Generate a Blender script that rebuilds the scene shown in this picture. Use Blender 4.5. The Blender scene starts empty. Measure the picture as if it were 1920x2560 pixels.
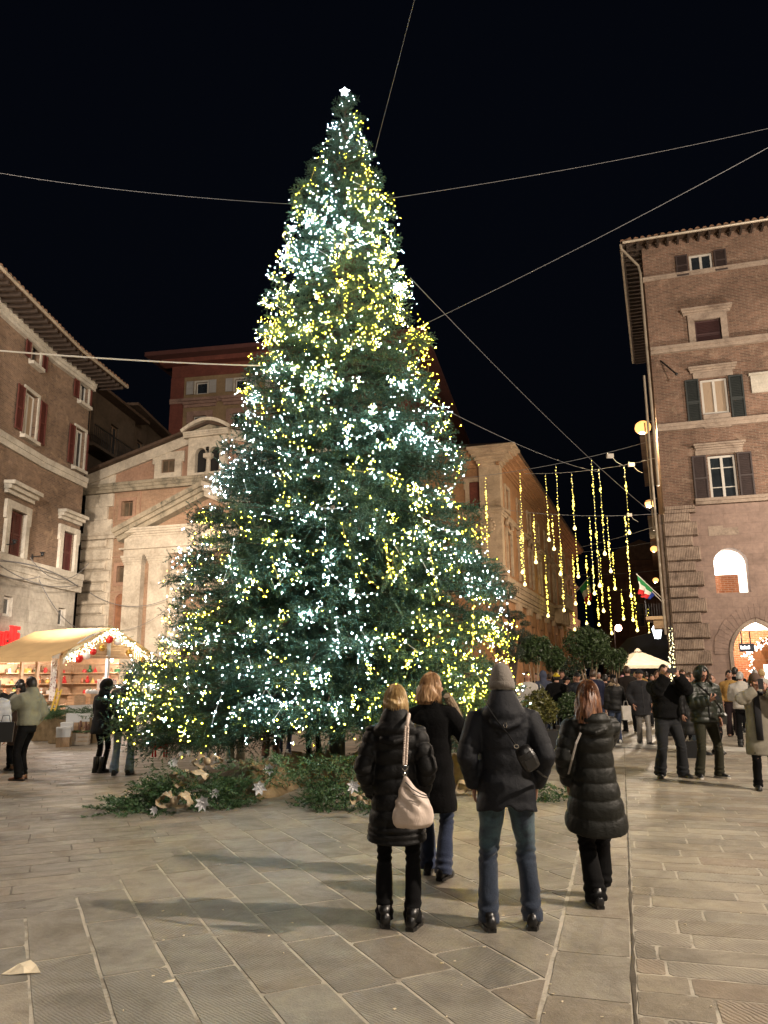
import bpy, bmesh, math, random
import numpy as np
from mathutils import Vector, Matrix, kdtree

# ------------------------------------------------------------------ camera, sky, lights
sc = bpy.context.scene
COL = sc.collection
R = math.radians
CAM_H = 1.68
PITCH, ROLL = 12.05, -0.5
cam_d = bpy.data.cameras.new('camera')
cam = bpy.data.objects.new('camera', cam_d)
COL.objects.link(cam)
cam_d.sensor_fit = 'VERTICAL'
cam_d.sensor_height = 32.0
cam_d.lens = 24.0
cam_d.clip_start = 0.1
cam_d.clip_end = 2000
CR = Matrix.Rotation(R(90 + PITCH), 3, 'X') @ Matrix.Rotation(R(ROLL), 3, 'Z')
cam.matrix_world = Matrix.Translation((0, 0, CAM_H)) @ CR.to_4x4()
sc.camera = cam
CP = Vector((0, 0, CAM_H))

world = bpy.data.worlds.new('World')
sc.world = world
world.use_nodes = True
wn = world.node_tree
bg = wn.nodes['Background']
sky = wn.nodes.new('ShaderNodeTexSky')
sky.sky_type = 'NISHITA'
sky.sun_disc = False
sky.sun_elevation = R(-4)
sky.sun_rotation = R(200)
mixs = wn.nodes.new('ShaderNodeMixRGB')
mixs.blend_type = 'MULTIPLY'
mixs.inputs[0].default_value = 1.0
mixs.inputs[2].default_value = (0.55, 0.75, 1.0, 1)
adds = wn.nodes.new('ShaderNodeMixRGB')
adds.blend_type = 'ADD'
adds.inputs[0].default_value = 1.0
adds.inputs[2].default_value = (0.014, 0.020, 0.040, 1)
wn.links.new(sky.outputs[0], mixs.inputs[1])
wn.links.new(mixs.outputs[0], adds.inputs[1])
wn.links.new(adds.outputs[0], bg.inputs[0])
bg.inputs[1].default_value = 0.06

sun_d = bpy.data.lights.new('moon', 'SUN')
sun_d.energy = 0.01
sun_d.angle = R(0.5)
sun_d.color = (0.8, 0.88, 1)
sun = bpy.data.objects.new('moon', sun_d)
sun.rotation_euler = (R(40), 0, R(30))
COL.objects.link(sun)


def lamp(name, loc, power, col, size=0.15, target=None, spot=None, blend=0.6):
    d = bpy.data.lights.new(name, 'SPOT' if spot else 'POINT')
    d.energy = power
    d.color = col
    d.shadow_soft_size = size
    if spot:
        d.spot_size = R(spot)
        d.spot_blend = blend
    o = bpy.data.objects.new(name, d)
    o.location = loc
    if target is not None:
        o.rotation_euler = (Vector(target) - Vector(loc)).to_track_quat('-Z', 'Y').to_euler()
    COL.objects.link(o)
    return o


WARM = (1.0, 0.835, 0.67)
WARM2 = (1.0, 0.76, 0.50)
NEUT = (1.0, 0.89, 0.76)
# floodlights of the square, mounted on the houses round it, plus one added fill light
lamp('flood_or_fill_light', (15, 1.5, 12), 20500, WARM, 0.14)
lamp('flood_or_fill_light', (-6.5, -2, 10), 21000, NEUT, 0.3, target=(-13, 27, 11), spot=64, blend=.8)
lamp('flood_or_fill_light', (5, -14, 13), 3600, NEUT, 0.3)  # added fill light from behind the camera
lamp('flood_or_fill_light', (-12.6, 17, 9.5), 2600, WARM, 0.3)
lamp('flood_or_fill_light', (-9.6, 20.5, 5.6), 10000, WARM, 0.25, target=(-10, 36, 3.5), spot=62)
lamp('flood_or_fill_light', (19, 24, 9), 3200, WARM, 0.3)

sc.view_settings.view_transform = 'Standard'
sc.view_settings.look = 'None'
sc.view_settings.exposure = 0
sc.view_settings.gamma = 1
sc.view_settings.use_curve_mapping = False
cy = sc.cycles
cy.use_denoising = True
cy.max_bounces = 5
cy.diffuse_bounces = 2
cy.glossy_bounces = 2
cy.transmission_bounces = 3
cy.transparent_max_bounces = 4
cy.sample_clamp_indirect = 3.0
cy.caustics_reflective = False
cy.caustics_refractive = False
cy.use_light_tree = True

# ------------------------------------------------------------------ helpers


def ray(px, py):
    v = CR @ Vector(((px - 960) / 1920, (1280 - py) / 1920, -1))
    return v


def at(px, py, Y):
    v = ray(px, py)
    return CP + v * (Y / v.y)


def gnd(px, py, z=0.0):
    v = ray(px, py)
    return CP + v * ((z - CAM_H) / v.z)


def xat(px, Y, py=1690):
    return at(px, py, Y).x


class MB:
    def __init__(s):
        s.v = []
        s.f = []

    def add(s, vs, fs):
        o = len(s.v)
        s.v.extend([tuple(p) for p in vs])
        s.f.extend([tuple(i + o for i in f) for f in fs])
        return s

    def box(s, x0, x1, y0, y1, z0, z1):
        return s.add([(x0, y0, z0), (x1, y0, z0), (x1, y1, z0), (x0, y1, z0), (x0, y0, z1), (x1, y0, z1), (x1, y1, z1), (x0, y1, z1)],
                     [(0, 3, 2, 1), (4, 5, 6, 7), (0, 1, 5, 4), (1, 2, 6, 5), (2, 3, 7, 6), (3, 0, 4, 7)])

    def obox(s, M4, sx, sy, sz):
        vs = [M4 @ Vector((a * sx / 2, b * sy / 2, c * sz / 2)) for c in (-1, 1) for b in (-1, 1) for a in (-1, 1)]
        return s.add(vs, [(0, 2, 3, 1), (4, 5, 7, 6), (0, 1, 5, 4), (1, 3, 7, 5), (3, 2, 6, 7), (2, 0, 4, 6)])

    def bar(s, p, q, w, h=None, up=(0, 0, 1)):
        p = Vector(p); q = Vector(q); d = q - p
        L = d.length
        if L < 1e-6:
            return s
        d.normalize(); up = Vector(up)
        if abs(d.dot(up)) > .98:
            up = Vector((1, 0, 0))
        a = d.cross(up).normalized(); b = a.cross(d)
        M4 = Matrix((a, d, b)).transposed().to_4x4()
        M4.translation = (p + q) / 2
        return s.obox(M4, w, L, h or w)

    def loft(s, rings, cap0=True, cap1=True, closed=True):
        n = len(rings[0]); o = len(s.v)
        for r in rings:
            s.v.extend([tuple(p) for p in r])
        m = n if closed else n - 1
        for i in range(len(rings) - 1):
            for j in range(m):
                k = (j + 1) % n
                s.f.append((o + i * n + j, o + i * n + k, o + (i + 1) * n + k, o + (i + 1) * n + j))
        if cap0 and closed:
            s.f.append(tuple(o + j for j in reversed(range(n))))
        if cap1 and closed:
            e = o + (len(rings) - 1) * n
            s.f.append(tuple(e + j for j in range(n)))
        return s

    def tube(s, path, rad, n=8, cap=True, flat=1.0):
        P = [Vector(p) for p in path]
        m = len(P)
        if not hasattr(rad, '__len__'):
            rad = [rad] * m
        rings = []
        up = None
        for i in range(m):
            t = (P[min(i + 1, m - 1)] - P[max(i - 1, 0)])
            if t.length < 1e-9:
                t = Vector((0, 0, 1))
            t.normalize()
            if up is None:
                up = Vector((0, 0, 1)) if abs(t.z) < .9 else Vector((0, 1, 0))
            a = t.cross(up)
            if a.length < 1e-4:
                a = t.cross(Vector((1, 0, 0)))
            a.normalize(); b = a.cross(t).normalized(); up = b
            r = rad[i]
            rx, ry = (r if hasattr(r, '__len__') else (r, r * flat))
            rings.append([P[i] + a * (rx * math.cos(2 * math.pi * j / n)) + b * (ry * math.sin(2 * math.pi * j / n)) for j in range(n)])
        return s.loft(rings, cap, cap)

    def ball(s, c, r, n=8, m=6, sc_=(1, 1, 1), M3=None):
        c = Vector(c); rings = []
        o = len(s.v)
        for i in range(1, m):
            th = math.pi * i / m
            ring = []
            for j in range(n):
                a = 2 * math.pi * j / n
                p = Vector((r * sc_[0] * math.sin(th) * math.cos(a), r * sc_[1] * math.sin(th) * math.sin(a), -r * sc_[2] * math.cos(th)))
                if M3:
                    p = M3 @ p
                ring.append(c + p)
            rings.append(ring)
        b = Vector((0, 0, -r * sc_[2])); t = Vector((0, 0, r * sc_[2]))
        if M3:
            b = M3 @ b; t = M3 @ t
        s.loft(rings, False, False)
        k = len(s.v)
        s.v.append(tuple(c + b)); s.v.append(tuple(c + t))
        e = o + (m - 2) * n
        for j in range(n):
            jj = (j + 1) % n
            s.f.append((k, o + jj, o + j))
            s.f.append((k + 1, e + j, e + jj))
        return s

    def poly(s, pts, z0, z1):
        n = len(pts)
        return s.loft([[(p[0], p[1], z0) for p in pts], [(p[0], p[1], z1) for p in pts]])

    def prism_y(s, pts, y0, y1):
        """polygon in x,z extruded along y"""
        return s.loft([[(p[0], y1, p[1]) for p in pts], [(p[0], y0, p[1]) for p in pts]])

    def mesh(s, name, smooth=False):
        me = bpy.data.meshes.new(name)
        me.from_pydata(s.v, [], s.f)
        if smooth:
            me.shade_smooth()
        me.update()
        return me


def link(name, me, m=None, parent=None, kind=None, label=None, cat=None, group=None, loc=None):
    o = bpy.data.objects.new(name, me)
    COL.objects.link(o)
    if m is not None and me is not None and not me.materials:
        me.materials.append(m)
    if parent is not None:
        o.parent = parent
    if loc is not None:
        o.location = loc
    tag(o, label, cat, group, kind)
    return o


def tag(o, label=None, cat=None, group=None, kind=None):
    if label: o['label'] = label
    if cat: o['category'] = cat
    if group: o['group'] = group
    if kind: o['kind'] = kind
    return o


def part(name, mb, m, parent, kind=None, smooth=False, label=None, loc=None):
    return link(name, mb.mesh(name, smooth), m, parent, kind, label, loc=loc)


def empty(name, loc=(0, 0, 0), rz=0, label=None, cat=None, group=None, kind=None):
    o = bpy.data.objects.new(name, None)
    o.empty_display_size = .1
    o.location = loc
    o.rotation_euler = (0, 0, rz)
    COL.objects.link(o)
    return tag(o, label, cat, group, kind)


def copy_tree(o, loc=None, rz=None, scale=None, parent=None, label=None):
    c = o.copy()
    COL.objects.link(c)
    if parent: c.parent = parent
    if loc is not None: c.location = loc
    if rz is not None: c.rotation_euler = (0, 0, rz)
    if scale is not None: c.scale = (scale,) * 3
    if label: c['label'] = label
    for ch in CH.get(o.name, []):
        d = ch.copy(); COL.objects.link(d); d.parent = c
        for g in CH.get(ch.name, []):
            e = g.copy(); COL.objects.link(e); e.parent = d
    return c


CH = {}


def index_children(*roots):
    for r in roots:
        ks = [x for x in bpy.data.objects if x.parent == r]
        CH[r.name] = ks
        for k in ks:
            CH[k.name] = [x for x in bpy.data.objects if x.parent == k]


# ------------------------------------------------------------------ materials
class NT:
    def __init__(s, name):
        s.m = bpy.data.materials.new(name)
        s.m.use_nodes = True
        s.t = s.m.node_tree
        s.b = s.t.nodes['Principled BSDF']

    def n(s, ty, **kw):
        nd = s.t.nodes.new('ShaderNode' + ty)
        for k, v in kw.items():
            if k.startswith('_'):
                setattr(nd, k[1:], v)
            else:
                nd.inputs[k.replace('__', ' ')].default_value = v
        return nd

    def l(s, a, b):
        s.t.links.new(a, b)

    def ramp(s, src, stops):
        r = s.t.nodes.new('ShaderNodeValToRGB')
        e = r.color_ramp.elements
        while len(e) > 1:
            e.remove(e[-1])
        e[0].position = stops[0][0]; e[0].color = c4(stops[0][1])
        for p, c in stops[1:]:
            k = e.new(p); k.color = c4(c)
        s.l(src, r.inputs[0])
        return r.outputs[0]

    def mix(s, fac, a, b, mode='MIX'):
        x = s.t.nodes.new('ShaderNodeMixRGB'); x.blend_type = mode
        for i, v in enumerate((fac, a, b)):
            if hasattr(v, 'links'):
                s.l(v, x.inputs[i])
            elif i == 0:
                x.inputs[0].default_value = v
            else:
                x.inputs[i].default_value = c4(v)
        return x.outputs[0]

    def math(s, op, a, b=0.0, clamp=False):
        x = s.t.nodes.new('ShaderNodeMath'); x.operation = op; x.use_clamp = clamp
        for i, v in enumerate((a, b)):
            if hasattr(v, 'links'):
                s.l(v, x.inputs[i])
            else:
                x.inputs[i].default_value = v
        return x.outputs[0]

    def coords(s, scale=(1, 1, 1), rot=(0, 0, 0), space='Object'):
        tc = s.t.nodes.new('ShaderNodeTexCoord')
        mp = s.t.nodes.new('ShaderNodeMapping')
        mp.inputs['Scale'].default_value = scale
        mp.inputs['Rotation'].default_value = rot
        if space == 'World':
            g = s.t.nodes.new('ShaderNodeNewGeometry')
            s.l(g.outputs['Position'], mp.inputs[0])
        else:
            s.l(tc.outputs[space], mp.inputs[0])
        return mp.outputs[0]

    def noise(s, vec, scale, detail=3, rough=.6, dist=0.0):
        x = s.n('TexNoise', Scale=scale, Detail=detail, Roughness=rough, Distortion=dist)
        s.l(vec, x.inputs['Vector'])
        return x.outputs[0]

    def bump(s, h, strength=.3, dist=.02):
        x = s.n('Bump', Strength=strength, Distance=dist)
        s.l(h, x.inputs['Height'])
        s.l(x.outputs[0], s.b.inputs['Normal'])


def c4(c):
    return (c[0], c[1], c[2], 1) if len(c) == 3 else tuple(c)


def mul(c, k):
    return tuple(x * k for x in c[:3])


_mats = {}


def mat(name, col, rough=.7, var=.18, scale=3.0, bump=0.0, bscale=40, metal=0, sheen=0, spec=.5, coat=0, stretch=(1, 1, 1), detail=4):
    if name in _mats:
        return _mats[name]
    N = NT(name)
    v = N.coords(stretch)
    if var > 0:
        f = N.noise(v, scale, detail)
        N.l(N.ramp(f, [(.3, mul(col, 1 - var)), (.7, mul(col, 1 + var))]), N.b.inputs['Base Color'])
    else:
        N.b.inputs['Base Color'].default_value = c4(col)
    N.b.inputs['Roughness'].default_value = rough
    N.b.inputs['Metallic'].default_value = metal
    N.b.inputs['Specular IOR Level'].default_value = spec
    N.b.inputs['Sheen Weight'].default_value = sheen
    N.b.inputs['Coat Weight'].default_value = coat
    if bump:
        N.bump(N.noise(v, bscale, 4), bump, .02)
    _mats[name] = N.m
    return N.m


def emit(name, col, strength, base=(0.8, 0.8, 0.8)):
    if name in _mats:
        return _mats[name]
    N = NT(name)
    N.b.inputs['Base Color'].default_value = c4(base)
    N.b.inputs['Emission Color'].default_value = c4(col)
    N.b.inputs['Emission Strength'].default_value = strength
    _mats[name] = N.m
    return N.m


def brick_mat(name, c1, c2, mortar, w=.26, h=.065, msize=.012, stain=(.5, .75), bump=.5, stains=1.0, rough=.88, light=None):
    """bricks or ashlar laid in the local x,z plane of a wall"""
    N = NT(name)
    tc = N.t.nodes.new('ShaderNodeTexCoord')
    sp = N.t.nodes.new('ShaderNodeSeparateXYZ'); N.l(tc.outputs['Object'], sp.inputs[0])
    cb = N.t.nodes.new('ShaderNodeCombineXYZ')
    # use whichever of x / y runs along the wall
    gx = N.math('ADD', sp.outputs[0], sp.outputs[1])
    N.l(gx, cb.inputs[0]); N.l(sp.outputs[2], cb.inputs[1])
    nz = N.n('TexNoise', Scale=1.2, Detail=3.0)
    N.l(tc.outputs['Object'], nz.inputs['Vector'])
    wv = N.t.nodes.new('ShaderNodeVectorMath'); wv.operation = 'SCALE'; wv.inputs[3].default_value = .035
    N.l(nz.outputs[1], wv.inputs[0])
    av = N.t.nodes.new('ShaderNodeVectorMath'); N.l(cb.outputs[0], av.inputs[0]); N.l(wv.outputs[0], av.inputs[1])
    b = N.t.nodes.new('ShaderNodeTexBrick')
    b.inputs['Scale'].default_value = 1
    b.inputs['Brick Width'].default_value = w
    b.inputs['Row Height'].default_value = h
    b.inputs['Mortar Size'].default_value = msize
    b.inputs['Mortar Smooth'].default_value = .4
    b.inputs['Bias'].default_value = 0
    b.inputs['Color1'].default_value = c4(c1); b.inputs['Color2'].default_value = c4(c2); b.inputs['Mortar'].default_value = c4(mortar)
    N.l(av.outputs[0], b.inputs['Vector'])
    big = N.noise(tc.outputs['Object'], .55, 5, .65, .6)
    st = N.ramp(big, [(.32, (stain[0],) * 3), (.62, (1, 1, 1))])
    c = N.mix(stains, b.outputs[0], st, 'MULTIPLY')
    med = N.noise(tc.outputs['Object'], 5, 5, .7)
    c = N.mix(.6, c, N.ramp(med, [(.3, (.62, .60, .58)), (.7, (1.25, 1.2, 1.15))]), 'MULTIPLY')
    if light:
        pt = N.noise(tc.outputs['Object'], 1.7, 6, .7, 1.0)
        pf = N.ramp(pt, [(.56, (0, 0, 0)), (.66, (1, 1, 1))])
        c = N.mix(N.math('MULTIPLY', pf, .6), c, light)
    N.l(c, N.b.inputs['Base Color'])
    N.b.inputs['Roughness'].default_value = rough
    N.b.inputs['Specular IOR Level'].default_value = .2
    fine = N.noise(tc.outputs['Object'], 24, 4)
    hgt = N.math('ADD', N.math('MULTIPLY', N.math('SUBTRACT', 1.0, b.outputs[1]), .8), N.math('MULTIPLY', fine, .5))
    N.bump(hgt, bump, .02)
    return N.m


def stone_mat(name, col, dark, scale=1.6, rough=.85, bump=.4, pits=True):
    N = NT(name)
    v = N.coords()
    a = N.noise(v, scale, 6, .68, .5)
    c = N.ramp(a, [(.3, dark), (.48, mul(col, .85)), (.7, mul(col, 1.12))])
    g = N.noise(v, scale * 9, 5, .7)
    c = N.mix(.5, c, N.ramp(g, [(.3, (.6, .58, .55)), (.65, (1.15, 1.13, 1.1))]), 'MULTIPLY')
    N.l(c, N.b.inputs['Base Color'])
    N.b.inputs['Roughness'].default_value = rough
    N.b.inputs['Specular IOR Level'].default_value = .25
    N.bump(N.math('ADD', N.noise(v, 18, 5, .7), N.math('MULTIPLY', a, 1.5)), bump, .03)
    return N.m


def glass_mat(name, tint=(.02, .025, .03), rough=.08):
    return mat(name, tint, rough=rough, var=.3, scale=1.5, spec=.9)


# ------------------------------------------------------------------ paving
GS = Vector((.30, 1, 0)).normalized()      # direction of the kerb band and the street
rg = random.Random(11)


def paving_mat(name, base, ang, groove_pitch=.022):
    N = NT(name)
    at_ = N.t.nodes.new('ShaderNodeAttribute'); at_.attribute_name = 'tone'
    sp = N.t.nodes.new('ShaderNodeSeparateXYZ'); N.l(at_.outputs['Vector'], sp.inputs[0])
    W = N.coords((1, 1, 1), (0, 0, 0), 'World')
    off = N.t.nodes.new('ShaderNodeVectorMath'); off.operation = 'ADD'
    sc3 = N.t.nodes.new('ShaderNodeVectorMath'); sc3.operation = 'SCALE'; sc3.inputs[3].default_value = 31.0
    N.l(at_.outputs['Vector'], sc3.inputs[0]); N.l(W, off.inputs[0]); N.l(sc3.outputs[0], off.inputs[1])
    tone = N.ramp(sp.outputs[0], [(0, mul(base, .80)), (.35, mul(base, .93)), (.7, mul(base, 1.05)), (1, mul(base, 1.14))])
    hue = N.ramp(sp.outputs[2], [(0, (1.04, .99, .93)), (.5, (1, 1, 1)), (.78, (.98, .99, .99)), (1, (1.09, .98, .91))])
    c = N.mix(1, tone, hue, 'MULTIPLY')
    big = N.noise(off.outputs[0], 2.3, 6, .7, .8)
    c = N.mix(.75, c, N.ramp(big, [(.3, (.68, .66, .64)), (.5, (.98, .98, .98)), (.72, (1.2, 1.18, 1.14))]), 'MULTIPLY')
    fine = N.noise(W, 95, 5, .75)
    c = N.mix(.55, c, N.ramp(fine, [(.32, (.66, .65, .63)), (.62, (1.18, 1.17, 1.15))]), 'MULTIPLY')
    blot = N.noise(W, .9, 6, .68, .6)
    c = N.mix(.95, c, N.ramp(blot, [(.34, (.62, .61, .61)), (.5, (.95, .95, .95)), (.64, (1.14, 1.13, 1.1))]), 'MULTIPLY')
    spots = N.n('TexVoronoi', Scale=5.0); N.l(W, spots.inputs['Vector'])
    c = N.mix(N.ramp(spots.outputs['Distance'], [(.018, (.75, .75, .75)), (.05, (0, 0, 0))]), c, (.05, .045, .04))
    N.l(c, N.b.inputs['Base Color'])
    N.l(N.ramp(big, [(.3, (.66,) * 3), (.5, (.5,) * 3), (.7, (.34,) * 3)]), N.b.inputs['Roughness'])
    N.b.inputs['Specular IOR Level'].default_value = .4
    # chiselled grooves, only on the slabs that have them
    Wr = N.coords((1, 1, 1), (0, 0, ang), 'World')
    wv = N.n('TexWave', Scale=.314 / groove_pitch, Distortion=4.5, Detail=2.5)
    wv.inputs['Detail Scale'].default_value = .8
    N.l(Wr, wv.inputs['Vector'])
    wearn = N.noise(off.outputs[0], 3.1, 4, .65)
    wear = N.ramp(wearn, [(.42, (0, 0, 0)), (.58, (1, 1, 1))])
    gr = N.math('MULTIPLY', N.math('MULTIPLY', N.math('POWER', wv.outputs['Fac'], .6), sp.outputs[1]), N.mix(.45, wear, (1, 1, 1)))
    rough_h = N.math('MULTIPLY', N.noise(off.outputs[0], 9, 6, .72, .4), 1.1)
    hgt = N.math('ADD', N.math('MULTIPLY', gr, .75), N.math('ADD', rough_h, N.math('MULTIPLY', fine, .35)))
    N.bump(hgt, .72, .015)
    N.l(N.mix(N.math('MULTIPLY', gr, .30), c, mul(base, 1.3)), N.b.inputs['Base Color'])  # groove shading also goes into the colour, as lighter ridges
    return N.m


def clip_poly(P, p0, nrm):
    """keep the side where (p-p0).nrm >= 0"""
    out = []
    m = len(P)
    for i in range(m):
        a, b = P[i], P[(i + 1) % m]
        da = (a[0] - p0[0]) * nrm[0] + (a[1] - p0[1]) * nrm[1]
        db = (b[0] - p0[0]) * nrm[0] + (b[1] - p0[1]) * nrm[1]
        if da >= 0: out.append(a)
        if da * db < 0:
            t = da / (da - db)
            out.append((a[0] + (b[0] - a[0]) * t, a[1] + (b[1] - a[1]) * t))
    return out


def area(P):
    return abs(sum(P[i][0] * P[(i + 1) % len(P)][1] - P[(i + 1) % len(P)][0] * P[i][1] for i in range(len(P)))) / 2


def slab_geo(P, top, ch=.0016, depth=.05, tilt=.002):
    # drop near-duplicate points
    Q = []
    for p in P:
        if not Q or (Vector(p) - Vector(Q[-1])).length > .012:
            Q.append(p)
    if len(Q) > 2 and (Vector(Q[0]) - Vector(Q[-1])).length <= .012: Q.pop()
    if len(Q) < 3: return None
    s = sum(Q[i][0] * Q[(i + 1) % len(Q)][1] - Q[(i + 1) % len(Q)][0] * Q[i][1] for i in range(len(Q)))
    if s < 0: Q.reverse()
    cx = sum(p[0] for p in Q) / len(Q); cyy = sum(p[1] for p in Q) / len(Q)
    tx, ty = rg.uniform(-tilt, tilt), rg.uniform(-tilt, tilt)
    # wear the outline: chipped corners and wavering edges on the near slabs
    if cyy < 9:
        E = []
        for i in range(len(Q)):
            a, b = Vector(Q[i]), Vector(Q[(i + 1) % len(Q)]); L = (b - a).length; e = b - a
            if L < .12: E.append(tuple(a)); continue
            c_ = rg.uniform(.008, .03) / L; nrm_ = Vector((-e.y, e.x)) / L
            for t in (c_, .3, .55, .8, 1 - rg.uniform(.008, .03) / L): E.append(tuple(a + e * t + nrm_ * rg.uniform(-.0015, .0055)))
        Q = E
    Q = [(p[0] + rg.uniform(-.0015, .0015), p[1] + rg.uniform(-.0015, .0015)) for p in Q]
    def ring(k, z):
        out = []
        for p in Q:
            d = Vector((cx - p[0], cyy - p[1])); L = max(d.length, .02)
            d = d / L * min(k, L * .4)
            out.append((p[0] + d.x, p[1] + d.y, top + z + (p[0] - cx) * tx * 2 + (p[1] - cyy) * ty * 2))
        return out
    return [ring(0, -depth), ring(0, -ch), ring(ch * 1.3, 0)]


def add_tone(me, tones):
    a = me.attributes.new('tone', 'FLOAT_COLOR', 'FACE')
    a.data.foreach_set('color', np.array(tones, dtype=np.float32).ravel())


def lay(name, label, origin, ang_len, width, lens, region, mats, rowstart=None, top=0.0, joint=.014, groove=.4,
        rows=(-40, 40), span=(-40, 40), jitterw=0.0, far=32, tilt=.0004):
    """rows of slabs: rows run along ang_len; region = list of (point, inward normal)"""
    d = Vector((math.cos(ang_len), math.sin(ang_len)))
    nrm = Vector((-d.y, d.x))
    O = Vector(origin)
    root = empty(name, (0, 0, 0), 0, label, None, None, 'structure')
    slabs = []
    y = rows[0] * width
    ri = 0
    while y < rows[1] * width:
        w = width * (1 + rg.uniform(-jitterw, jitterw))
        x = span[0] + rg.uniform(0, lens[1])
        if rowstart is not None:
            x = rowstart(y + w / 2)
        while x < span[1]:
            L = rg.uniform(*lens)
            P = [(x + joint / 2, y + joint / 2), (x + L - joint / 2, y + joint / 2), (x + L - joint / 2, y + w - joint / 2), (x + joint / 2, y + w - joint / 2)]
            x += L
            P = [tuple(O + d * a + nrm * b) for a, b in P]
            cxy = sum(p[0] for p in P) / 4, sum(p[1] for p in P) / 4
            if cxy[1] < 2.2 or cxy[1] > far or abs(cxy[0]) > cxy[1] * .62 + 2.2:
                continue
            for p0, nn in region:
                P = clip_poly(P, p0, nn)
                if len(P) < 3: break
            if len(P) < 3 or area(P) < .004: continue
            slabs.append((cxy[1], P))
        y += w; ri += 1
    slabs.sort(key=lambda t: t[0])
    rest = MB(); tones = []
    for i, (dist, P) in enumerate(slabs):
        z = top + rg.uniform(-.0006, .0014)
        g = slab_geo(P, z, tilt=tilt)
        if g is None: continue
        t = (rg.random(), (rg.uniform(.5, 1) * (.5 if groove < .45 else 1) if rg.random() < groove else rg.uniform(0, .08)), rg.random(), 1)
        if i < 296:
            m = MB(); m.loft(g, False, True)
            me = m.mesh('slab'); add_tone(me, [t] * len(me.polygons))
            link('slab', me, mats, root)
        else:
            k = len(rest.f); rest.loft(g, False, True); tones += [t] * (len(rest.f) - k)
    if rest.f:
        me = rest.mesh('far_slabs'); add_tone(me, tones)
        link('far_slabs', me, mats, root, 'stuff')
    return root


def V2(v): return Vector((v[0], v[1]))


bl = V2(gnd(1442, 2147)); br = V2(gnd(1577, 2250))
gs = V2(GS); gn = Vector((gs.y, -gs.x))       # to the right of the street direction
b1 = V2(gnd(330, 2138))
s1 = Vector((.275, 1)).normalized(); n1 = Vector((s1.y, -s1.x))
ang1 = math.atan2(1, -.4786)                   # rows of the middle field run away to the left
a_cross = math.atan2(.42, 1)
BASE = (.262, .245, .212)
m_p1 = paving_mat('pavement_grey_brown', BASE, R(-47), .02)
m_p2 = paving_mat('pavement_worn', (.25, .23, .202), a_cross + R(80))
m_p3 = paving_mat('pavement_warm', (.31, .282, .236), R(-20), .028)
m_mort = mat('mortar', (.50, .44, .34), .9, .3, 6, .4, 60)
m_dark = mat('joint_dirt', (.10, .085, .065), .95, .3, 6, .3, 60)

g = MB(); g.add([(-300, -120, -.0024), (300, -120, -.0024), (300, 500, -.0024), (-300, 500, -.0024)], [(0, 1, 2, 3)])
NG = NT('ground_stone')
W = NG.coords((1, 1, 1), (0, 0, 0), 'World')
NG.l(NG.mix(.9, (.50, .46, .39), NG.ramp(NG.noise(W, 3, 6, .7), [(.36, (.42, .40, .37)), (.5, (.9, .9, .88)), (.7, (1.15, 1.12, 1.1))]), 'MULTIPLY'), NG.b.inputs['Base Color'])
NG.b.inputs['Roughness'].default_value = .8
NG.bump(NG.noise(W, 30, 5), .4, .02)
link('ground', g.mesh('ground'), NG.m, None, 'structure', 'pale mortar bed and far paving of the whole square')

d1 = Vector((math.cos(ang1), math.sin(ang1))); nn1 = Vector((-d1.y, d1.x))


def start1(y):
    # where the row meets the stepped edge of the middle field (walking from the far left end towards the camera)
    o = V2(gnd(800, 2300)) + nn1 * y
    # o + d1*t on line b1 + s1*k
    A = Matrix(((d1.x, -s1.x), (d1.y, -s1.y)))
    r = A.inverted() @ (b1 - o)
    return r[0]


# middle field: rows run from the stepped edge towards the camera, so walk along -d1
def lay_field():
    d = -d1; ang = math.atan2(d.y, d.x)
    O = V2(gnd(800, 2300))
    nn = Vector((-d.y, d.x))
    def st(y):
        o = O + nn * y
        A = Matrix(((d.x, -s1.x), (d.y, -s1.y)))
        return (A.inverted() @ (b1 - o))[0]
    lay('pavement', 'middle field of grey brown paving slabs laid in diagonal rows with pale joints', O, ang, .375, (.62, 1.12),
        [((bl - gn * .012), -gn)], m_p1, rowstart=st, rows=(-60, 60), span=(-60, 60), top=.0005, joint=.016, groove=.38, far=30)


lay_field()
m_p2_lay = lay('pavement', 'worn dark paving on the left laid in narrow ragged courses', b1, a_cross, .255, (.7, 1.6),
               [((b1 + n1 * .42), -n1)], m_p2, groove=.05, rows=(-60, 120), span=(-45, 45), top=.001, joint=.010, jitterw=.22, far=34, tilt=.0009)
lay('pavement', 'straight band of single wide slabs running up the square towards the street', br - gn * 0.0, math.atan2(gs.y, gs.x), 1.2, (.55, .95),
    [(bl + gn * .012, gn), (br - gn * .016, -gn)], m_p3, rows=(-1, 2), span=(-12, 45), top=.001, joint=.007, groove=.08, far=40)
lay('pavement', 'warm paving on the right in cross courses with diagonal chisel grooves', br, math.atan2(gn.y, gn.x), .285, (.6, 1.15),
    [(br + gn * .014, gn)], m_p3, rows=(-60, 120), span=(-2.5, 40), top=0, joint=.014, groove=.55, jitterw=.15, far=36)

jd = MB(); A_, B_ = [], []
for i in range(120):
    q = br + gs * (-2.4 + i * .16); near = max(0, 1 - max(q.y - 5, 0) / 5)
    wl, wr = .004 + .022 * near * rg.random() ** 3, .004 + .016 * near * rg.random() ** 2
    A_.append((q.x - gn.x * wl, q.y - gn.y * wl, .0035)); B_.append((q.x + gn.x * wr, q.y + gn.y * wr, .0035))
jd.loft([A_, B_], False, False, closed=False)
part('joint', jd, m_dark, None, 'structure', label='dark dirt filled joint along the right side of the slab band')

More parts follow.
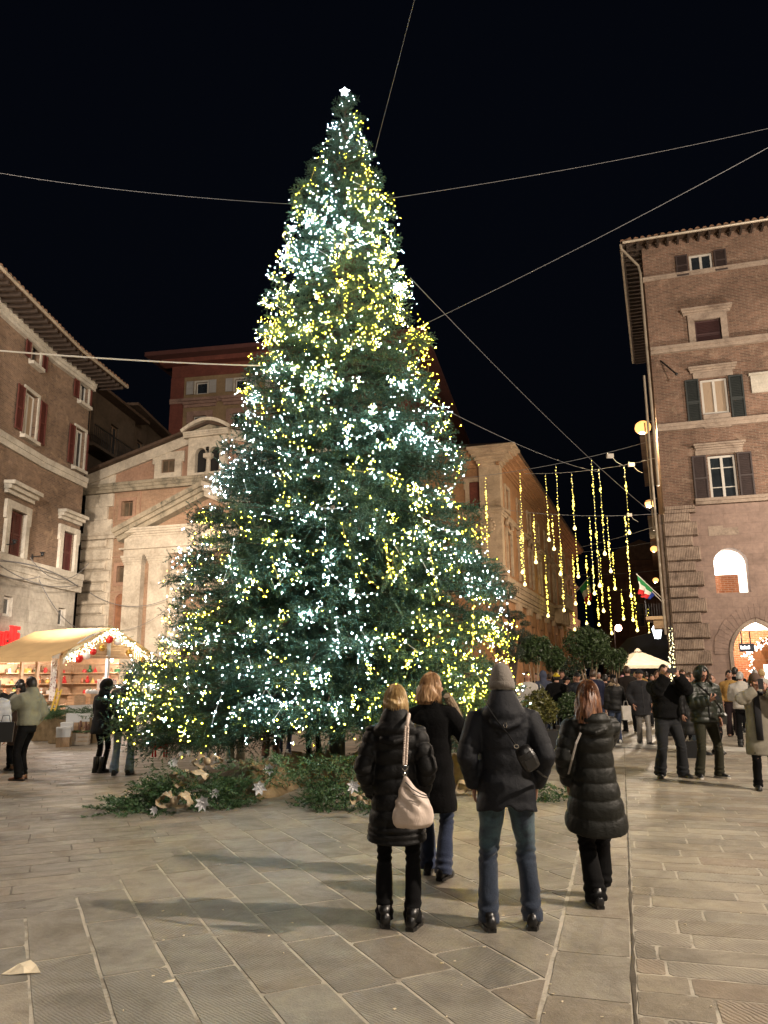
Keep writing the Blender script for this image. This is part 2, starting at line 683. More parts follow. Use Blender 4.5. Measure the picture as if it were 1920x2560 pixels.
bd = MB(); e1 = b1 - s1 * 12 + n1 * .1; e2 = b1 + s1 * 26 + n1 * .1
bd.add([(e1.x, e1.y, -.0012), (e2.x, e2.y, -.0012), (e2.x - 30, e2.y, -.0012), (e1.x - 30, e1.y, -.0012)], [(0, 1, 2, 3)])
part('joint_bed', bd, mat('dark_joint_bed', (.15, .135, .115), .9, .5, 3), None, 'structure', label='dark bed between the worn courses on the left')
# the pale stone strip that crosses the square in front of the crowd
m_pale = stone_mat('pale_strip_stone', (.62, .60, .55), (.4, .39, .36), 2.0, .6, .2)
pm = MB()
for (xa, ya, xb, yb) in ((1480, 1862, 1925, 1876), (-80, 1826, 175, 1834)):
    a = V2(gnd(xa, ya)); b = V2(gnd(xb, yb)); dd = (b - a).normalized(); q = Vector((-dd.y, dd.x)) * .5
    t = 0
    while t < (b - a).length:
        p = a + dd * t; r = a + dd * (t + .88)
        pm.poly([tuple(p - q), tuple(r - q), tuple(r + q), tuple(p + q)], -.01, .0075)
        t += .9
part('pale_strip', pm, m_pale, None, 'structure', label='strip of pale stone slabs crossing the square')

# small litter on the stones
m_pap = mat('paper', (.80, .70, .52), .8, .15, 8, .3, 30)
p = gnd(58, 2432)
nap = MB()
ox, oy = p.x, p.y
nap.add([(ox - .115, oy - .03, .004), (ox - .06, oy - .045, .006), (ox + .02, oy - .04, .012), (ox + .105, oy - .01, .005), (ox + .06, oy + .035, .03),
         (ox + .005, oy + .075, .045), (ox - .04, oy + .03, .04), (ox, oy, .035), (ox + .04, oy - .005, .008), (ox - .075, oy - .01, .010)],
        [(0, 1, 9), (1, 2, 7), (1, 7, 9), (2, 3, 8), (2, 8, 7), (3, 4, 8), (4, 5, 7), (4, 7, 8), (5, 6, 7), (6, 9, 7), (6, 0, 9)])
o = link('paper_napkin', nap.mesh('paper_napkin'), m_pap)
sol = o.modifiers.new('thickness', 'SOLIDIFY'); sol.thickness = .003
tag(o, 'crumpled cream paper napkin lying on the slabs at the lower left', 'litter')
lit = MB()
for i in range(46):
    px, py = rg.uniform(60, 1880), rg.uniform(2050, 2550)
    q = gnd(px, py); s = rg.uniform(.004, .011)
    a = rg.uniform(0, 6)
    lit.obox(Matrix.Translation((q.x, q.y, .005)) @ Matrix.Rotation(a, 4, 'Z'), s * 2, s, .004)
part('crumb_litter', lit, m_pap, None, 'stuff', label='tiny pale crumbs and confetti scattered over the paving')
p = gnd(420, 2457)
bb = MB(); bb.add([(p.x - .03, p.y - .01, .004), (p.x + .03, p.y, .004), (p.x + .035, p.y + .025, .012), (p.x - .01, p.y + .02, .006)], [(0, 1, 2, 3)])
tag(link('paper_scrap', bb.mesh('paper_scrap'), m_pap), 'small torn scrap of pale paper on a slab joint', 'litter')
# ------------------------------------------------------------------ facade toolkit


class Fac:
    def __init__(s, name, label, O, u, cat='building', group=None, empty_=True):
        s.O = Vector((O[0], O[1], 0)); u = Vector((u[0], u[1], 0)).normalized()
        s.u = u; s.inw = Vector((0, 0, 1)).cross(u)
        s.root = empty(name, s.O, math.atan2(u.y, u.x), label, cat, group)

    def uz(s, px, py, y=0.0):
        v = ray(px, py); o = s.O + s.inw * y
        t = (o - CP).dot(s.inw) / v.dot(s.inw)
        p = CP + v * t
        return (p - s.O).dot(s.u), p.z

    def rect(s, xl, xr, yt, yb, y=0.0):
        ym = (yt + yb) / 2; xm = (xl + xr) / 2
        return (s.uz(xl, ym, y)[0], s.uz(xr, ym, y)[0], s.uz(xm, yb, y)[1], s.uz(xm, yt, y)[1])

    def w(s, u, y, z):
        return s.O + s.u * u + s.inw * y + Vector((0, 0, z))

    def part(s, name, mb, m, parent=None, **k):
        return part(name, mb, m, parent or s.root, **k)


def wall_panel(F, u0, u1, z0, z1, holes, m, name='wall', y=0.0, th=.45, back=True):
    us = sorted(set([u0, u1] + [min(max(h[k], u0), u1) for h in holes for k in (0, 1)]))
    zs = sorted(set([z0, z1] + [min(max(h[k], z0), z1) for h in holes for k in (2, 3)]))
    mb = MB()
    for i in range(len(us) - 1):
        for j in range(len(zs) - 1):
            cu, cz = (us[i] + us[i + 1]) / 2, (zs[j] + zs[j + 1]) / 2
            if any(h[0] < cu < h[1] and h[2] < cz < h[3] for h in holes): continue
            if us[i + 1] - us[i] < 1e-4 or zs[j + 1] - zs[j] < 1e-4: continue
            mb.add([(us[i], y, zs[j]), (us[i + 1], y, zs[j]), (us[i + 1], y, zs[j + 1]), (us[i], y, zs[j + 1])], [(0, 1, 2, 3)])
    for h in holes:
        a, b, c, d = h[:4]
        mb.add([(a, y, c), (b, y, c), (b, y, d), (a, y, d), (a, y + th, c), (b, y + th, c), (b, y + th, d), (a, y + th, d)],
               [(0, 4, 5, 1), (1, 5, 6, 2), (2, 6, 7, 3), (3, 7, 4, 0)])
    return F.part(name, mb, m)


def window(F, r, m_frame, m_glass, parent=None, rec=.18, fw=.07, mull=1, bars=(), name='window', arch=False, sill=None, y=0.0):
    u0, u1, z0, z1 = r
    mb = MB(); e = .012
    u0 += e; u1 -= e; z0 += e; z1 -= e
    ya, yb = y + rec, y + rec + .06
    mb.box(u0, u0 + fw, ya, yb, z0, z1); mb.box(u1 - fw, u1, ya, yb, z0, z1)
    mb.box(u0 + fw, u1 - fw, ya, yb, z0, z0 + fw); mb.box(u0 + fw, u1 - fw, ya, yb, z1 - fw, z1)
    cuts = [u0 + fw]
    for k in range(mull):
        c = u0 + (u1 - u0) * (k + 1) / (mull + 1)
        mb.box(c - fw * .6, c + fw * .6, ya - .012, yb, z0 + fw, z1 - fw)
        cuts += [c - fw * .6, c + fw * .6]
    cuts.append(u1 - fw)
    for b in bars:
        zz = z0 + (z1 - z0) * b
        for k in range(0, len(cuts), 2):
            mb.box(cuts[k], cuts[k + 1], ya + .004, yb, zz - .018, zz + .018)
    w = F.part(name, mb, m_frame, parent)
    for k in range(0, len(cuts), 2):
        p = MB(); p.box(cuts[k], cuts[k + 1], ya + .03, ya + .045, z0 + fw, z1 - fw)
        part('pane', p, m_glass, w)
    return w


def shutter(F, u0, u1, z0, z1, m, y=-.05, slats=True, parent=None, open_=0.0):
    mb = MB(); t = .04; f = .06
    mb.box(u0, u0 + f, y - t, y, z0, z1); mb.box(u1 - f, u1, y - t, y, z0, z1)
    mb.box(u0 + f, u1 - f, y - t, y, z0, z0 + f); mb.box(u0 + f, u1 - f, y - t, y, z1 - f, z1)
    zm = (z0 + z1) / 2
    mb.box(u0 + f, u1 - f, y - t, y, zm - f / 2, zm + f / 2)
    if slats:
        n = max(6, int((z1 - z0) / .075))
        for i in range(n):
            z = z0 + f + (z1 - z0 - 2 * f) * (i + .5) / n
            if abs(z - zm) < .05: continue
            mb.add([(u0 + f, y - .004, z + .03), (u1 - f, y - .004, z + .03), (u1 - f, y - t + .006, z - .028), (u0 + f, y - t + .006, z - .028)], [(0, 1, 2, 3)])
    mb.box(u0 + f, u1 - f, y - .003, y - .001, z0 + f, z1 - f)
    return F.part('shutter', mb, m, parent)


def hood(F, u0, u1, z0, z1, m, out=.3, steps=3, name='window_hood', y=0.0):
    mb = MB()
    for i in range(steps):
        a = i / steps
        e = (u1 - u0) * .06 * (1 - (i + 1) / steps)
        mb.box(u0 + e, u1 - e, y - out * (i + 1) / steps, y + .04, z0 + (z1 - z0) * a, z0 + (z1 - z0) * (i + 1) / steps - .003)
    return F.part(name, mb, m)


def surround(F, r, wd, m, out=.07, name='window_surround', bottom=False, y=0.0, ears=True):
    u0, u1, z0, z1 = r
    mb = MB()
    mb.box(u0 - wd, u0, y - out, y + .03, z0, z1)
    mb.box(u1, u1 + wd, y - out, y + .03, z0, z1)
    mb.box(u0 - wd, u1 + wd, y - out - .004, y + .03, z1, z1 + wd)
    if ears:
        h = min(.5, (z1 - z0) * .25)
        mb.box(u0 - wd * 1.35, u0 - wd, y - out + .003, y + .03, z1 - h, z1 + wd - .004)
        mb.box(u1 + wd, u1 + wd * 1.35, y - out + .003, y + .03, z1 - h, z1 + wd - .004)
    if bottom:
        mb.box(u0 - wd, u1 + wd, y - out - .004, y + .03, z0 - wd, z0)
    return F.part(name, mb, m)


def ledge(F, u0, u1, z0, z1, m, out=.18, name='ledge', steps=2, y=0.0):
    mb = MB()
    for i in range(steps):
        mb.box(u0, u1, y - out * (.55 + .45 * (i + 1) / steps), y + .05, z0 + (z1 - z0) * i / steps, z0 + (z1 - z0) * (i + 1) / steps - .002)
    return F.part(name, mb, m)


def sill(F, u0, u1, z, m, out=.16, h=.1):
    mb = MB(); mb.box(u0 - .12, u1 + .12, -out, .06, z - h, z - .003)
    return F.part('window_sill', mb, m)


def arch_pts(u0, u1, zs, n=14, pointed=False):
    c = (u0 + u1) / 2; r = (u1 - u0) / 2
    out = []
    for i in range(n + 1):
        a = math.pi * (1 - i / n)
        if pointed:
            # two arcs of larger radius
            R2 = r * 1.35
            if i <= n / 2:
                t = i / (n / 2)
                amax = math.acos((R2 - r) / R2)
                an = math.pi - amax * t
                out.append((u0 + R2 + R2 * math.cos(an), zs + R2 * math.sin(an)))
            else:
                t = (n - i) / (n / 2)
                amax = math.acos((R2 - r) / R2)
                an = amax * t
                out.append((u1 - R2 + R2 * math.cos(an), zs + R2 * math.sin(an)))
        else:
            out.append((c + r * math.cos(a), zs + r * math.sin(a)))
    return out


def spandrels(F, u0, u1, zs, ztop, m, y=0.0, th=.3, pointed=False, name='arch_wall'):
    """fills the corners above an arch inside a square hole u0..u1, zs..ztop"""
    P = arch_pts(u0, u1, zs, 16, pointed)
    mb = MB()
    h = len(P) // 2
    for side in (0, 1):
        pts = P[:h + 1] if side == 0 else P[h:]
        corner = (u0, ztop) if side == 0 else (u1, ztop)
        for i in range(len(pts) - 1):
            mb.add([(corner[0], y, corner[1]), (pts[i][0], y, pts[i][1]), (pts[i + 1][0], y, pts[i + 1][1])], [(0, 1, 2)])
            mb.add([(pts[i][0], y, pts[i][1]), (pts[i + 1][0], y, pts[i + 1][1]), (pts[i + 1][0], y + th, pts[i + 1][1]), (pts[i][0], y + th, pts[i][1])], [(0, 1, 2, 3)])
        ap = P[h]
        mb.add([(corner[0], y, corner[1]), (ap[0], y, ap[1]), (ap[0], y, ztop)], [(0, 1, 2)])
    return F.part(name, mb, m)


def body(F, u0, u1, d0, d1, z1, m, name='body', skew=0.0):
    mb = MB()
    a = [(u0, d0), (u1, d0), (u1 + skew, d1), (u0 + skew, d1)]
    mb.poly(a, 0, z1)
    return F.part(name, mb, m)


def tiles_row(F, u0, u1, y, z, m, parent, pitch=.24, length=.45, rad=.1, slope=.35, individual=True, limit=300):
    base = MB()
    n = 6
    for sgn in (0,):
        rings = []
        for k in (0, 1):
            yy = k * length; zz = k * length * slope
            rings.append([(rad * math.cos(math.pi * j / (n - 1)), yy, zz + rad * math.sin(math.pi * j / (n - 1))) for j in range(n)])
        base.loft(rings, False, False, closed=False)
        base.add([p for p in rings[0]], [tuple(range(n))])
    me = base.mesh('tile'); me.materials.append(m)
    k = 0; u = u0
    joined = MB()
    while u < u1:
        du = rg.uniform(-.012, .012); dz = rg.uniform(-.012, .012)
        if individual and k < limit:
            link('tile', me, None, parent, loc=(u + du, y + rg.uniform(-.02, .02), z + dz))
        else:
            joined.add([(v[0] + u + du, v[1] + y, v[2] + z + dz) for v in base.v], base.f)
        u += pitch; k += 1
    if joined.f:
        part('tiles', joined, m, parent, 'stuff')


def hip_roof(F, u0, u1, d0, d1, z, rise, m, over=1.0, th=.16, name='roof'):
    mb = MB()
    a = [(u0 - over, d0 - over), (u1 + over, d0 - over), (u1 + over, d1 + over), (u0 - over, d1 + over)]
    ins = min((u1 - u0), (d1 - d0)) / 2
    b = [(u0 + ins * .98, d0 + ins * .98), (u1 - ins * .98, d0 + ins * .98), (u1 - ins * .98, d1 - ins * .98), (u0 + ins * .98, d1 - ins * .98)]
    mb.loft([[(p[0], p[1], z) for p in a], [(p[0], p[1], z + th) for p in a], [(p[0], p[1], z + th + rise) for p in b]])
    return F.part(name, mb, m)


# ------------------------------------------------------------------ shared building materials
m_brickL = brick_mat('brown_brick', (.27, .18, .125), (.17, .115, .085), (.27, .205, .155), .27, .07, stain=(.6,), bump=.3, light=(.34, .24, .16))
m_travL = brick_mat('pale_ashlar', (.50, .47, .41), (.44, .41, .36), (.36, .33, .29), 1.1, .48, .008, bump=.2)
m_white = stone_mat('pale_travertine', (.55, .51, .44), (.36, .33, .28), 1.4, .8, .3)
m_brownstone = stone_mat('brown_stone', (.36, .29, .21), (.2, .16, .12), 1.2)
m_redshut = mat('red_brown_shutter', (.10, .024, .017), .6, .2, 5)
m_roofdark = stone_mat('dark_tiles', (.10, .065, .045), (.05, .035, .026), 2.0)
m_tile = stone_mat('clay_tiles', (.33, .19, .12), (.16, .11, .08), 3.0)
m_wood = mat('weathered_rafter', (.042, .027, .019), .85, .3, 6)
m_glass = glass_mat('dark_window_glass')
m_curt = mat('curtain_behind_glass', (.34, .25, .17), .6, .25, 9, stretch=(9, 1, .4))
m_wfr = mat('white_window_frame', (.55, .52, .47), .55, .08)
m_brfr = mat('brown_window_frame', (.16, .10, .06), .6, .2)
m_pipe = mat('zinc_pipe', (.42, .36, .28), .45, .2, 4, metal=.3)
m_dkmetal = mat('dark_iron', (.03, .03, .032), .5, .2, metal=.6)

# ------------------------------------------------------------------ building on the left
A = Fac('palazzo', 'brown brick palazzo with dark red shutters and pale stone base on the left edge', (-14.2, 14.0), (.02, 1))
holes = []
wA = []
cornA = 16.1      # local u of the bend in the wall
ztopA = 15.1
rows = {
    'w1': (79, 102, 810, 916), 'w3': (58, 91, 980, 1099), 'w5': (17, 57, 1276, 1391), 's1': (8, 31, 1490, 1541)}
rA = {k: A.rect(*v) for k, v in rows.items()}
# a further column of the same windows towards the camera, outside the frame
for k in ('w1', 'w3', 'w5', 's1'):
    a, b, c, d = rA[k]
    for sh in (-4.1, -8.2):
        rA[k + str(sh)] = (a + sh, b + sh, c, d)
zl0, zl1 = 5.35, 6.15
up = [r for k, r in rA.items() if k[0] == 'w']
lo = [r for k, r in rA.items() if k[0] == 's']
wall_panel(A, 0, cornA, zl1 - .1, ztopA, up, m_brickL)
wall_panel(A, 0, cornA, 0, zl0 + .1, lo, m_travL, 'stone_base')
for k, r in rA.items():
    if k[0] == 's':
        window(A, r, m_wfr, m_glass, rec=.12, mull=0, fw=.09)
    elif k.startswith('w5'):
        surround(A, r, .28, m_white, .12)
        hood(A, r[0] - .55, r[1] + .55, r[3] + .5, r[3] + .95, m_white, .42)
        md = (r[0] + r[1]) / 2
        shutter(A, r[0] + .02, md - .02, r[2] + .02, r[3] - .02, m_redshut, .12)
        shutter(A, md + .02, r[1] - .02, r[2] + .02, r[3] - .02, m_redshut, .12)
    else:
        surround(A, r, .14, m_white, .05, ears=False)
        sill(A, r[0], r[1], r[2], m_white, .22, .14)
        window(A, r, m_wfr if k.startswith('w3') else m_brfr, m_curt if k.startswith('w3') else m_glass, rec=.14)
        wd = (r[1] - r[0]) / 2 + .02
        shutter(A, r[0] - wd - .16, r[0] - .15, r[2] + .05, r[3] - .03, m_redshut, -.06)
        shutter(A, r[1] + .15, r[1] + wd + .16, r[2] + .05, r[3] - .03, m_redshut, -.06)
ledge(A, 0, cornA + .1, zl0, zl1, m_white, .24, steps=3)
ledge(A, 0, cornA + .1, 10.05, 10.5, m_white, .16, name='string_course')
ledge(A, 0, cornA + .1, ztopA - .45, ztopA, m_white, .26, name='cornice', steps=3)

# second, slightly turned bay up to the alley corner
pb = A.w(cornA, 0, 0)
A2 = Fac('palazzo', 'turned end bay of the left palazzo with closed dark shutters beside the alley', (pb.x, pb.y), (.12, 1))
L2 = 3.35
r2 = {k: A2.rect(*v) for k, v in {'w2': (199, 222, 921, 1012), 'w4': (185, 210, 1072, 1174), 'w6': (151, 182, 1330, 1430), 's2': (145, 163, 1520, 1565)}.items()}
wall_panel(A2, 0, L2, zl1 - .1, ztopA, [r2['w2'], r2['w4'], r2['w6']], m_brickL)
wall_panel(A2, 0, L2, 0, zl0 + .1, [r2['s2']], m_travL, 'stone_base')
window(A2, r2['s2'], m_wfr, m_glass, mull=0, rec=.14)
for k in ('w2', 'w4'):
    r = r2[k]
    surround(A2, r, .13, m_white, .05, ears=False); sill(A2, r[0], r[1], r[2], m_white, .2, .14)
    window(A2, r, m_wfr, m_glass, rec=.14)
    wd = (r[1] - r[0]) / 2 + .02
    shutter(A2, r[0] - wd - .15, r[0] - .14, r[2] + .05, r[3] - .03, m_redshut, -.06)
    shutter(A2, r[1] + .14, min(r[1] + wd + .15, L2 - .02), r[2] + .05, r[3] - .03, m_redshut, -.06)
r = r2['w6']
surround(A2, r, .24, m_white, .12); hood(A2, r[0] - .45, r[1] + .45, r[3] + .45, r[3] + .85, m_white, .4)
md = (r[0] + r[1]) / 2
m_redshut2 = mat('dark_red_shutter', (.08, .016, .014), .6, .2, 5)
shutter(A2, r[0] + .02, md - .01, r[2] + .02, r[3] - .02, m_redshut2, .12); shutter(A2, md + .01, r[1] - .02, r[2] + .02, r[3] - .02, m_redshut2, .12)
ledge(A2, .1, L2 + .2, zl0, zl1, m_white, .24, steps=3)
ledge(A2, .1, L2 + .12, 10.05, 10.5, m_white, .16, name='string_course')
ledge(A2, .1, L2 + .15, ztopA - .45, ztopA, m_white, .26, name='cornice', steps=3)
body(A2, 0, L2, .5, 9, ztopA, m_brickL)
body(A, 0, cornA, .5, 9, ztopA, m_brickL)


def eave(F, u0, u1, z, over, m_under, m_t, rafters=True, n_ind=300, pitch=.22, end=None):
    """projecting eave: boards, rafters, a gutter and the first course of roof tiles"""
    mb = MB(); mb.add([(u0, -over, z - .02), (u1, -over, z - .02), (u1, .6, z + .16), (u0, .6, z + .16),
                       (u0, -over, z + .05), (u1, -over, z + .05), (u1, .9, z + .24), (u0, .9, z + .24)],
                      [(0, 3, 2, 1), (0, 1, 5, 4), (4, 5, 6, 7), (0, 4, 7, 3), (1, 2, 6, 5)])
    roof = F.part('roof', mb, m_under)
    if rafters:
        r_ = MB(); u = u0 + .2
        while u < u1:
            r_.box(u - .045, u + .045, -over + .08, .04, z - .16, z - .03); u += .42
        part('rafters', r_, m_wood, roof, 'stuff')
    gt = MB(); gt.tube([F_l for F_l in ((u0, -over - .05, z), (u1, -over - .05, z))], .06, 8)
    part('gutter', gt, m_pipe, roof)
    tiles_row(F, u0, u1, -over - .06, z + .06, m_t, roof, pitch=pitch, individual=n_ind > 0, limit=n_ind)
    return roof


eave(A, -.5, cornA + .15, ztopA + .02, 1.25, m_roofdark, m_tile, pitch=.30, n_ind=0)
eave(A2, .15, L2 + 1.0, ztopA + .02, 1.25, m_roofdark, m_tile, pitch=.30, n_ind=0)

# red shop lettering on the wall: i n e l l i, thin serif characters
m_neon = emit('red_neon', (1, .012, .012), .85, (.7, .02, .02))
sg = Fac('shop_sign', 'glowing red shop lettering on the pale stone wall at the left edge', tuple(A.w(0, -.28, 0)[:2]), (.02, 1), cat='sign')
u_l, z_b = sg.uz(-14, 1612); u_r, z_t = sg.uz(47, 1567)
zz0, zz1 = 3.62, 4.42
LW = (u_r - u_l)


def letters(txt, x0, x1, z0, z1, root, m, y0=-.10, y1=0.0):
    adv = {'i': .55, 'n': 1.15, 'e': 1.0, 'l': .6}
    tot = sum(adv[c] for c in txt); k = (x1 - x0) / tot; x = x0
    xh = z0 + (z1 - z0) * .66; s = k * .14
    for c in txt:
        mb = MB()
        w_ = adv[c] * k
        a = x + w_ * .12; b = x + w_ * .88; mdl = (a + b) / 2
        if c in 'il':
            top = z1 if c == 'l' else xh
            mb.box(mdl - s, mdl + s, y0, y1, z0, top)
            mb.box(mdl - s * 2, mdl + s * 2, y0 - .003, y1, z0 - .012, z0 + s * .7)
            mb.box(mdl - s * 2, mdl, y0 - .003, y1, top - s * .7, top + .006)
            if c == 'i': mb.box(mdl - s, mdl + s, y0, y1, z1 - s * 2.2, z1)
        elif c == 'n':
            mb.box(a, a + 2 * s, y0, y1, z0, xh); mb.box(b - 2 * s, b, y0, y1, z0, xh - s)
            mb.box(a + 2 * s, b - s * .6, y0 + .002, y1, xh - s * 1.5, xh - .002)
            mb.box(a - s * .6, a + s * 2.6, y0 - .003, y1, z0 - .012, z0 + s * .7); mb.box(b - s * 2.6, b + s * .6, y0 - .003, y1, z0 - .012, z0 + s * .7)
        else:
            P = [(mdl + (b - a) / 2 * math.cos(t) * .95, (z0 + xh) / 2 + (xh - z0) / 2 * math.sin(t)) for t in [R(-38 - 0)] + [R(q) for q in range(0, 321, 20)] if True]
            P = [(mdl + (b - a) / 2 * math.cos(R(q)) * .95, (z0 + xh) / 2 + (xh - z0) / 2 * math.sin(R(q))) for q in range(0, 322, 20)]
            for i in range(len(P) - 1):
                mb.bar((P[i][0], (y0 + y1) / 2, P[i][1]), (P[i + 1][0], (y0 + y1) / 2, P[i + 1][1]), s * 1.5, y1 - y0, up=(0, 1, 0))
            zc = (z0 + xh) / 2
            mb.box(a + s, b - s * .3, y0 - .002, y1, zc - s * .5, zc + s * .5)
        part('letter', mb, m, root)
        x += w_


letters('inelli', u_l - .2, u_r, z_b, z_t, sg.root, m_neon)
rb = MB(); rb.box(u_l - .5, u_r, .0, .03, z_b + .1, z_b + .14); rb.box(u_l - .5, u_r, .0, .03, z_t - .34, z_t - .3)
sg.part('mounting_rail', rb, m_dkmetal)

# small iron wall lantern brackets on the ledge of the left house
for (px, py, lb) in ((8, 1362, 'small iron bracket lamp beside the first shuttered window of the left palazzo'), (80, 1392, 'twin iron insulator bracket above the stone ledge of the left palazzo')):
    u, z = A.uz(px, py)
    f = MB(); f.tube([(u, 0, z), (u, -.25, z + .02), (u + .12, -.35, z + .05)], .018, 6); f.ball((u + .12, -.35, z + .12), .07, 8, 6); f.box(u + .04, u + .2, -.43, -.27, z + .17, z + .2)
    f.box(u - .05, u + .05, -.03, 0, z - .1, z + .1)
    o = link('wall_bracket', f.mesh('wall_bracket'), m_dkmetal)
    o.matrix_world = A.root.matrix_basis.copy()
    tag(o, lb, 'bracket')

# ------------------------------------------------------------------ alley wall and the dark houses behind the church
m_old = stone_mat('old_rubble_stone', (.34, .26, .17), (.16, .12, .08), 2.2, bump=.8)
AL = Fac('alley_house', 'old rubble stone house with a dark arched doorway at the end of the alley', (-17.5, 39.5), (1, -.3))
h = AL.rect(185, 207, 1558, 1700)
wall_panel(AL, 0, 4.6, 0, 8.2, [(h[0], h[1], 0, h[3])], m_old)
spandrels(AL, h[0], h[1], h[3] - (h[1] - h[0]) / 2, h[3], m_old)
dd = MB(); dd.box(h[0], h[1], .35, .4, 0, h[3]); AL.part('door', dd, m_brfr)
ledge(AL, 0, 4.6, 5.4, 5.6, m_old, .12)
body(AL, 0, 4.6, .5, 6, 8.2, m_old)
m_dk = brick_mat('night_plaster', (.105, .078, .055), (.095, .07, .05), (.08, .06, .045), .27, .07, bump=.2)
D = Fac('tall_house', 'tall unlit brown house with a balcony rising behind the left palazzo', (-15.3, 35.5), (.10, 1))
hh = [D.rect(228, 243, 1000, 1065), D.rect(262, 276, 1080, 1140)]
hD = [(1.5 + 3 * i, 2.5 + 3 * i, z, z + 1.7) for i in range(2) for z in (6.5, 10, 13.6)]
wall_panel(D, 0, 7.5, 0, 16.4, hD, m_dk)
for r in hD: window(D, r, m_brfr, m_glass, rec=.15)
body(D, 0, 7.5, .5, 6, 16.4, m_dk)
bl_ = MB(); bl_.box(.8, 6.5, -1.0, 0, 12.9, 13.05)
bb_ = D.part('balcony', bl_, m_dk)
rl = MB(); rl.box(.8, 6.5, -1.0, -.96, 13.95, 14.0)
for i in range(29): rl.box(.8 + i * .2, .82 + i * .2, -.99, -.97, 13.05, 13.95)
part('railing', rl, m_dkmetal, bb_)
hip_roof(D, 0, 7.5, .1, 6, 16.42, 1.4, m_roofdark, .7)
D2 = Fac('tall_house', 'long dark house with a sloping roofline between the tall house and the red tower house', (-14.9, 43.2), (.046, 1))
hD = [(1.2 + 3.2 * i, 2.3 + 3.2 * i, z, z + 1.8) for i in range(4) for z in (7, 10.6, 14.0)]
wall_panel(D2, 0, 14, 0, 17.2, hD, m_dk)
for r in hD: window(D2, r, m_brfr, m_glass, rec=.15, mull=0)
body(D2, 0, 14, .5, 8, 17.2, m_dk)
hip_roof(D2, 0, 14, .1, 8, 17.22, 1.6, m_roofdark, .8)

# ------------------------------------------------------------------ church
m_och = brick_mat('orange_brick', (.41, .255, .165), (.34, .21, .135), (.40, .29, .2), .25, .06, stain=(.72,), bump=.3)
m_pla = stone_mat('salmon_plaster', (.42, .255, .175), (.30, .18, .12), 1.0, bump=.15)
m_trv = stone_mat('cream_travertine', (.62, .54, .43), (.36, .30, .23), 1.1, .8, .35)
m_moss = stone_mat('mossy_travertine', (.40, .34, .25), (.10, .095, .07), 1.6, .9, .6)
CH_ = Fac('church', 'ochre church with stone quoins, gabled porch and twin arched belfry behind the market stall', (-14.62, 37.0), (1, -.31))
F = CH_
uC = F.uz(524, 1240)[0]                       # axis of the front
Wc = 2 * uC
zc1 = F.uz(235, 1222)[1]; zc0 = F.uz(235, 1238)[1]    # main cornice
zb1 = F.uz(232, 1335)[1]; zb0 = F.uz(232, 1351)[1]    # lower cornice
qw = F.rect(224, 284, 1237, 1330)
wS = F.rect(304, 333, 1253, 1291)
wI = F.rect(292, 320, 1415, 1456)
ty = F.rect(493, 535, 1269, 1316)


def mir(r): return (Wc - r[1], Wc - r[0], r[2], r[3])


holes = [wS, mir(wS), wI, mir(wI), (uC - .75, uC + .75, ty[2], ty[3]), (uC - 1.1, uC + 1.1, 0, 3.6)]
wall_panel(F, 0, Wc, 0, zc0 + .03, holes, m_och)
dr = MB(); dr.box(uC - 1.1, uC + 1.1, .3, .36, 0, 3.6); F.part('door', dr, m_brfr)
surround(F, (uC - 1.1, uC + 1.1, 0, 3.6), .45, m_trv, .2)
surround(F, (uC - 1.1, uC + 1.1, 0, 5.6), 1.0, m_trv, .1, name='doorway_surround', ears=False)
m_win_b = mat('warm_dim_glass', (.10, .075, .05), .25, .4, 2)
for r in (wS, mir(wS), wI, mir(wI)):
    window(F, r, m_brfr, m_win_b, rec=.16, fw=.05)
    surround(F, r, .16, m_pla, .05, bottom=True, ears=False)
    u0, u1, z0, z1 = r
    k = MB(); a = .42
    for (x0, x1, q0, q1) in ((u0 - a, u0 - a + .05, z0 - a, z1 + a), (u1 + a - .05, u1 + a, z0 - a, z1 + a), (u0 - a, u1 + a, z1 + a, z1 + a + .05), (u0 - a, u1 + a, z0 - a - .05, z0 - a)):
        k.box(x0, x1, -.035, .02, q0, q1)
    F.part('panel_moulding', k, m_pla)
rt = (uC - .75, uC + .75, ty[2], ty[3])
window(F, rt, m_brfr, m_glass, rec=.2)
# arched niches between quoins and pilasters
nz = F.rect(287, 315, 1483, 1577)
for r in (nz, mir(nz)):
    P = [(r[0], 0.6), (r[0], r[3] - (r[1] - r[0]) / 2)] + arch_pts(r[0], r[1], r[3] - (r[1] - r[0]) / 2, 10)[1:-1] + [(r[1], r[3] - (r[1] - r[0]) / 2), (r[1], .6)]
    k = MB()
    for i in range(len(P) - 1):
        k.bar((P[i][0], -.02, P[i][1]), (P[i + 1][0], -.02, P[i + 1][1]), .07, .09, up=(0, 1, 0))
    F.part('niche_arch', k, m_pla)
    k = MB(); k.prism_y([(p[0], p[1]) for p in P], -.003, .002); F.part('niche', k, mat('niche_plaster', (.27, .12, .06), .9, .3, 3))
# corner pilaster strips of the upper storey
for r in (qw, mir(qw)):
    n_ = 3; hq = (r[3] - zb1) / n_
    for i in range(n_):
        k = MB(); e = .0 if i != 1 else -.28
        if r is qw: k.box(-.06, r[1] + e, -.12, .05, zb1 + i * hq, zb1 + (i + 1) * hq - .012)
        else: k.box(r[0] - e, Wc + .06, -.12, .05, zb1 + i * hq, zb1 + (i + 1) * hq - .012)
        F.part('corner_stone', k, m_trv)
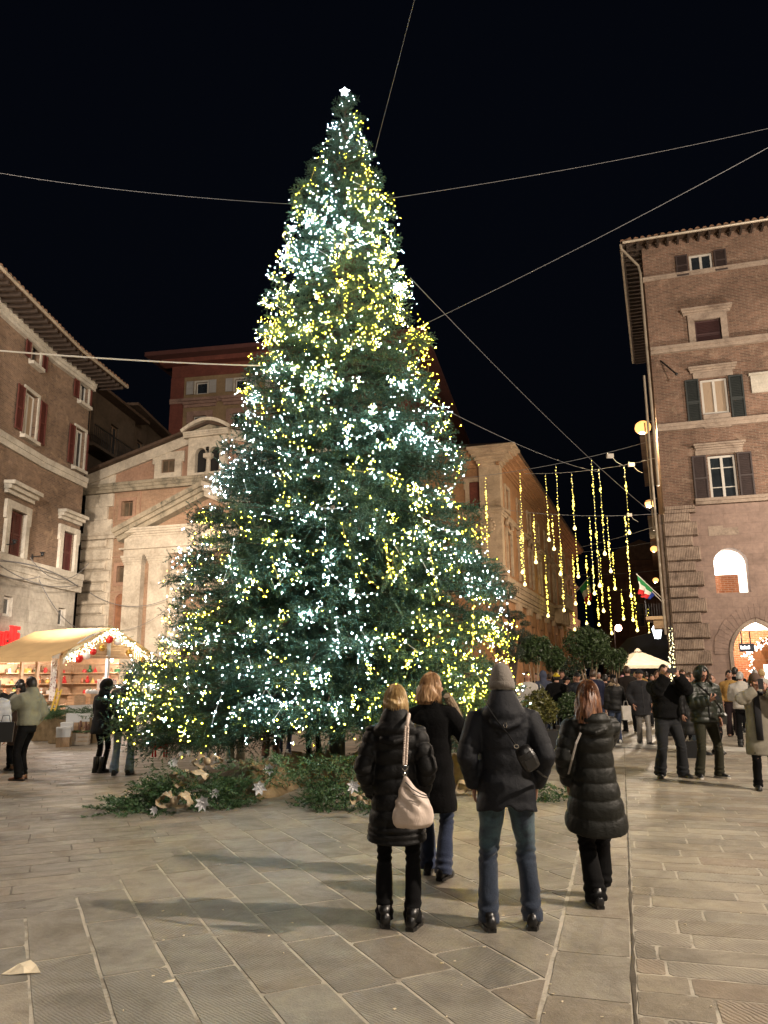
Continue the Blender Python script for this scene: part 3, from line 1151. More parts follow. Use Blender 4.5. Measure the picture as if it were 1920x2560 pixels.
# rusticated quoins of the lower storey
zq = zb0; i = 0
uq = F.uz(278, 1450)[0]
while zq > .2:
    hq = .62 if i % 2 else .44
    for mirr in (0, 1):
        w_ = uq * (.97 if i % 2 else .82)
        a, b = (-.12, w_) if not mirr else (Wc - w_, Wc + .12)
        z0, z1 = max(zq - hq, .02) + .03, zq - .02
        k = MB(); c_ = .06
        rings = []
        for (ins, yy) in ((0, .03), (0, -.13), (c_, -.21)):
            rings.append([(a + ins, yy, z0 + ins), (b - ins, yy, z0 + ins), (b - ins, yy, z1 - ins), (a + ins, yy, z1 - ins)])
        k.loft(rings, False, True)
        F.part('quoin', k, m_trv)
    zq -= hq; i += 1
for a, b in ((-.05, uq), (Wc - uq, Wc + .05)):
    k = MB(); k.box(a, b, -.05, .02, 0, zb0); F.part('quoin_backing', k, m_trv)
ledge(F, -.3, uC - 5.0 + 1.3, zb0, zb1, m_trv, .3, 'lower_cornice')
ledge(F, Wc - (uC - 5.0 + 1.3), Wc + .3, zb0, zb1, m_trv, .3, 'lower_cornice')
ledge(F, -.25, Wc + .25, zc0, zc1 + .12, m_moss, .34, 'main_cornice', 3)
# porch: pilasters, entablature and pediment
pl = [F.rect(322, 364, 1385, 1405), F.rect(383, 430, 1385, 1405)]
zcap1 = F.uz(345, 1391)[1]; zcap0 = F.uz(345, 1413)[1]
zent0 = zcap1; zent1 = F.uz(345, 1346)[1]; zhc1 = F.uz(345, 1325)[1]
for r in pl + [mir(r) for r in pl]:
    k = MB(); u0, u1 = r[0], r[1]
    k.box(u0, u1, -.32, .03, .5, zcap0)
    for j in range(4):
        e = .03 + .035 * j; k.box(u0 - e, u1 + e, -.32 - e, .04, zcap0 + (zcap1 - zcap0) * j / 4, zcap0 + (zcap1 - zcap0) * (j + 1) / 4 - .003)
    k.box(u0 - .1, u1 + .1, -.42, .04, 0, .5)
    F.part('pilaster', k, m_trv)
uP0 = pl[0][0] - .05; uP1 = Wc - uP0
k = MB(); k.box(uP0, uP1, -.36, .04, zent0, zent1); F.part('entablature', k, m_trv)
k = MB(); k.box(uP0 - .18, uP1 + .18, -.50, .04, zent0 + .28, zent0 + .36); F.part('entablature_moulding', k, m_trv)
ledge(F, uP0 - .35, uP1 + .35, zent1, zhc1, m_trv, .62, 'porch_cornice', 4)
apx = F.uz(510, 1212)[1]
for s_ in (-1, 1):
    k = MB()
    a = (uC + s_ * (uC - uP0 + .5), zhc1 - .02); b = (uC, apx)
    d = Vector((b[0] - a[0], b[1] - a[1])).normalized(); nrm = Vector((-d.y, d.x)) * (-1 if s_ > 0 else 1)
    for (t0, t1, o_) in ((0, .22, .78), (.22, .4, .66), (.4, .62, .5)):
        q = [(a[0] - nrm.x * t0, a[1] - nrm.y * t0), (b[0] - nrm.x * t0 * 0, b[1] - t0 / abs(d.x)), (b[0], b[1] - t1 / abs(d.x)), (a[0] - nrm.x * t1, a[1] - nrm.y * t1)]
        k.prism_y(q, -o_, .03)
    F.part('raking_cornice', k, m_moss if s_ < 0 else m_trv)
# gable wall, raking band, roof
zg0 = zc1 + .12
gl = F.uz(232, 1188)[1]
gslope = (F.uz(472, 1092)[1] - gl) / (F.uz(472, 1092)[0] - F.uz(232, 1188)[0])
gap = gl + gslope * uC
k = MB()
k.prism_y([(0, zg0 - .02), (Wc, zg0 - .02), (Wc, gl - .3), (uC, gap - .3), (0, gl - .3)], -.02, .5)
F.part('gable_wall', k, m_pla)
for a, b in ((-.02, 1.55), (Wc - 1.55, Wc + .02)):
    k = MB(); k.box(a, b, -.06, .02, zg0, gl - .1); F.part('corner_panel', k, m_trv)
for s_ in (-1, 1):
    k = MB(); e = .15
    a = (uC + s_ * (uC + e), gl - e * gslope)
    k.prism_y([(a[0], a[1] - .5), (uC, gap - .5), (uC, gap), (a[0], a[1])], -.16, 5.0)
    F.part('raking_band', k, m_trv)
    k = MB(); k.prism_y([(a[0] - s_ * -.2, a[1] - .05), (uC, gap + .01), (uC, gap + .16), (a[0] - s_ * -.2, a[1] + .1)], -.45, 14)
    F.part('roof', k, m_roofdark)
sq = F.rect(406, 440, 1150, 1183)
for r in (sq, mir(sq)):
    surround(F, r, .36, m_trv, .1, bottom=True, y=-.02)
    k = MB(); k.box(r[0], r[1], -.025, -.02, r[2], r[3]); w_ = F.part('window', k, m_brfr)
    k = MB(); k.box(r[0] + .08, (r[0] + r[1]) / 2 - .04, -.04, -.028, r[2] + .08, r[3] - .06); k.box((r[0] + r[1]) / 2 + .04, r[1] - .08, -.04, -.028, r[2] + .08, r[3] - .06)
    part('pane', k, m_win_b, w_)
# belfry with two arched openings under a curved pediment
bf = F.rect(478, 570, 1096, 1198)
bz0 = zg0 - .01; bz1 = F.uz(524, 1096)[1]
ow = (bf[1] - bf[0])
yb = -.30
k = MB()
oa = (bf[0] + ow * .20, bf[0] + ow * .48); ob = (bf[0] + ow * .57, bf[0] + ow * .85)
zsp = F.uz(510, 1138)[1]; ztp = zsp + (oa[1] - oa[0]) / 2 + .02
for (a, b) in ((bf[0], oa[0]), (oa[1], ob[0]), (ob[1], bf[1])):
    if (a, b) == (oa[1], ob[0]):
        k.box(a, b, yb, .2, ztp, ztp + .01)
        continue
    k.box(a, b, yb, .2, bz0, ztp)
k.box(bf[0], bf[1], yb, .2, ztp, bz1)
F.part('belfry', k, m_trv)
for (a, b) in (oa, ob):
    spandrels(F, a, b, zsp, ztp, m_trv, y=yb, th=.5, name='belfry_arch')
k = MB(); k.box(oa[0], ob[1], -.06, -.03, bz0, ztp); F.part('belfry_shade_sheet', k, mat('opening_shade', (.012, .010, .009), .9, 0))  # dark sheet behind the arches; the openings' shade is put into its colour
k = MB(); cx = (oa[1] + ob[0]) / 2
k.tube([(cx, yb + .14, bz0), (cx, yb + .14, bz0 + .15)], .17, 12); k.tube([(cx, yb + .14, bz0 + .15), (cx, yb + .14, zsp - .25)], [.12, .10], 12)
k.box(cx - .2, cx + .2, yb - .03, yb + .34, zsp - .22, zsp - .01); k.tube([(cx, yb + .14, zsp - .3), (cx, yb + .14, zsp - .22)], [.1, .18], 12)
k.box(oa[0] - .05, ob[1] + .05, yb - .06, .1, bz0, bz0 + .1)
F.part('column', k, m_trv, smooth=False)
ledge(F, bf[0] - .2, bf[1] + .2, bz1, bz1 + .28, m_trv, .22, 'belfry_cornice', 3, y=yb)
cm, cr = (bf[0] + bf[1]) / 2, ow / 2 + .3
k = MB(); P = []
n_ = 14
for i in range(n_ + 1):
    t = -1 + 2 * i / n_
    P.append((cm + cr * t, bz1 + .28 + .62 * math.cos(t * 1.35) / 1 - .62 * math.cos(1.35)))
k.prism_y([(cm - cr, bz1 + .27)] + P + [(cm + cr, bz1 + .27)], yb - .02, .3)
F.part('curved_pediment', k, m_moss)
k = MB()
for i in range(n_): k.bar((P[i][0], yb - .05, P[i][1] + .05), (P[i + 1][0], yb - .05, P[i + 1][1] + .05), .4, .16)
F.part('pediment_moulding', k, m_trv)
body(F, .02, Wc - .02, .5, 14, zc1, m_och)
# low tiled roof on the alley side
k = MB(); zr = F.uz(200, 1262)[1]
k.loft([[(-1.1, 1, zr - .1), (-1.1, 8, zr - .1), (-1.1, 8, zr), (-1.1, 1, zr)], [(.05, 1, zr + .5), (.05, 8, zr + .5), (.05, 8, zr + .62), (.05, 1, zr + .62)]])
F.part('side_roof', k, m_tile)
# ------------------------------------------------------------------ red and yellow tower house behind the church
m_red = stone_mat('dark_red_plaster', (.17, .055, .04), (.11, .04, .03), 1.0, bump=.1)
m_yel = stone_mat('ochre_plaster', (.27, .185, .105), (.2, .14, .08), .8, bump=.1)
m_mau = stone_mat('mauve_stone_trim', (.30, .19, .15), (.2, .12, .1), 1.5)
m_gry = mat('grey_shutter', (.34, .32, .30), .6, .1)
TW = Fac('tower_house', 'tall yellow house with a dark red top band and overhanging roof behind the church', (-15.1, 52), (1, -.184))
F = TW
LT = 17.0; zt = F.uz(445, 906)[1]
r1 = F.rect(490, 519, 956, 985); r1b = F.rect(588, 614, 952, 981)
r2_ = F.rect(482, 513, 1040, 1084); r2b = F.rect(586, 606, 1036, 1080)
dx = r1b[0] - r1[0]
cols = [r1[0] + i * dx for i in range(4)]
wid = r1[1] - r1[0]
H1 = [(c, c + wid, r1[2], r1[3]) for c in cols if c + wid < LT - .4]
H2 = [(c - .1, c + wid, r2_[2] - .8, r2_[3]) for c in cols if c + wid < LT - .4]
H3 = [(c - .1, c + wid, 8, 10.4) for c in cols if c + wid < LT - .4] + [(c - .1, c + wid, 12.2, 14.6) for c in cols if c + wid < LT - .4]
wall_panel(F, 0, LT, 0, zt, H1 + H2 + H3, m_yel)
zf = F.uz(460, 945)[1]
k = MB(); k.box(-.05, LT + .05, -.06, .02, zf + .02, zt); F.part('red_frieze', k, m_red)
k = MB(); k.box(-.08, F.uz(459, 1000)[0], -.09, .02, 0, zf); F.part('corner_strip', k, m_red)
k = MB(); k.box(LT - 1.0, LT + .08, -.09, .02, 0, zf); F.part('corner_strip', k, m_red)
zs0 = F.uz(520, 990)[1]
ledge(F, -.1, LT + .1, zs0 - .45, zs0 - .1, m_mau, .16, 'string_course')
for i, r in enumerate(H1):
    surround(F, r, .12, m_white, .06, ears=False)
    window(F, r, m_wfr, m_glass, mull=0, rec=.1)
    wd = (r[1] - r[0]) * .55
    shutter(F, r[0] - wd - .2, r[0] - .16, r[2], r[3] + .1, m_gry, -.08, slats=False)
    shutter(F, r[1] + .16, r[1] + wd + .2, r[2], r[3] + .1, m_gry, -.08, slats=False)
for r in H2 + H3:
    surround(F, r, .35, m_mau, .1)
    hood(F, r[0] - .8, r[1] + .8, r[3] + .65, r[3] + 1.25, m_mau, .4)
    window(F, r, m_gry, m_glass, mull=1, rec=.1, bars=(.5,))
body(F, 0.01, LT - .01, .5, 24, zt - .01, m_red, skew=.9)
k = MB()
ov = 1.5
k.loft([[(-ov, -ov, zt + .0), (LT + ov, -ov, zt), (LT + ov + 1.0, 25, zt), (-ov + 1, 25, zt)],
        [(-ov, -ov, zt + .3), (LT + ov, -ov, zt + .3), (LT + ov + 1.0, 25, zt + .3), (-ov + 1, 25, zt + .3)],
        [(7, 8, zt + 2.6), (LT - 7, 8, zt + 2.6), (LT - 6.5, 17, zt + 2.6), (7.5, 17, zt + 2.6)]])
F.part('roof', k, mat('red_eave_boards', (.09, .03, .024), .8, .2, 2))
k = MB(); k.box(-.7, LT + .7, -.7, .1, zt - .35, zt - .01); F.part('eave_cove', k, m_red)

# ------------------------------------------------------------------ orange palace with the stone corner pilaster
m_ora = stone_mat('orange_plaster', (.38, .21, .11), (.27, .145, .075), .7, bump=.12)
m_psto = stone_mat('palace_stone', (.44, .34, .24), (.26, .19, .13), 1.3, bump=.35)
SD = Vector((.356, 1)).normalized()
PX = 6.95
EF = Fac('palace', 'orange palace with a pale stone corner pilaster and rows of tall windows along the street', (PX - 5.0 * SD.y, 45.0 + 5.0 * SD.x), (SD.y, -SD.x))
F = EF
zE = F.uz(1251, 1127)[1]
zmid = F.uz(1250, 1279)[1]; zbd1 = F.uz(1250, 1440)[1]; zbd0 = zbd1 - .9
w1 = F.rect(1174, 1210, 1205, 1274); w2 = F.rect(1178, 1214, 1370, 1424)
w1b = (w1[0] - 3.4, w1[1] - 3.4, w1[2], w1[3])
wall_panel(F, 0, 5.0, 0, zE - .9, [w1, (w2[0], w2[1], zbd1 + .2, w2[3])], m_ora)
surround(F, w1, .25, m_psto, .1, bottom=True); window(F, w1, m_brfr, m_glass, rec=.18)
r = (w2[0], w2[1], zbd1 + .2, w2[3])
surround(F, r, .25, m_psto, .12); window(F, r, m_brfr, m_glass, rec=.2, bars=(.6,))
P = arch_pts(r[0] - .3, r[1] + .3, r[3] + .45, 12)
k = MB()
for i in range(len(P) - 1): k.bar((P[i][0], -.12, P[i][1]), (P[i + 1][0], -.12, P[i + 1][1]), .3, .16, up=(0, 1, 0))
k.box(r[0] - .55, r[1] + .55, -.28, .02, r[3] + .3, r[3] + .48)
F.part('arched_pediment', k, m_psto)


def cornice_big(F, u0, u1, z, m):
    k = MB()
    for i, o_ in enumerate((.12, .2, .34, .55, .85, 1.05)):
        k.box(u0, u1, -o_, .05, z - .95 + i * .16, z - .95 + (i + 1) * .16 - .003)
    return F.part('cornice', k, m)


cornice_big(F, 0, 5.0, zE, m_ora)
ledge(F, 0, 4.95, zmid - .15, zmid + .15, m_psto, .12, 'string_course')
ledge(F, 0, 4.95, zbd0, zbd1, m_psto, .25, 'stone_band', 3)
# the corner pilaster with its capital
k = MB()
pz = zbd1
k.box(3.85, 5.12, -.26, .5, pz, zmid - .25); F.part('corner_pilaster', k, m_psto); k = MB(); k.box(3.85, 5.12, -.26, .5, zmid + .2, zE - .95)
F.part('corner_pilaster', k, m_psto)
k = MB()
for i, o_ in enumerate((.05, .1, .16)):
    k.box(3.85 - o_, 5.12 + o_, -.26 - o_, .5, zmid - .25 + i * .15, zmid - .10 + i * .15 - .004)
F.part('capital', k, m_psto); k = MB()
for i, o_ in enumerate((.1, .25, .45, .7, .95, 1.15)):
    k.box(3.85 - o_ * .4, 5.12 + o_, -.26 - o_, .5, zE - .95 + i * .165, zE - .95 + (i + 1) * .165 - .004)
F.part('capital', k, m_psto); k = MB()
for i, o_ in enumerate((.22, .12)):
    k.box(3.85 - o_, 5.12 + o_, -.26 - o_, .5, pz + i * .25, pz + (i + 1) * .25 - .004)
F.part('capital', k, m_psto)
k = MB(); cu = 4.48
for a_ in range(8):
    t = a_ / 8 * 6.283; k.ball((cu + .2 * math.cos(t), -.3, zmid - .85 + .3 * math.sin(t)), .1, 6, 5)
k.ball((cu, -.3, zmid - .85), .16, 8, 6, (1, .6, 1.5))
F.part('carved_wreath', k, m_psto)
# pilaster drums joints
for i in range(1, 6):
    k = MB(); zz = pz + .55 + i * .62
    if zz < zmid - .6:
        k.box(3.84, 5.13, -.262, -.255, zz, zz + .012); F.part('stone_joint', k, m_brownstone)
# side front along the street
ES = Fac('palace', 'long street side of the orange palace with pedimented windows and a stone balcony', tuple((F.w(5.0, 0, 0))[:2]), tuple(SD))
S = ES
LS = 42.0; nb = 10; bay = LS / nb
Hs = []
up_, mn_, gr_ = [], [], []
for i in range(nb):
    c = bay * (i + .55)
    up_.append((c - .55, c + .55, zmid + .55, zE - 1.9)); mn_.append((c - .65, c + .65, zbd1 + .3, zmid - .95)); gr_.append((c - .8, c + .8, .2 if i % 3 == 1 else 1.2, 5.0))
wall_panel(S, 0, LS, 0, zE - .9, up_ + mn_ + gr_, m_ora)
for i in range(nb):
    window(S, up_[i], m_brfr, m_glass, rec=.18); surround(S, up_[i], .22, m_psto, .1, bottom=True)
    window(S, mn_[i], m_brfr, m_glass, rec=.18, bars=(.6,)); surround(S, mn_[i], .25, m_psto, .14)
    r = mn_[i]
    if i % 2 == 0:
        P = arch_pts(r[0] - .35, r[1] + .35, r[3] + .35, 10); k = MB()
        for j in range(len(P) - 1): k.bar((P[j][0], -.14, P[j][1] * .5 + (r[3] + .35) * .5), (P[j + 1][0], -.14, P[j + 1][1] * .5 + (r[3] + .35) * .5), .32, .14, up=(0, 1, 0))
        S.part('arched_pediment', k, m_psto)
    else:
        hood(S, r[0] - .45, r[1] + .45, r[3] + .3, r[3] + .7, m_psto, .4)
    window(S, gr_[i], m_brfr, m_glass, rec=.2)
    k = MB(); cpx = bay * (i + 1.04)
    k.box(cpx - .45, cpx + .45, -.16, .04, .6, zbd0 - .85); S.part('street_pilaster', k, m_ora)
    k = MB(); k.box(cpx - .55, cpx + .55, -.26, .04, zbd0 - .85, zbd0 - .45); S.part('pilaster_capital', k, m_psto)
    k = MB(); k.box(cpx - .55, cpx + .55, -.26, .04, 0, .6); S.part('pilaster_base', k, m_psto)
cornice_big(S, -.5, LS, zE, m_ora)
ledge(S, .5, LS, zmid - .15, zmid + .15, m_psto, .14, 'string_course')
ledge(S, .1, LS, zbd0, zbd1, m_psto, .3, 'stone_band', 3)
ledge(S, .1, LS, zbd0 - .45, zbd0 - .05, m_psto, .2, 'stone_band', 2)
# balcony of the palace
k = MB(); b0, b1_ = 21.0, 26.5
k.box(b0, b1_, -1.3, 0, zbd1 - .25, zbd1); bal = S.part('balcony', k, m_psto)
k = MB(); k.box(b0, b1_, -1.3, -1.12, zbd1 + .85, zbd1 + 1.0)
for i in range(22):
    u = b0 + .15 + i * .245; k.tube([(u, -1.2, zbd1), (u, -1.2, zbd1 + .3), (u, -1.2, zbd1 + .85)], [.05, .09, .05], 6, False)
part('balustrade', k, m_psto, bal)
for u in (b0 + .5, b1_ - .5, b0 + 2, b1_ - 2):
    k = MB(); k.prism_y([(u - .2, zbd1 - .26), (u - .2, zbd1 - 1.5), (u + .2, zbd1 - 1.5), (u + .2, zbd1 - .26)], -.9, 0); part('bracket', k, m_psto, bal)
k = MB(); k.box(-.02, LS, .46, .5, 0, zE - .9)
k2 = MB(); k2.poly([(0.02, .5), (LS, .5), (LS, 9), (0.02, 4.9)], 0, zE - .3)
S.part('body', k2, m_red)
k = MB()
k.loft([[(-1.1, -1.15, zE), (LS, -1.15, zE), (LS, 9, zE), (-1.1, 9, zE)], [(-1.1, -1.15, zE + .14), (LS, -1.15, zE + .14), (LS, 9, zE + .14), (-1.1, 9, zE + .14)],
        [(3.5, 3.5, zE + 1.8), (LS, 3.5, zE + 1.8), (LS, 4.5, zE + 1.8), (3.5, 4.5, zE + 1.8)]])
S.part('roof', k, m_roofdark)
# flags on the palace balcony
m_fg = mat('flag_green', (.02, .22, .06), .8, .1); m_fw = mat('flag_white', (.62, .60, .52), .8, .1); m_fr = mat('flag_red', (.5, .02, .02), .8, .1)
m_fb = mat('flag_blue', (.02, .05, .3), .8, .1)


def flag(root_p, tip_p, drop, width, mats, label, nm='flag'):
    """pole from root to tip, the cloth hanging down from the outer part of the pole"""
    ro = empty(nm, root_p, 0, label, 'flag')
    a = Vector((0, 0, 0)); b = Vector(tip_p) - Vector(root_p)
    k = MB(); k.tube([a, b], .03, 6); k.ball(b, .05, 6, 5); part('pole', k, m_wfr, ro)
    n_, m_ = 12, 8
    p0 = b * .98; p1 = b * .45
    for si, mt in enumerate(mats):
        k = MB(); rings = []
        for i in range(m_ + 1):
            t = (si + i / m_) / len(mats)
            row = []
            for j in range(n_ + 1):
                s = j / n_
                q = p0.lerp(p1, s * (1 - .55 * t))
                q = q + Vector((0, 0, -drop * t)) + Vector((.16 * math.sin(s * 14 + t * 2) * t, .10 * math.cos(s * 11) * t, 0))
                row.append(q)
            rings.append(row)
        k.loft(rings, False, False, closed=False)
        part('cloth', k, mt, ro, smooth=True)
    return ro


q0 = S.w(24.5, -1.3, zbd1 + .9); q1 = S.w(24.0, -3.0, zbd1 + 2.6)
flag(q0, q1, 2.0, .9, (m_fg, m_fw, m_fr), 'drooping green white and red flag on the stone balcony of the orange palace')

# ------------------------------------------------------------------ house closing the street
m_far = brick_mat('far_brick', (.13, .07, .05), (.11, .06, .045), (.1, .07, .05), .5, .14, bump=.1)
EN = Fac('brick_church', 'tall dark reddish brick front closing the far end of the street', (27.5, 99), (1, -.2))
wall_panel(EN, 0, 11, 0, 16, [(4.6, 6.4, 7.5, 10.5)], m_far)
window(EN, (4.6, 6.4, 7.5, 10.5), m_brfr, m_glass, bars=(.5,))
for u in (.4, 3.4, 6.9, 9.8):
    k = MB(); k.box(u, u + .8, -.35, .03, 0, 14.4); EN.part('pilaster', k, m_far)
ledge(EN, 0, 11, 14.4, 15.2, m_far, .5, 'cornice', 3)
body(EN, 0, 11, .5, 12, 16, m_far)
k = MB(); k.prism_y([(-.4, 16), (11.4, 16), (5.5, 18.6)], -.4, 12); EN.part('gable_roof', k, m_roofdark)
EN2 = Fac('low_house', 'low dark house front at the end of the street beside the tall brick front', (38.4, 97), (1, -.2))
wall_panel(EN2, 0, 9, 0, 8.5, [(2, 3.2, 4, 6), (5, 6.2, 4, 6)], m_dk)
for r in ((2, 3.2, 4, 6), (5, 6.2, 4, 6)): window(EN2, r, m_brfr, m_glass)
body(EN2, 0, 9, .5, 9, 8.5, m_dk)
hip_roof(EN2, 0, 9, .1, 9, 8.52, 1.5, m_roofdark, .5)

# ------------------------------------------------------------------ brick house on the right
m_brG = brick_mat('red_brown_brick', (.27, .155, .112), (.155, .095, .072), (.32, .25, .195), .28, .068, .013, stain=(.62,), bump=.55, light=(.36, .26, .19))
m_gst = stone_mat('dusty_stone', (.40, .32, .26), (.2, .15, .12), 1.6, .85, .5)
m_grs = NT('tooled_dark_stone')
vv = m_grs.coords()
cc = m_grs.ramp(m_grs.noise(vv, 2.4, 6, .7, .6), [(.3, (.12, .085, .065)), (.5, (.27, .20, .155)), (.7, (.40, .31, .24))])
m_grs.l(cc, m_grs.b.inputs['Base Color']); m_grs.b.inputs['Roughness'].default_value = .85
wv = m_grs.n('TexWave', Scale=5.0, Distortion=1.2, Detail=2.0); m_grs.l(vv, wv.inputs['Vector'])
m_grs.bump(m_grs.math('ADD', wv.outputs['Fac'], m_grs.noise(vv, 14, 5)), .7, .025)
m_grs = m_grs.m
m_gsm = brick_mat('mauve_ashlar', (.36, .265, .225), (.32, .235, .20), (.25, .18, .15), .9, .42, .006, stain=(.7,), bump=.3)
m_shg = mat('dark_green_shutter', (.022, .027, .026), .6, .15, 5)
m_shb = mat('dark_brown_shutter', (.045, .030, .028), .6, .15, 5)
G = Fac('brick_house', 'tall old brick house on the right with green shutters and tooled stone corner blocks', (11.56, 31.0), (1, -.30))
F = G
LG = 12.0
zG = F.uz(1640, 612)[1]
wt = F.rect(1723, 1782, 634, 682); wm = F.rect(1738, 1804, 799, 868); w2 = F.rect(1753, 1821, 946, 1034); w3 = F.rect(1773, 1843, 1137, 1247)
sh_ = 4.2
Hs = []
for r in (wt, wm, w2, w3): Hs += [r, (r[0] + sh_, r[1] + sh_, r[2], r[3])]
z3 = F.uz(1738, 1264)[1]; z3t = F.uz(1738, 1250)[1]
zs2 = F.uz(1700, 1066)[1]; zs1 = F.uz(1700, 873)[1]; zs0 = F.uz(1700, 688)[1]
wall_panel(F, 0, LG, z3, zG + .2, Hs, m_brG)
la = F.rect(1786, 1872, 1369, 1482)       # lit arched window
ar = F.rect(1830, 1950, 1551, 1700)       # pointed shop arch (continues outside the frame)
au0 = F.uz(1829, 1640)[0]; auc = F.uz(1889, 1560)[0]; au1 = auc * 2 - au0
aztop = F.uz(1889, 1551)[1]; azs = aztop - (au1 - au0) / 2 * 1.30
wall_panel(F, 0, LG, 0, z3, [la, (au0, au1, 0, aztop + .02)], m_gsm, 'stone_base', th=.7)
spandrels(F, la[0], la[1], la[3] - (la[1] - la[0]) / 2 * 1.0, la[3], m_gsm, th=.7)
spandrels(F, au0, au1, azs, aztop + .02, m_gsm, th=.7, pointed=True)
# moulded rim of the pointed arch and its voussoirs
P = arch_pts(au0, au1, azs, 22, True)
k = MB(); PP = [(au0, 0)] + P + [(au1, 0)]
for i in range(len(PP) - 1): k.bar((PP[i][0], -.02, PP[i][1]), (PP[i + 1][0], -.02, PP[i + 1][1]), .14, .13, up=(0, 1, 0))
F.part('arch_rim', k, m_gst)
P2 = [((p[0] - auc) * 1.0, p[1] - azs) for p in P]
for i in range(len(P) - 1):
    a, b = Vector((P2[i][0], P2[i][1])), Vector((P2[i + 1][0], P2[i + 1][1]))
    na = a.normalized() if a.length > .1 else Vector((0, 1)); nb_ = b.normalized()
    o_ = Vector((auc, azs))
    j = .012
    q = [a + na * .10, a + na * (.62 + .02 * (i % 3)), b + nb_ * (.62 + .02 * (i % 3)), b + nb_ * .10]
    c_ = sum(q, Vector((0, 0))) / 4
    q = [c_ + (x - c_) * .955 + o_ for x in q]
    k = MB(); k.prism_y([tuple(x) for x in q], -.035, .05); F.part('voussoir', k, m_gsm)
ledge(F, F.uz(1738, 1255)[0], LG, z3, z3t + .02, m_gst, .2, 'string_course')
ledge(F, .0, F.uz(1736, 1266)[0], z3 - .30, z3 - .02, m_grs, .3, 'block_cap')
ledge(F, .0, LG, zs2 - .16, zs2 + .14, m_gst, .14, 'string_course')
ledge(F, .0, LG, zs1 - .14, zs1 + .16, m_gst, .2, 'string_course')
ledge(F, -.06, LG, zs0 - .10, zs0 + .10, m_gst, .1, 'string_course')
# tooled blocks up the corner
rows_px = [(1282, 1306, 1724), (1306, 1341, 1742), (1342, 1367, 1731), (1367, 1403, 1750), (1404, 1430, 1738), (1430, 1466, 1758), (1468, 1495, 1744),
           (1496, 1531, 1765), (1532, 1558, 1752), (1558, 1596, 1773), (1598, 1625, 1759), (1626, 1662, 1778), (1663, 1690, 1764)]
zz = None
for i, (yt, yb_, xr) in enumerate(rows_px):
    ur, z1 = F.uz(xr, yt); z0 = F.uz((1700 + xr) / 2, yb_)[1]; z1 = F.uz((1690 + xr) / 2, yt)[1]
    k = MB(); c_ = .05
    z0 -= .005; a = -.10
    rings = [[(a, .02, z0), (ur, .02, z0), (ur, .02, z1), (a, .02, z1)], [(a, -.10, z0), (ur, -.10, z0), (ur, -.10, z1), (a, -.10, z1)],
             [(a + c_, -.20, z0 + c_), (ur - c_, -.20, z0 + c_), (ur - c_, -.20, z1 - c_), (a + c_, -.20, z1 - c_)]]
    k.loft(rings, False, True); F.part('tooled_block', k, m_grs)
    k = MB(); k.box(-.24, -.012, .02, 1.1 if i % 2 else .7, z0, z1); F.part('tooled_block', k, m_grs)
    zlast = z0
z = zlast; i = 0
while z > .3:
    hq = .42 if i % 2 == 0 else .56
    k = MB(); ur = 1.15 if i % 2 == 0 else .95
    k.box(-.10, ur, -.18, .02, max(z - hq, 0) + .03, z - .01); F.part('tooled_block', k, m_grs)
    z -= hq; i += 1
# top floor window
for dxs in (0, sh_):
    for (r, fm, gm, sm, bars) in ((wt, m_wfr, m_glass, m_shb, ()), (w2, m_wfr, m_curt, m_shg, ()), (w3, m_wfr, m_glass, m_shb, (.27, .72))):
        r = (r[0] + dxs, r[1] + dxs, r[2], r[3])
        window(F, r, fm, gm, rec=.08, bars=bars, fw=.085)
        wd = (r[1] - r[0]) * .5
        ext = .45 if r[3] - r[2] > 1.2 and r[2] > 10 else .05
        shutter(F, r[0] - wd - .08, r[0] - .06, r[2] - (ext if r is not wt else 0), r[3] + .03, sm, -.05)
        shutter(F, r[1] + .06, r[1] + wd + .08, r[2] - (ext if r is not wt else 0), r[3] + .03, sm, -.05)
    r = (wm[0] + dxs, wm[1] + dxs, wm[2], wm[3])
    surround(F, r, .26, m_gst, .1, ears=False); hood(F, r[0] - .5, r[1] + .5, r[3] + .27, r[3] + .55, m_gst, .25)
    shutter(F, r[0] + .01, r[1] - .01, r[2] + .01, r[3] - .01, mat('maroon_roller_shutter', (.055, .022, .022), .6, .15, 4), .1)
    r = (w2[0] + dxs, w2[1] + dxs, w2[2], w2[3])
    k = MB(); k.box(r[0] - .25, r[1] + .25, -.08, .02, r[3] + .06, r[3] + .3); F.part('lintel', k, m_gst)
    hood(F, r[0] - .42, r[1] + .42, r[3] + .31, r[3] + .55, m_gst, .24)
    k = MB(); k.box(r[0], r[1], -.06, .02, r[2] - .62, r[2] - .03); F.part('sill_panel', k, m_gst)
    r = (w3[0] + dxs, w3[1] + dxs, w3[2], w3[3])
    k = MB(); k.box(r[0] - .45, r[1] + .3, -.06, .02, r[3] + .05, r[3] + .25); F.part('lintel', k, m_gst)
    hood(F, r[0] - .5, r[1] + .42, r[3] + .26, r[3] + .5, m_gst, .24)
r = F.rect(1877, 1935, 938, 981)
k = MB(); k.box(r[0], r[1], -.07, .02, r[2], r[3]); k.box(r[0] - .06, r[1] + .06, -.14, .02, r[3], r[3] + .1); F.part('stone_plaque', k, m_white)
# patches of cut plaster on the stone base
k = MB(); pr = F.rect(1771, 1846, 1314, 1338)
k.box(pr[0], pr[1], -.012, .01, pr[2], pr[2] + .3); k.box(pr[0], pr[0] + .55, -.012, .01, pr[2] + .3, pr[3]); F.part('plaster_patch', k, m_gst)
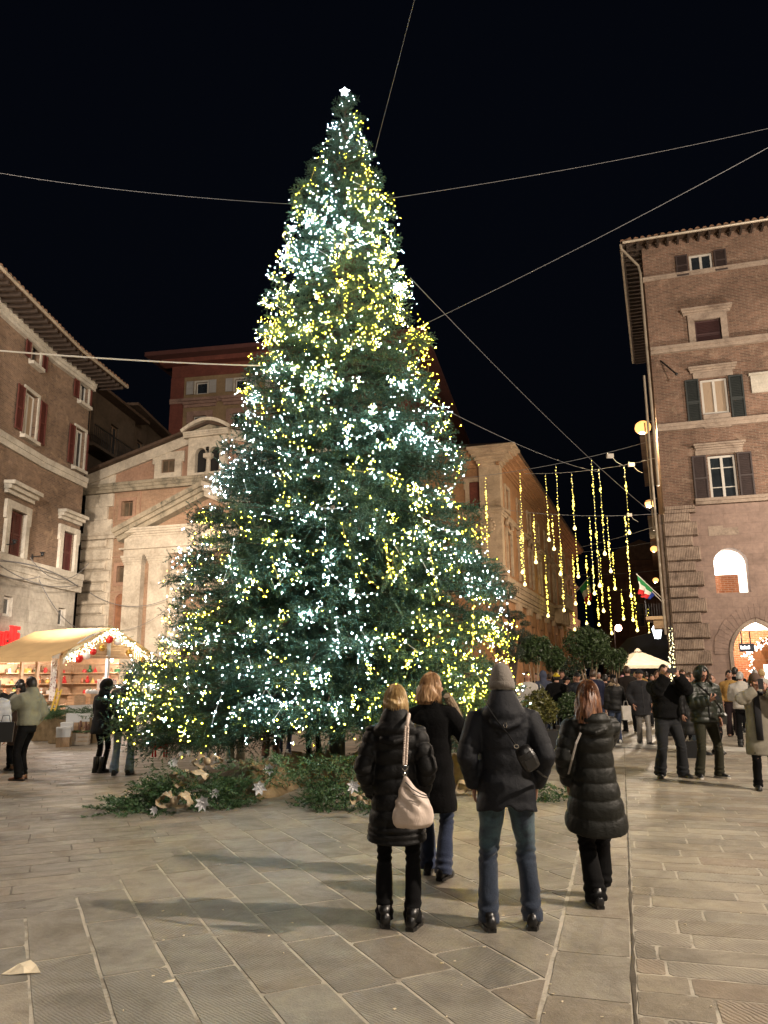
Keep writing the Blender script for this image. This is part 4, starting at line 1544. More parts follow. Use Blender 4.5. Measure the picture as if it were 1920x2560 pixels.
# iron flag-stick on the wall
a = F.w(F.uz(1651, 902)[0], -.02, F.uz(1651, 902)[1]); b = F.w(F.uz(1688, 945)[0], -.7, F.uz(1690, 950)[1])
k = MB(); k.bar(a, b, .05); k.ball(b, .07, 6, 5); tag(part('flag_bracket', k, m_dkmetal, None), 'empty dark iron flag bracket slanting off the upper brick wall', 'bracket')
# eaves: front and street side
eave(F, -.8, LG, zG, .6, m_roofdark, m_tile, pitch=.28, n_ind=60)
GS_ = Fac('brick_house', 'street side of the tall brick house with deep boarded eaves, almost edge on', tuple(F.w(0, 0, 0)[:2]), tuple(-SD))
# origin at the corner; u runs towards the camera, so the wall is at negative u
wall_panel(GS_, -13.5, 0, 0, zG + .2, [(-11 + i * 4, -9.9 + i * 4, z, z + 1.9) for i in range(3) for z in (5.2, 8.9, 12.4, 15.9)], m_brG)
for i in range(3):
    for z in (5.2, 8.9, 12.4, 15.9):
        window(GS_, (-11 + i * 4, -9.9 + i * 4, z, z + 1.9), m_wfr, m_glass)
eave(GS_, -13.5, .55, zG - .02, .8, m_wood, m_tile, pitch=.28, n_ind=0)
body(F, .75, LG, .75, 12, zG - .1, m_brG) if False else None
k = MB(); k.poly([(.2, 5.0), (LG, 5.0), (LG, 13), (.6, 13)], 0, zG); F.part('body', k, m_brG)
k = MB(); k.box(.1, LG, .72, 5.1, z3 - .35, zG); F.part('upper_body', k, m_brG)
# pipes and cables down the corner
k = MB()
pz_ = [(-.16, -.10, zG - .2), (-.16, -.12, 14.9), (-.14, -.10, 14.7), (-.14, -.10, 9.2)]
k.tube([(-.85, -.2, zG - .05), (-.2, -.05, zG - .9), (-.14, -.08, zG - 1.3), (-.14, -.08, 9.3)], .055, 8)
F.part('downpipe', k, m_pipe)
k = MB(); k.tube([(-.34, -.02, 14.2), (-.36, 0, 10), (-.34, 0, 3.2)], .05, 8); k.tube([(-.46, .3, 12.2), (-.45, .3, 7.5)], .03, 6); F.part('downpipe', k, m_pipe)
# lit interior behind the arched window
m_lit = emit('glowing_white_room', (1, .93, .82), 2.3)  # surface glows by itself to stand for a brightly lit interior
m_litb = brick_mat('shop_brick', (.62, .25, .12), (.55, .2, .1), (.7, .5, .38), .26, .08, .012, stain=(.9,), bump=.2)
k = MB(); u0, u1 = la[0] - .3, la[1] + .3
k.box(u0, u1, 2.2, 2.25, la[2] - .4, la[3] + .5)
rm = F.part('glowing_room_wall', k, m_lit)
bw = F.rect(1790, 1852, 1437, 1482, y=.75)
k = MB(); k.box(la[0] - .1, la[0] + (la[1] - la[0]) * .76, .74, .8, la[2] - .05, bw[3]); F.part('interior_brick_wall', k, m_litb)
k = MB(); k.box(u0, u1, .7, 2.3, la[3] + .5, la[3] + .55); k.box(u0, u1, .7, 2.3, la[2] - .45, la[2] - .4); k.box(u0 - .05, u0, .7, 2.3, la[2] - .4, la[3] + .5); k.box(u1, u1 + .05, .7, 2.3, la[2] - .4, la[3] + .5)
F.part('lit_room', k, m_wfr)
p = F.w((la[0] + la[1]) / 2, 1.4, la[3] - .1); lamp('room_lamp', p, 130, (1, .9, .75), .1)
# shop room behind the pointed arch
k = MB(); zr_ = aztop + .6
k.box(au0 - .6, au1 + .6, 4.4, 4.5, 0, zr_); k.box(au0 - .7, au0 - .6, .72, 4.5, 0, zr_); k.box(au1 + .6, au1 + .7, .72, 4.5, 0, zr_)
F.part('shop_wall', k, m_litb)
k = MB(); k.box(au0 - .7, au1 + .7, .72, 4.5, zr_, zr_ + .1); F.part('shop_ceiling', k, m_wfr)
k = MB(); k.box(au0 - .58, au1 + .58, 4.34, 4.39, 3.5, zr_ - .05); F.part('shop_glow_panel', k, emit('warm_glow_panel', (1, .86, .62), 1.6))  # added glowing panel that stands for the bright shop interior
p = F.w(auc, 2.4, zr_ - .5); lamp('shop_lamp', p, 420, (1, .84, .62), .15)
# shop sign in the arch: dark board with a white blurred word
sgn = F.rect(1848, 1886, 1609, 1629, y=1.0)
so = empty('shop_sign', F.w(sgn[0], 1.0, sgn[2]), math.atan2(F.u.y, F.u.x), 'dark blue board with blurred white lettering hanging inside the pointed arch', 'sign')
sw, shh = sgn[1] - sgn[0], sgn[3] - sgn[2]
k = MB(); k.box(0, sw, 0, .06, 0, shh); k.box(.1, .14, .01, .05, shh, shh + .5); k.box(sw - .14, sw - .1, .01, .05, shh, shh + .5); part('board', k, mat('navy_board', (.02, .025, .05), .5, .1), so)
k = MB(); x = sw * .1
for i, ww in enumerate((.5, .9, .8, .5, .9, .7, .9)):
    w_ = ww * sw * .10; hh_ = shh * (.34 if i % 3 else .44)
    k.box(x, x + w_, -.02, 0, shh * .32, shh * .32 + hh_); x += w_ + sw * .012
part('lettering', k, emit('white_letters', (1, .97, .95), 3.0), so)

# the next houses along the right of the street
m_h2 = stone_mat('street_plaster', (.34, .24, .14), (.2, .14, .09), .8)
prev = GS_.O - Vector((GS_.u.x, GS_.u.y, 0)) * 13.5
for i, (L, H_, lab, mm) in enumerate(((13, 15.5, 'plastered house with a small iron balcony farther up the right side of the street', m_h2), (16, 13, 'darker house beyond the balcony house on the right side of the street', m_dk), (24, 14, 'far house at the right end of the street', m_h2))):
    O2 = prev + Vector((SD.x, SD.y, 0)) * L
    Fh = Fac('street_house', lab, (O2.x, O2.y), tuple(-SD))
    hs = [(1.2 + j * 3.6, 2.3 + j * 3.6, z, z + 1.9) for j in range(int(L / 3.6)) for z in (1.0, 5.0, 8.6)]
    wall_panel(Fh, 0, L, 0, H_, hs, mm)
    for r in hs: window(Fh, r, m_wfr, m_glass, rec=.15)
    k = MB(); k.box(0, L, .5, 9, 0, H_); Fh.part('body', k, mm)
    k = MB(); k.box(-.1, L + .1, -.8, 9, H_, H_ + .2); Fh.part('roof', k, m_roofdark)
    if i == 0:
        k = MB(); k.prism_y([(8.6, 5.0), (11.2, 5.0), (11.2, 4.8), (8.6, 4.8)], -1.3, 0); k.prism_y([(8.8, 4.8), (11.0, 4.8), (10.8, 4.3), (9.0, 4.3)], -.9, 0)
        b_ = Fh.part('balcony', k, m_h2)
        k = MB(); k.box(8.6, 11.2, -1.3, -1.26, 5.95, 6.0)
        for j in range(20): k.box(8.62 + j * .134, 8.64 + j * .134, -1.29, -1.27, 5.0, 5.95)
        for j in range(9): k.box(8.62, 8.64, -1.27 + j * .15, -1.25 + j * .15, 5.0, 5.95)
        for j in range(7): k.ball((8.9 + j * .33, -1.28, 5.5), .1, 6, 4, (1, .1, 1))
        part('railing', k, m_dkmetal, b_)
        fa = Fh.w(10.2, -.1, 5.9)
        flag(fa, at(1592, 1436, fa.y - 1.0), 1.05, .9, (m_fg, m_fw, m_fr), 'green white and red flag leaning out over the balcony on the right of the street')
        fb = Fh.w(9.6, -.1, 5.7)
        flag(fb, at(1602, 1450, fb.y - 1.0), .8, .9, (m_fb,), 'plain blue flag hanging behind the tricolour flag')
    prev = O2
# ------------------------------------------------------------------ the great fir
YT = 14.5
prof = [(195, 738, 752), (225, 733, 765), (260, 722, 777), (300, 700, 790), (350, 680, 806), (400, 657, 820), (450, 634, 846), (500, 622, 852), (550, 606, 872), (600, 590, 884),
        (650, 575, 893), (700, 562, 905), (750, 552, 930), (800, 540, 945), (850, 528, 955), (900, 505, 968), (950, 490, 985), (1000, 478, 1003), (1050, 460, 1012), (1100, 440, 1030),
        (1150, 412, 1045), (1200, 392, 1055), (1250, 375, 1075), (1300, 366, 1085), (1350, 365, 1098), (1400, 362, 1112), (1450, 300, 1122), (1500, 272, 1128), (1560, 275, 1125), (1620, 300, 1100), (1660, 330, 1080)]
K_ = 1920 / 1659
tx_bot = at(843, 1850, YT).x; tx_top = at(862, 230, YT).x
z_top = at(862, 236, YT).z


def axis_x(z): return tx_bot + (tx_top - tx_bot) * z / z_top


PR = []
for (y, a, b) in prof:
    p = at(a * K_, y * K_, YT); q = at(b * K_, y * K_, YT)
    z = (p.z + q.z) / 2; ax = axis_x(z)
    PR.append((z, max(ax - p.x, .05), max(q.x - ax, .05)))
PR.sort()
prz = np.array([p[0] for p in PR]); prl = np.array([p[1] for p in PR]); prr = np.array([p[2] for p in PR])


def rad_at(z, th):
    """crown radius at height z towards azimuth th (0 = +x right, pi = left, -pi/2 = towards the camera)"""
    l = np.interp(z, prz, prl); r = np.interp(z, prz, prr)
    c = np.cos(th); f = (c + 1) / 2
    base = r * f + l * (1 - f)
    # towards the camera and away the crown is a little narrower
    return base * (1 - .06 * np.abs(np.sin(th)))


rt_ = np.random.RandomState(5)


def finger(base, d, L, n=24, w=.019, nl=.115):
    """one needle-covered twig along d: returns triangles (n*3,3)"""
    d = d / np.linalg.norm(d)
    up = np.array([0, 0, 1.]); a = np.cross(d, up); a /= max(np.linalg.norm(a), 1e-6); b = np.cross(a, d)
    out = []
    for i in range(n):
        s = (i + rt_.rand()) / n
        p = base + d * L * s
        phi = rt_.uniform(0, 2 * math.pi)
        side = a * math.cos(phi) + b * math.sin(phi) * .75
        nd = d * rt_.uniform(.5, 1.1) + side
        nd /= np.linalg.norm(nd)
        l = nl * rt_.uniform(.75, 1.15) * (1 - .25 * s)
        wv_ = np.cross(nd, rt_.randn(3)); wv_ /= max(np.linalg.norm(wv_), 1e-6)
        out += [p - wv_ * w, p + wv_ * w, p + nd * l]
    return out


def make_spray(n=16, fingers=7):
    T = []
    T += finger(np.zeros(3), np.array([1, 0, .05]), 1.0, int(n * 1.9))
    k = (fingers - 1) // 2
    for i in range(k):
        s = .22 + .5 * i / max(k - 1, 1)
        for sg_ in (-1, 1):
            d = np.array([.62, sg_ * .85, rt_.uniform(-.2, .2)])
            T += finger(np.array([s, 0, .02]), d, (.58 - .30 * i / max(k, 1)) * rt_.uniform(.8, 1.15), n)
    return np.array(T).reshape(-1, 3, 3)


SPR = [make_spray() for _ in range(5)]
SPR_S = [make_spray(13, 5) for _ in range(4)]


def needles(placements, name, m, parent, kind='stuff', small=False, tone=None):
    """placements: (pos, dir, up-ish roll, scale); all sprays baked into one mesh"""
    bank = SPR_S if small else SPR
    chunks = []
    for (p, d, roll, s) in placements:
        t = bank[rt_.randint(len(bank))]
        d = np.array(d, float); d /= np.linalg.norm(d)
        up = np.array([0, 0, 1.]); a = np.cross(up, d); ln = np.linalg.norm(a)
        a = a / ln if ln > 1e-3 else np.array([0, 1., 0])
        b = np.cross(d, a)
        cr_, sr_ = math.cos(roll), math.sin(roll)
        a2 = a * cr_ + b * sr_; b2 = -a * sr_ + b * cr_
        # keep the needles the same thickness whatever the spray length
        Mx = np.stack([d * s, a2 * s, b2 * s])
        chunks.append(t.reshape(-1, 3) @ Mx + np.array(p, float))
    V = np.concatenate(chunks).astype(np.float32)
    nv = len(V); nf = nv // 3
    me = bpy.data.meshes.new(name)
    me.vertices.add(nv); me.vertices.foreach_set('co', V.ravel())
    me.loops.add(nv); me.loops.foreach_set('vertex_index', np.arange(nv, dtype=np.int32))
    me.polygons.add(nf); me.polygons.foreach_set('loop_start', np.arange(0, nv, 3, dtype=np.int32))
    me.update(calc_edges=True)
    me.shade_flat() if hasattr(me, 'shade_flat') else None
    return link(name, me, m, parent, kind)


def needle_mat(name, dark, light, tip=None):
    N = NT(name)
    W = N.coords((1, 1, 1), (0, 0, 0), 'World')
    f = N.noise(W, 1.6, 3); g_ = N.noise(W, 14, 4, .7)
    c = N.ramp(N.math('ADD', N.math('MULTIPLY', f, .5), N.math('MULTIPLY', g_, .5)), [(.36, dark), (.52, light), (.68, tip or mul(light, 1.5))])
    N.l(c, N.b.inputs['Base Color'])
    N.b.inputs['Roughness'].default_value = .5
    N.b.inputs['Specular IOR Level'].default_value = .35
    return N.m


m_fir = needle_mat('fir_needles', (.024, .055, .038), (.055, .118, .080), (.11, .19, .14))
m_fir2 = needle_mat('fresh_fir_needles', (.025, .06, .024), (.055, .115, .045), (.10, .17, .075))
m_bark = mat('fir_bark', (.075, .055, .04), .9, .35, 8, .6, 30)
m_pole = mat('green_grey_trunk', (.10, .115, .10), .7, .25, 6, .3, 30)

tree = empty('christmas_tree', (tx_bot, YT, 0), 0, 'huge Christmas fir standing in the middle of the square covered in lights', 'tree')
T0 = np.array([tx_bot, YT, 0])
k = MB()
k.tube([(0, 0, .0), (0, 0, 1.2), (axis_x(5) - tx_bot, 0, 5), (axis_x(z_top) - tx_bot, 0, z_top - .2)], [.15, .14, .10, .02], 12)
part('trunk', k, m_pole, tree, smooth=True)
# lattice struts seen inside the lower crown
for i in range(4):
    z = 2.3 + i * .42; s = -1 if i % 2 else 1
    k = MB(); k.bar((-.16 * s, -.16, z), (.30 * s, -.20, z + .5), .022)
    part('strut', k, m_dkmetal, tree)
place = []; tips = []; limb = MB()
rb_ = random.Random(3)


def branch(z, th, L, droop, dens=1.0, rise=.0):
    ax = axis_x(z)
    o = np.array([ax - tx_bot, 0, z])
    dh = np.array([math.cos(th), math.sin(th), 0])
    side = np.array([-math.sin(th), math.cos(th), 0])
    def pt(s):
        return o + dh * L * s + np.array([0, 0, rise * L * s - droop * L * s ** 1.6 + .06 * L * max(0, s - .75) * 4])
    path = [pt(s) for s in (0, .25, .5, .75, .97)]
    limb.tube([Vector(p) for p in path], [.035, .028, .02, .012, .006], 5)
    n = max(3, int(L / .27 * dens))
    for i in range(n):
        s = .30 + .70 * (i + rb_.random() * .6) / n if L > .9 else .1 + .9 * i / n
        p = pt(min(s, 1)); q = pt(min(s + .05, 1.05)); d = q - p; d /= max(np.linalg.norm(d), 1e-6)
        half = (.62 if L > 1 else .5) * (1.05 - s) * min(L, 2.4) * .5
        for sg_ in (-1, 1):
            m = 1 + int(half / .33)
            for j in range(m):
                off = half * (j + .3) / m
                pp = p + side * sg_ * off + dh * off * .3 + np.array([0, 0, -.10 * off + rb_.uniform(-.05, .05)])
                dd = d * 1.0 + side * sg_ * rb_.uniform(.35, .85) + np.array([0, 0, rb_.uniform(-.85, .35)])
                place.append((pp, dd, rb_.uniform(-1.4, 1.4), rb_.uniform(.34, .52) * min(1, .42 + L * .45)))
    for j in range(2 if L > .5 else 1):
        place.append((pt(.9), d + side * rb_.uniform(-.4, .4) + np.array([0, 0, rb_.uniform(-.1, .3)]), rb_.uniform(-.4, .4), rb_.uniform(.34, .46) * min(1, .45 + L * .4)))
    tips.append(pt(1.0) + np.array([tx_bot, YT, 0]))


z = .55
tier = 0
while z < z_top - .25:
    ravg = float(rad_at(z, math.pi / 2))
    n = max(5, int(2 * math.pi * ravg / (.66 if ravg > 1.2 else .36)))
    a0 = rb_.uniform(0, 6.28)
    for i in range(n):
        th = a0 + 2 * math.pi * i / n + rb_.uniform(-.12, .12)
        zz = z + rb_.uniform(-.2, .2)
        ztip = zz
        droop = rb_.uniform(.18, .34) if z < 9 else rb_.uniform(.02, .2)
        Rr = float(rad_at(max(ztip - droop * ravg * .6, .5), th))
        L = max(Rr * rb_.choice([.70, .82, .90, .96, 1.0, 1.04]) - (.24 if ravg > 1 else .14 * ravg), .10)
        # the back of the tree can be thinner
        back = math.sin(th) > .35
        if back and rb_.random() < .45: continue
        if z < 1.5:
            # the skirt is open below the lowest boughs except at the sides
            front = -math.sin(th)
            if front > .35 and zz < .95: continue
            if back: continue
        branch(zz + droop * L * .55, th, L, droop, dens=(.62 if back else 1.0))
    z += (.31 if ravg > 1.2 else .25) * rb_.uniform(.85, 1.15)
    tier += 1
# long low boughs at the lower left and right that reach towards the camera
for (th, zz, L, dr_) in ((math.pi + .12, 1.55, 3.95, .16), (math.pi + .28, 1.35, 3.9, .20), (math.pi + .02, 2.1, 3.7, .12), (math.pi + .42, 1.3, 3.4, .22), (math.pi - .15, 1.6, 3.7, .15),
                         (math.pi + .62, 1.3, 2.9, .18), (-.25, 1.7, 2.9, .12), (-.55, 1.7, 2.7, .12), (-.9, 1.6, 2.4, .14), (-1.2, 1.45, 2.5, .2), (-1.5, 1.35, 2.3, .2), (-1.75, 1.4, 2.5, .2), (-2.05, 1.35, 2.6, .2), (-2.3, 1.4, 2.8, .2), (-2.6, 1.3, 2.9, .2), (.3, 1.5, 2.6, .2), (.8, 1.4, 2.4, .2), (2.4, 1.4, 2.8, .2), (1.8, 1.4, 2.4, .2)):
    branch(zz, th, L, dr_, 1.1, .02)
for i in range(14):
    th = i * 2.4; place.append((np.array([axis_x(z_top) - tx_bot, 0, z_top - .5 + i * .02]), np.array([math.cos(th) * .35, math.sin(th) * .35, .9]), 0, .22))
print('sprays', len(place))
crown = needles(place, 'crown', m_fir, tree)
part('limbs', limb, m_bark, tree, 'stuff')

# ------------------------------------------------------------------ strings of little lights on the fir
kd = kdtree.KDTree(len(place) * 3)
for i, (p, d, r, s) in enumerate(place):
    dn = np.array(d) / np.linalg.norm(d)
    for fr_ in (.2, .6, 1.0):
        q = p + dn * s * fr_ + rt_.randn(3) * .07 + T0
        kd.insert(Vector(q), i)
kd.balance()
m_cold = emit('cold_white_led', (.55, .84, 1.0), 165, (.9, .9, .9))
m_warm = emit('yellow_led', (1.0, .66, .025), 150, (.9, .8, .4))
m_coldw = mat('pale_cable', (.55, .58, .58), .5, .1); m_yelw = mat('yellow_cable', (.35, .32, .12), .5, .1)


def bulb(mb, p, r):
    x, y, z = p
    mb.add([(x + r, y, z), (x - r, y, z), (x, y + r, z), (x, y - r, z), (x, y, z + r * 1.2), (x, y, z - r * 1.2)],
           [(0, 2, 4), (2, 1, 4), (1, 3, 4), (3, 0, 4), (2, 0, 5), (1, 2, 5), (3, 1, 5), (0, 3, 5)])


def light_string(kind, pts, bul, wires, label, group, nm='light_string', rs=1.0):
    root = empty(nm, Vector(pts[0]), 0, label, 'string lights', group)
    w = MB()
    o = Vector(pts[0])
    for (a, b) in wires:
        w.bar(Vector(a) - o, Vector(b) - o, .006)
    if w.f: part('cable', w, m_coldw if kind == 'c' else m_yelw, root)
    m = MB()
    for q in bul: bulb(m, Vector(q[:3]) - o, q[3] * rs)
    part('bulbs', m, m_cold if kind == 'c' else m_warm, root, 'stuff')
    return root


rl_ = random.Random(21)
lab_c = 'string of cold white lights wound over the branches of the big fir'
lab_w = 'string of yellow lights wound over the branches of the big fir'


def crown_pt(z, th, f=1.0):
    r = float(rad_at(z, th)) * f
    return Vector((axis_x(z) + r * math.cos(th), YT + r * math.sin(th), z))


def place_word(z, th):
    v = 'top' if z > 11 else 'upper part' if z > 7.5 else 'middle' if z > 4 else 'lower part' if z > 1.9 else 'broad foot'
    h = math.cos(th); return v, ('left flank' if h < -.45 else 'right flank' if h > .45 else 'front')


def wander(kind, z, th, steps, dz, dth_m, spread=.16):
    pts = []; bul = []
    th_v = rl_.uniform(-1, 1) * dth_m
    zs, ths = [], []
    for i in range(steps):
        z += dz * rl_.uniform(.4, 1.6); th_v = th_v * .75 + rl_.uniform(-1, 1) * dth_m * .6
        r = max(float(rad_at(z, th)), .25)
        th += th_v / r
        if z < .75: break
        zs.append(z); ths.append(th)
        if rl_.random() < .14: continue
        for j in range(rl_.choice((1, 2, 2, 3))):
            q = crown_pt(z + rl_.gauss(0, spread), th + rl_.gauss(0, spread) / r, rl_.uniform(.86, 1.02))
            co, idx, dist = kd.find(q)
            if dist > .6: continue
            p = co + Vector((math.cos(th) * .04 + rl_.gauss(0, .055), math.sin(th) * .05 + rl_.gauss(0, .05), rl_.gauss(0, .06)))
            pts.append(p); bul.append((p.x, p.y, p.z, rl_.choice((.0035, .004, .005, .006, .007, .010))))
    if len(bul) > 4:
        v, h = place_word(sum(zs) / len(zs), sum(ths) / len(ths))
        nm = 'cold white' if kind == 'c' else 'yellow'
        wires = [(pts[i], pts[i + 1]) for i in range(len(pts) - 1) if (pts[i + 1] - pts[i]).length < .3 and rl_.random() < .14]
        light_string(kind, pts, bul, wires, '%s %s %s light string on the %s, %s of the fir' % ('straggling' if zs[0] - zs[-1] > 2.2 else 'bunched' if zs[0] - zs[-1] < .9 else 'sloping', 'long' if len(bul) > 45 else 'short', nm, h, v), '%s light strings on the %s of the %s' % (nm, h, v))
    return len(bul)


nbul = 0
# the upper spire is dense, then columns spread out
for (kind, z, th, st, dz, dm) in [
    ('c', z_top - .1, -1.5, 26, -.10, .35), ('w', z_top - .5, -2.0, 30, -.12, .3), ('c', z_top - .6, -1.2, 30, -.12, .4), ('c', z_top - 1.2, -1.8, 34, -.13, .25),
    ('w', z_top - 1.8, -1.25, 40, -.10, .16), ('w', z_top - 2.2, -1.15, 44, -.12, .14), ('c', z_top - 2.2, -1.9, 34, -.16, .16), ('w', z_top - 1.5, -2.4, 26, -.13, .2),
    ('w', z_top - 3.0, -1.35, 46, -.12, .12), ('c', z_top - 3.2, -1.7, 36, -.17, .12), ('w', z_top - 3.4, -2.7, 40, -.13, .2), ('w', z_top - 3.2, -.6, 44, -.13, .2), ('c', z_top - 1.0, -2.8, 24, -.12, .3)]:
    nbul += wander(kind, z, th, st, dz, dm)
for i in range(112):
    u_ = rl_.random(); zz = 1.7 + 9.6 * u_ ** 1.25
    th = -math.pi / 2 + math.asin(rl_.uniform(-1, 1)) * 1.12
    nbul += wander('c' if rl_.random() < .54 else 'w', zz, th, rl_.randint(16, 32), -rl_.uniform(.0, .11), rl_.uniform(.15, .42))
for i in range(10):   # the broad foot of the tree
    zz = rl_.uniform(1.3, 2.6); th = -math.pi / 2 + rl_.uniform(-1.8, 1.2)
    nbul += wander('c' if i % 2 else 'w', zz, th, 24, -.02, .4, .22)
for i in range(6):    # dense at the low left bough
    zz = rl_.uniform(.9, 1.9); th = math.pi + rl_.uniform(-.1, .6)
    nbul += wander('c' if i % 3 else 'w', zz, th, 26, -.01, .45, .3)
for i in range(5):
    nbul += wander('w', rl_.uniform(1.5, 3.5), -.45 + rl_.uniform(-.25, .25), 26, -.05, .3)
print('bulbs', nbul)
# free hanging swags in front of the boughs: (kind, x0, y0, x1, y1, sag) in the photo, hung at the crown surface
sw = [('c', 1055, 2002 - 600, 1100, 1435, 14), ('c', 818, 1418, 940, 1482, 22), ('w', 896, 1412, 942, 1464, 6), ('w', 960, 1352, 982, 1455, 3), ('w', 855, 1310, 875, 1370, 8),
      ('c', 1030, 1400, 985, 1455, -6), ('w', 660, 1352, 690, 1330, 12), ('w', 770, 1380, 815, 1360, 6), ('c', 840, 1545, 848, 1645, -10), ('w', 668, 1630, 712, 1648, 4),
      ('c', 900, 1570, 945, 1596, 12), ('c', 665, 1722, 745, 1735, 22), ('c', 630, 1758, 665, 1722, 6), ('w', 720, 1265, 722, 1245, 0), ('w', 680, 1395, 700, 1455, 3), ('c', 585, 1350, 575, 1405, 0),
      ('w', 628, 1432, 668, 1494, 3), ('c', 792, 1264, 870, 1262, 8), ('w', 700, 1075, 780, 1120, 12), ('c', 880, 1090, 950, 1060, 12), ('w', 1185, 1500, 1180, 1640, 4), ('w', 1230, 1630, 1280, 1650, 5),
      ('c', 400, 1590, 470, 1610, 8), ('c', 555, 1735, 530, 1810, -4), ('w', 470, 1535, 530, 1530, 4), ('w', 1075, 1375, 1100, 1500, 6), ('c', 640, 1160, 730, 1180, 12), ('c', 1050, 1290, 1150, 1330, 10)]
for (kd_, x0, y0, x1, y1, sg_) in sw:
    def surf(px, py):
        # march along the view ray to the crown surface
        v = ray(px, py); best = None
        for i in range(160):
            Y = 9.5 + i * .035; p = CP + v * (Y / v.y)
            th = math.atan2(p.y - YT, p.x - axis_x(p.z)); rr = math.hypot(p.y - YT, p.x - axis_x(p.z))
            if .4 < p.z < z_top and rr <= float(rad_at(p.z, th)) * 1.03: return p
        return CP + v * (12.5 / v.y)
    a = surf(x0, y0); b = surf(x1, y1)
    n = max(4, int((b - a).length / .075)); P = []
    for i in range(n + 1):
        t = i / n; q = a.lerp(b, t); q.z -= sg_ / 130 * 4 * t * (1 - t); P.append(q)
    bul = [(q.x + rl_.uniform(-.02, .02), q.y, q.z - .03 * (1 if j % 2 else -.4), rl_.choice((.005, .007, .008))) for j, q in enumerate(P)]
    light_string(kd_, P, bul, list(zip(P[:-1], P[1:])), 'hanging %s swag, %s%s, on the %s of the fir' % ('cold white' if kd_ == 'c' else 'yellow', 'steep' if abs(y1 - y0) > abs(x1 - x0) else 'shallow', ' and long' if abs(x1 - x0) + abs(y1 - y0) > 110 else ' and short', ' '.join(reversed(place_word(a.z, math.atan2(a.y - YT, a.x - axis_x(a.z)))))), 'hanging swags on the fir')
# five-armed glow standing in for the cluster of lights at the very top
st_ = MB(); c0 = Vector((axis_x(z_top), YT - .05, z_top + .02))
for i in range(5):
    a = R(90 + 72 * i); tip = Vector((math.cos(a) * .17, 0, math.sin(a) * .17)); l_ = Vector((math.cos(a + .63) * .065, -.03, math.sin(a + .63) * .065)); r_ = Vector((math.cos(a - .63) * .065, -.03, math.sin(a - .63) * .065))
    tip *= .75; st_.add([c0 + tip, c0 + l_, c0 + Vector((0, -.06, 0)), c0 + r_, c0 + Vector((0, .06, 0))], [(0, 1, 2), (0, 2, 3), (0, 4, 1), (0, 3, 4)])
tag(part('top_glow', st_, emit('cluster_light', (.86, .94, 1), 9), None), 'small star-shaped glow standing in for the light cluster atop the fir', 'light cluster')

# ------------------------------------------------------------------ heaps of cut fir, sacking and white flowers round the foot
m_burl = NT('burlap')
v_ = m_burl.coords()
m_burl.l(m_burl.ramp(m_burl.noise(v_, 5, 5, .7), [(.3, (.13, .09, .045)), (.7, (.30, .215, .12))]), m_burl.b.inputs['Base Color'])
m_burl.b.inputs['Roughness'].default_value = .95
ww = m_burl.n('TexWave', Scale=60.0, Distortion=1.0); m_burl.l(v_, ww.inputs['Vector'])
m_burl.bump(m_burl.math('ADD', ww.outputs['Fac'], m_burl.noise(v_, 9, 4)), .5, .012); m_burl = m_burl.m
# a low wall of sacking that curves round the front of the tree
path = [gnd(575, 1998), gnd(640, 2003), gnd(700, 1992), gnd(752, 1968), gnd(800, 1966), gnd(860, 1972), gnd(960, 1975), gnd(1080, 1962), gnd(1160, 1978), gnd(1230, 1980), gnd(1330, 1968)]
fine_p = []
for i in range(len(path) - 1):
    for j in range(10): fine_p.append(path[i].lerp(path[i + 1], j / 10))
fine_p.append(path[-1])
k = MB(); rings = []
for j in range(9):
    t = j / 8; row = []
    for i, p in enumerate(fine_p):
        n_ = (fine_p[min(i + 1, len(fine_p) - 1)] - fine_p[max(i - 1, 0)]).normalized(); n_ = Vector((-n_.y, n_.x, 0))
        wob = .035 * math.sin(i * .9 + j * .5) + .025 * math.sin(i * .37 + 2) + .02 * math.sin(i * 2.3 + j)
        h = .47 + .05 * math.sin(i * .5) + .04 * math.sin(i * 1.7)
        lean = .16 * t + .07 * math.sin(t * 3.1)
        q = p + n_ * (lean + wob * (.3 + t)) ; row.append(Vector((q.x, q.y, .005 + h * t)))
    rings.append(row)
for j in range(3):
    t = (j + 1) / 3
    rings.append([q + Vector((0, .45 * t, -.10 * t)) for q in rings[8]])
k.loft(rings, False, False, closed=False)
o = part('burlap_skirt', k, m_burl, None, smooth=True)
tag(o, 'low wall of brown sacking draped round the foot of the fir', 'sacking')


def heap(nm, label, cpx, cpy, rx, ry, h, n, m=None, seed=1, dirx=0, s=(.40, .60), cat='fir branches', group=None, z0=0.0):
    c = gnd(cpx, cpy, z0); r_ = random.Random(seed)
    root = empty(nm, c, 0, label, cat, group)
    pl_ = []
    for i in range(n):
        a = r_.uniform(0, 6.283); q = math.sqrt(r_.random())
        x, y = rx * q * math.cos(a), ry * q * math.sin(a)
        zz = h * (1 - q * q) * r_.uniform(.25, 1.0) + .04
        d = np.array([x / rx * .9 + dirx + r_.uniform(-.4, .4), y / ry * .9 + r_.uniform(-.5, .2), r_.uniform(-.3, .1)])
        pl_.append((np.array([x, y, zz]), d, r_.uniform(-.6, .6), r_.uniform(*s)))
    needles(pl_, 'foliage', m or m_fir2, root)
    return root


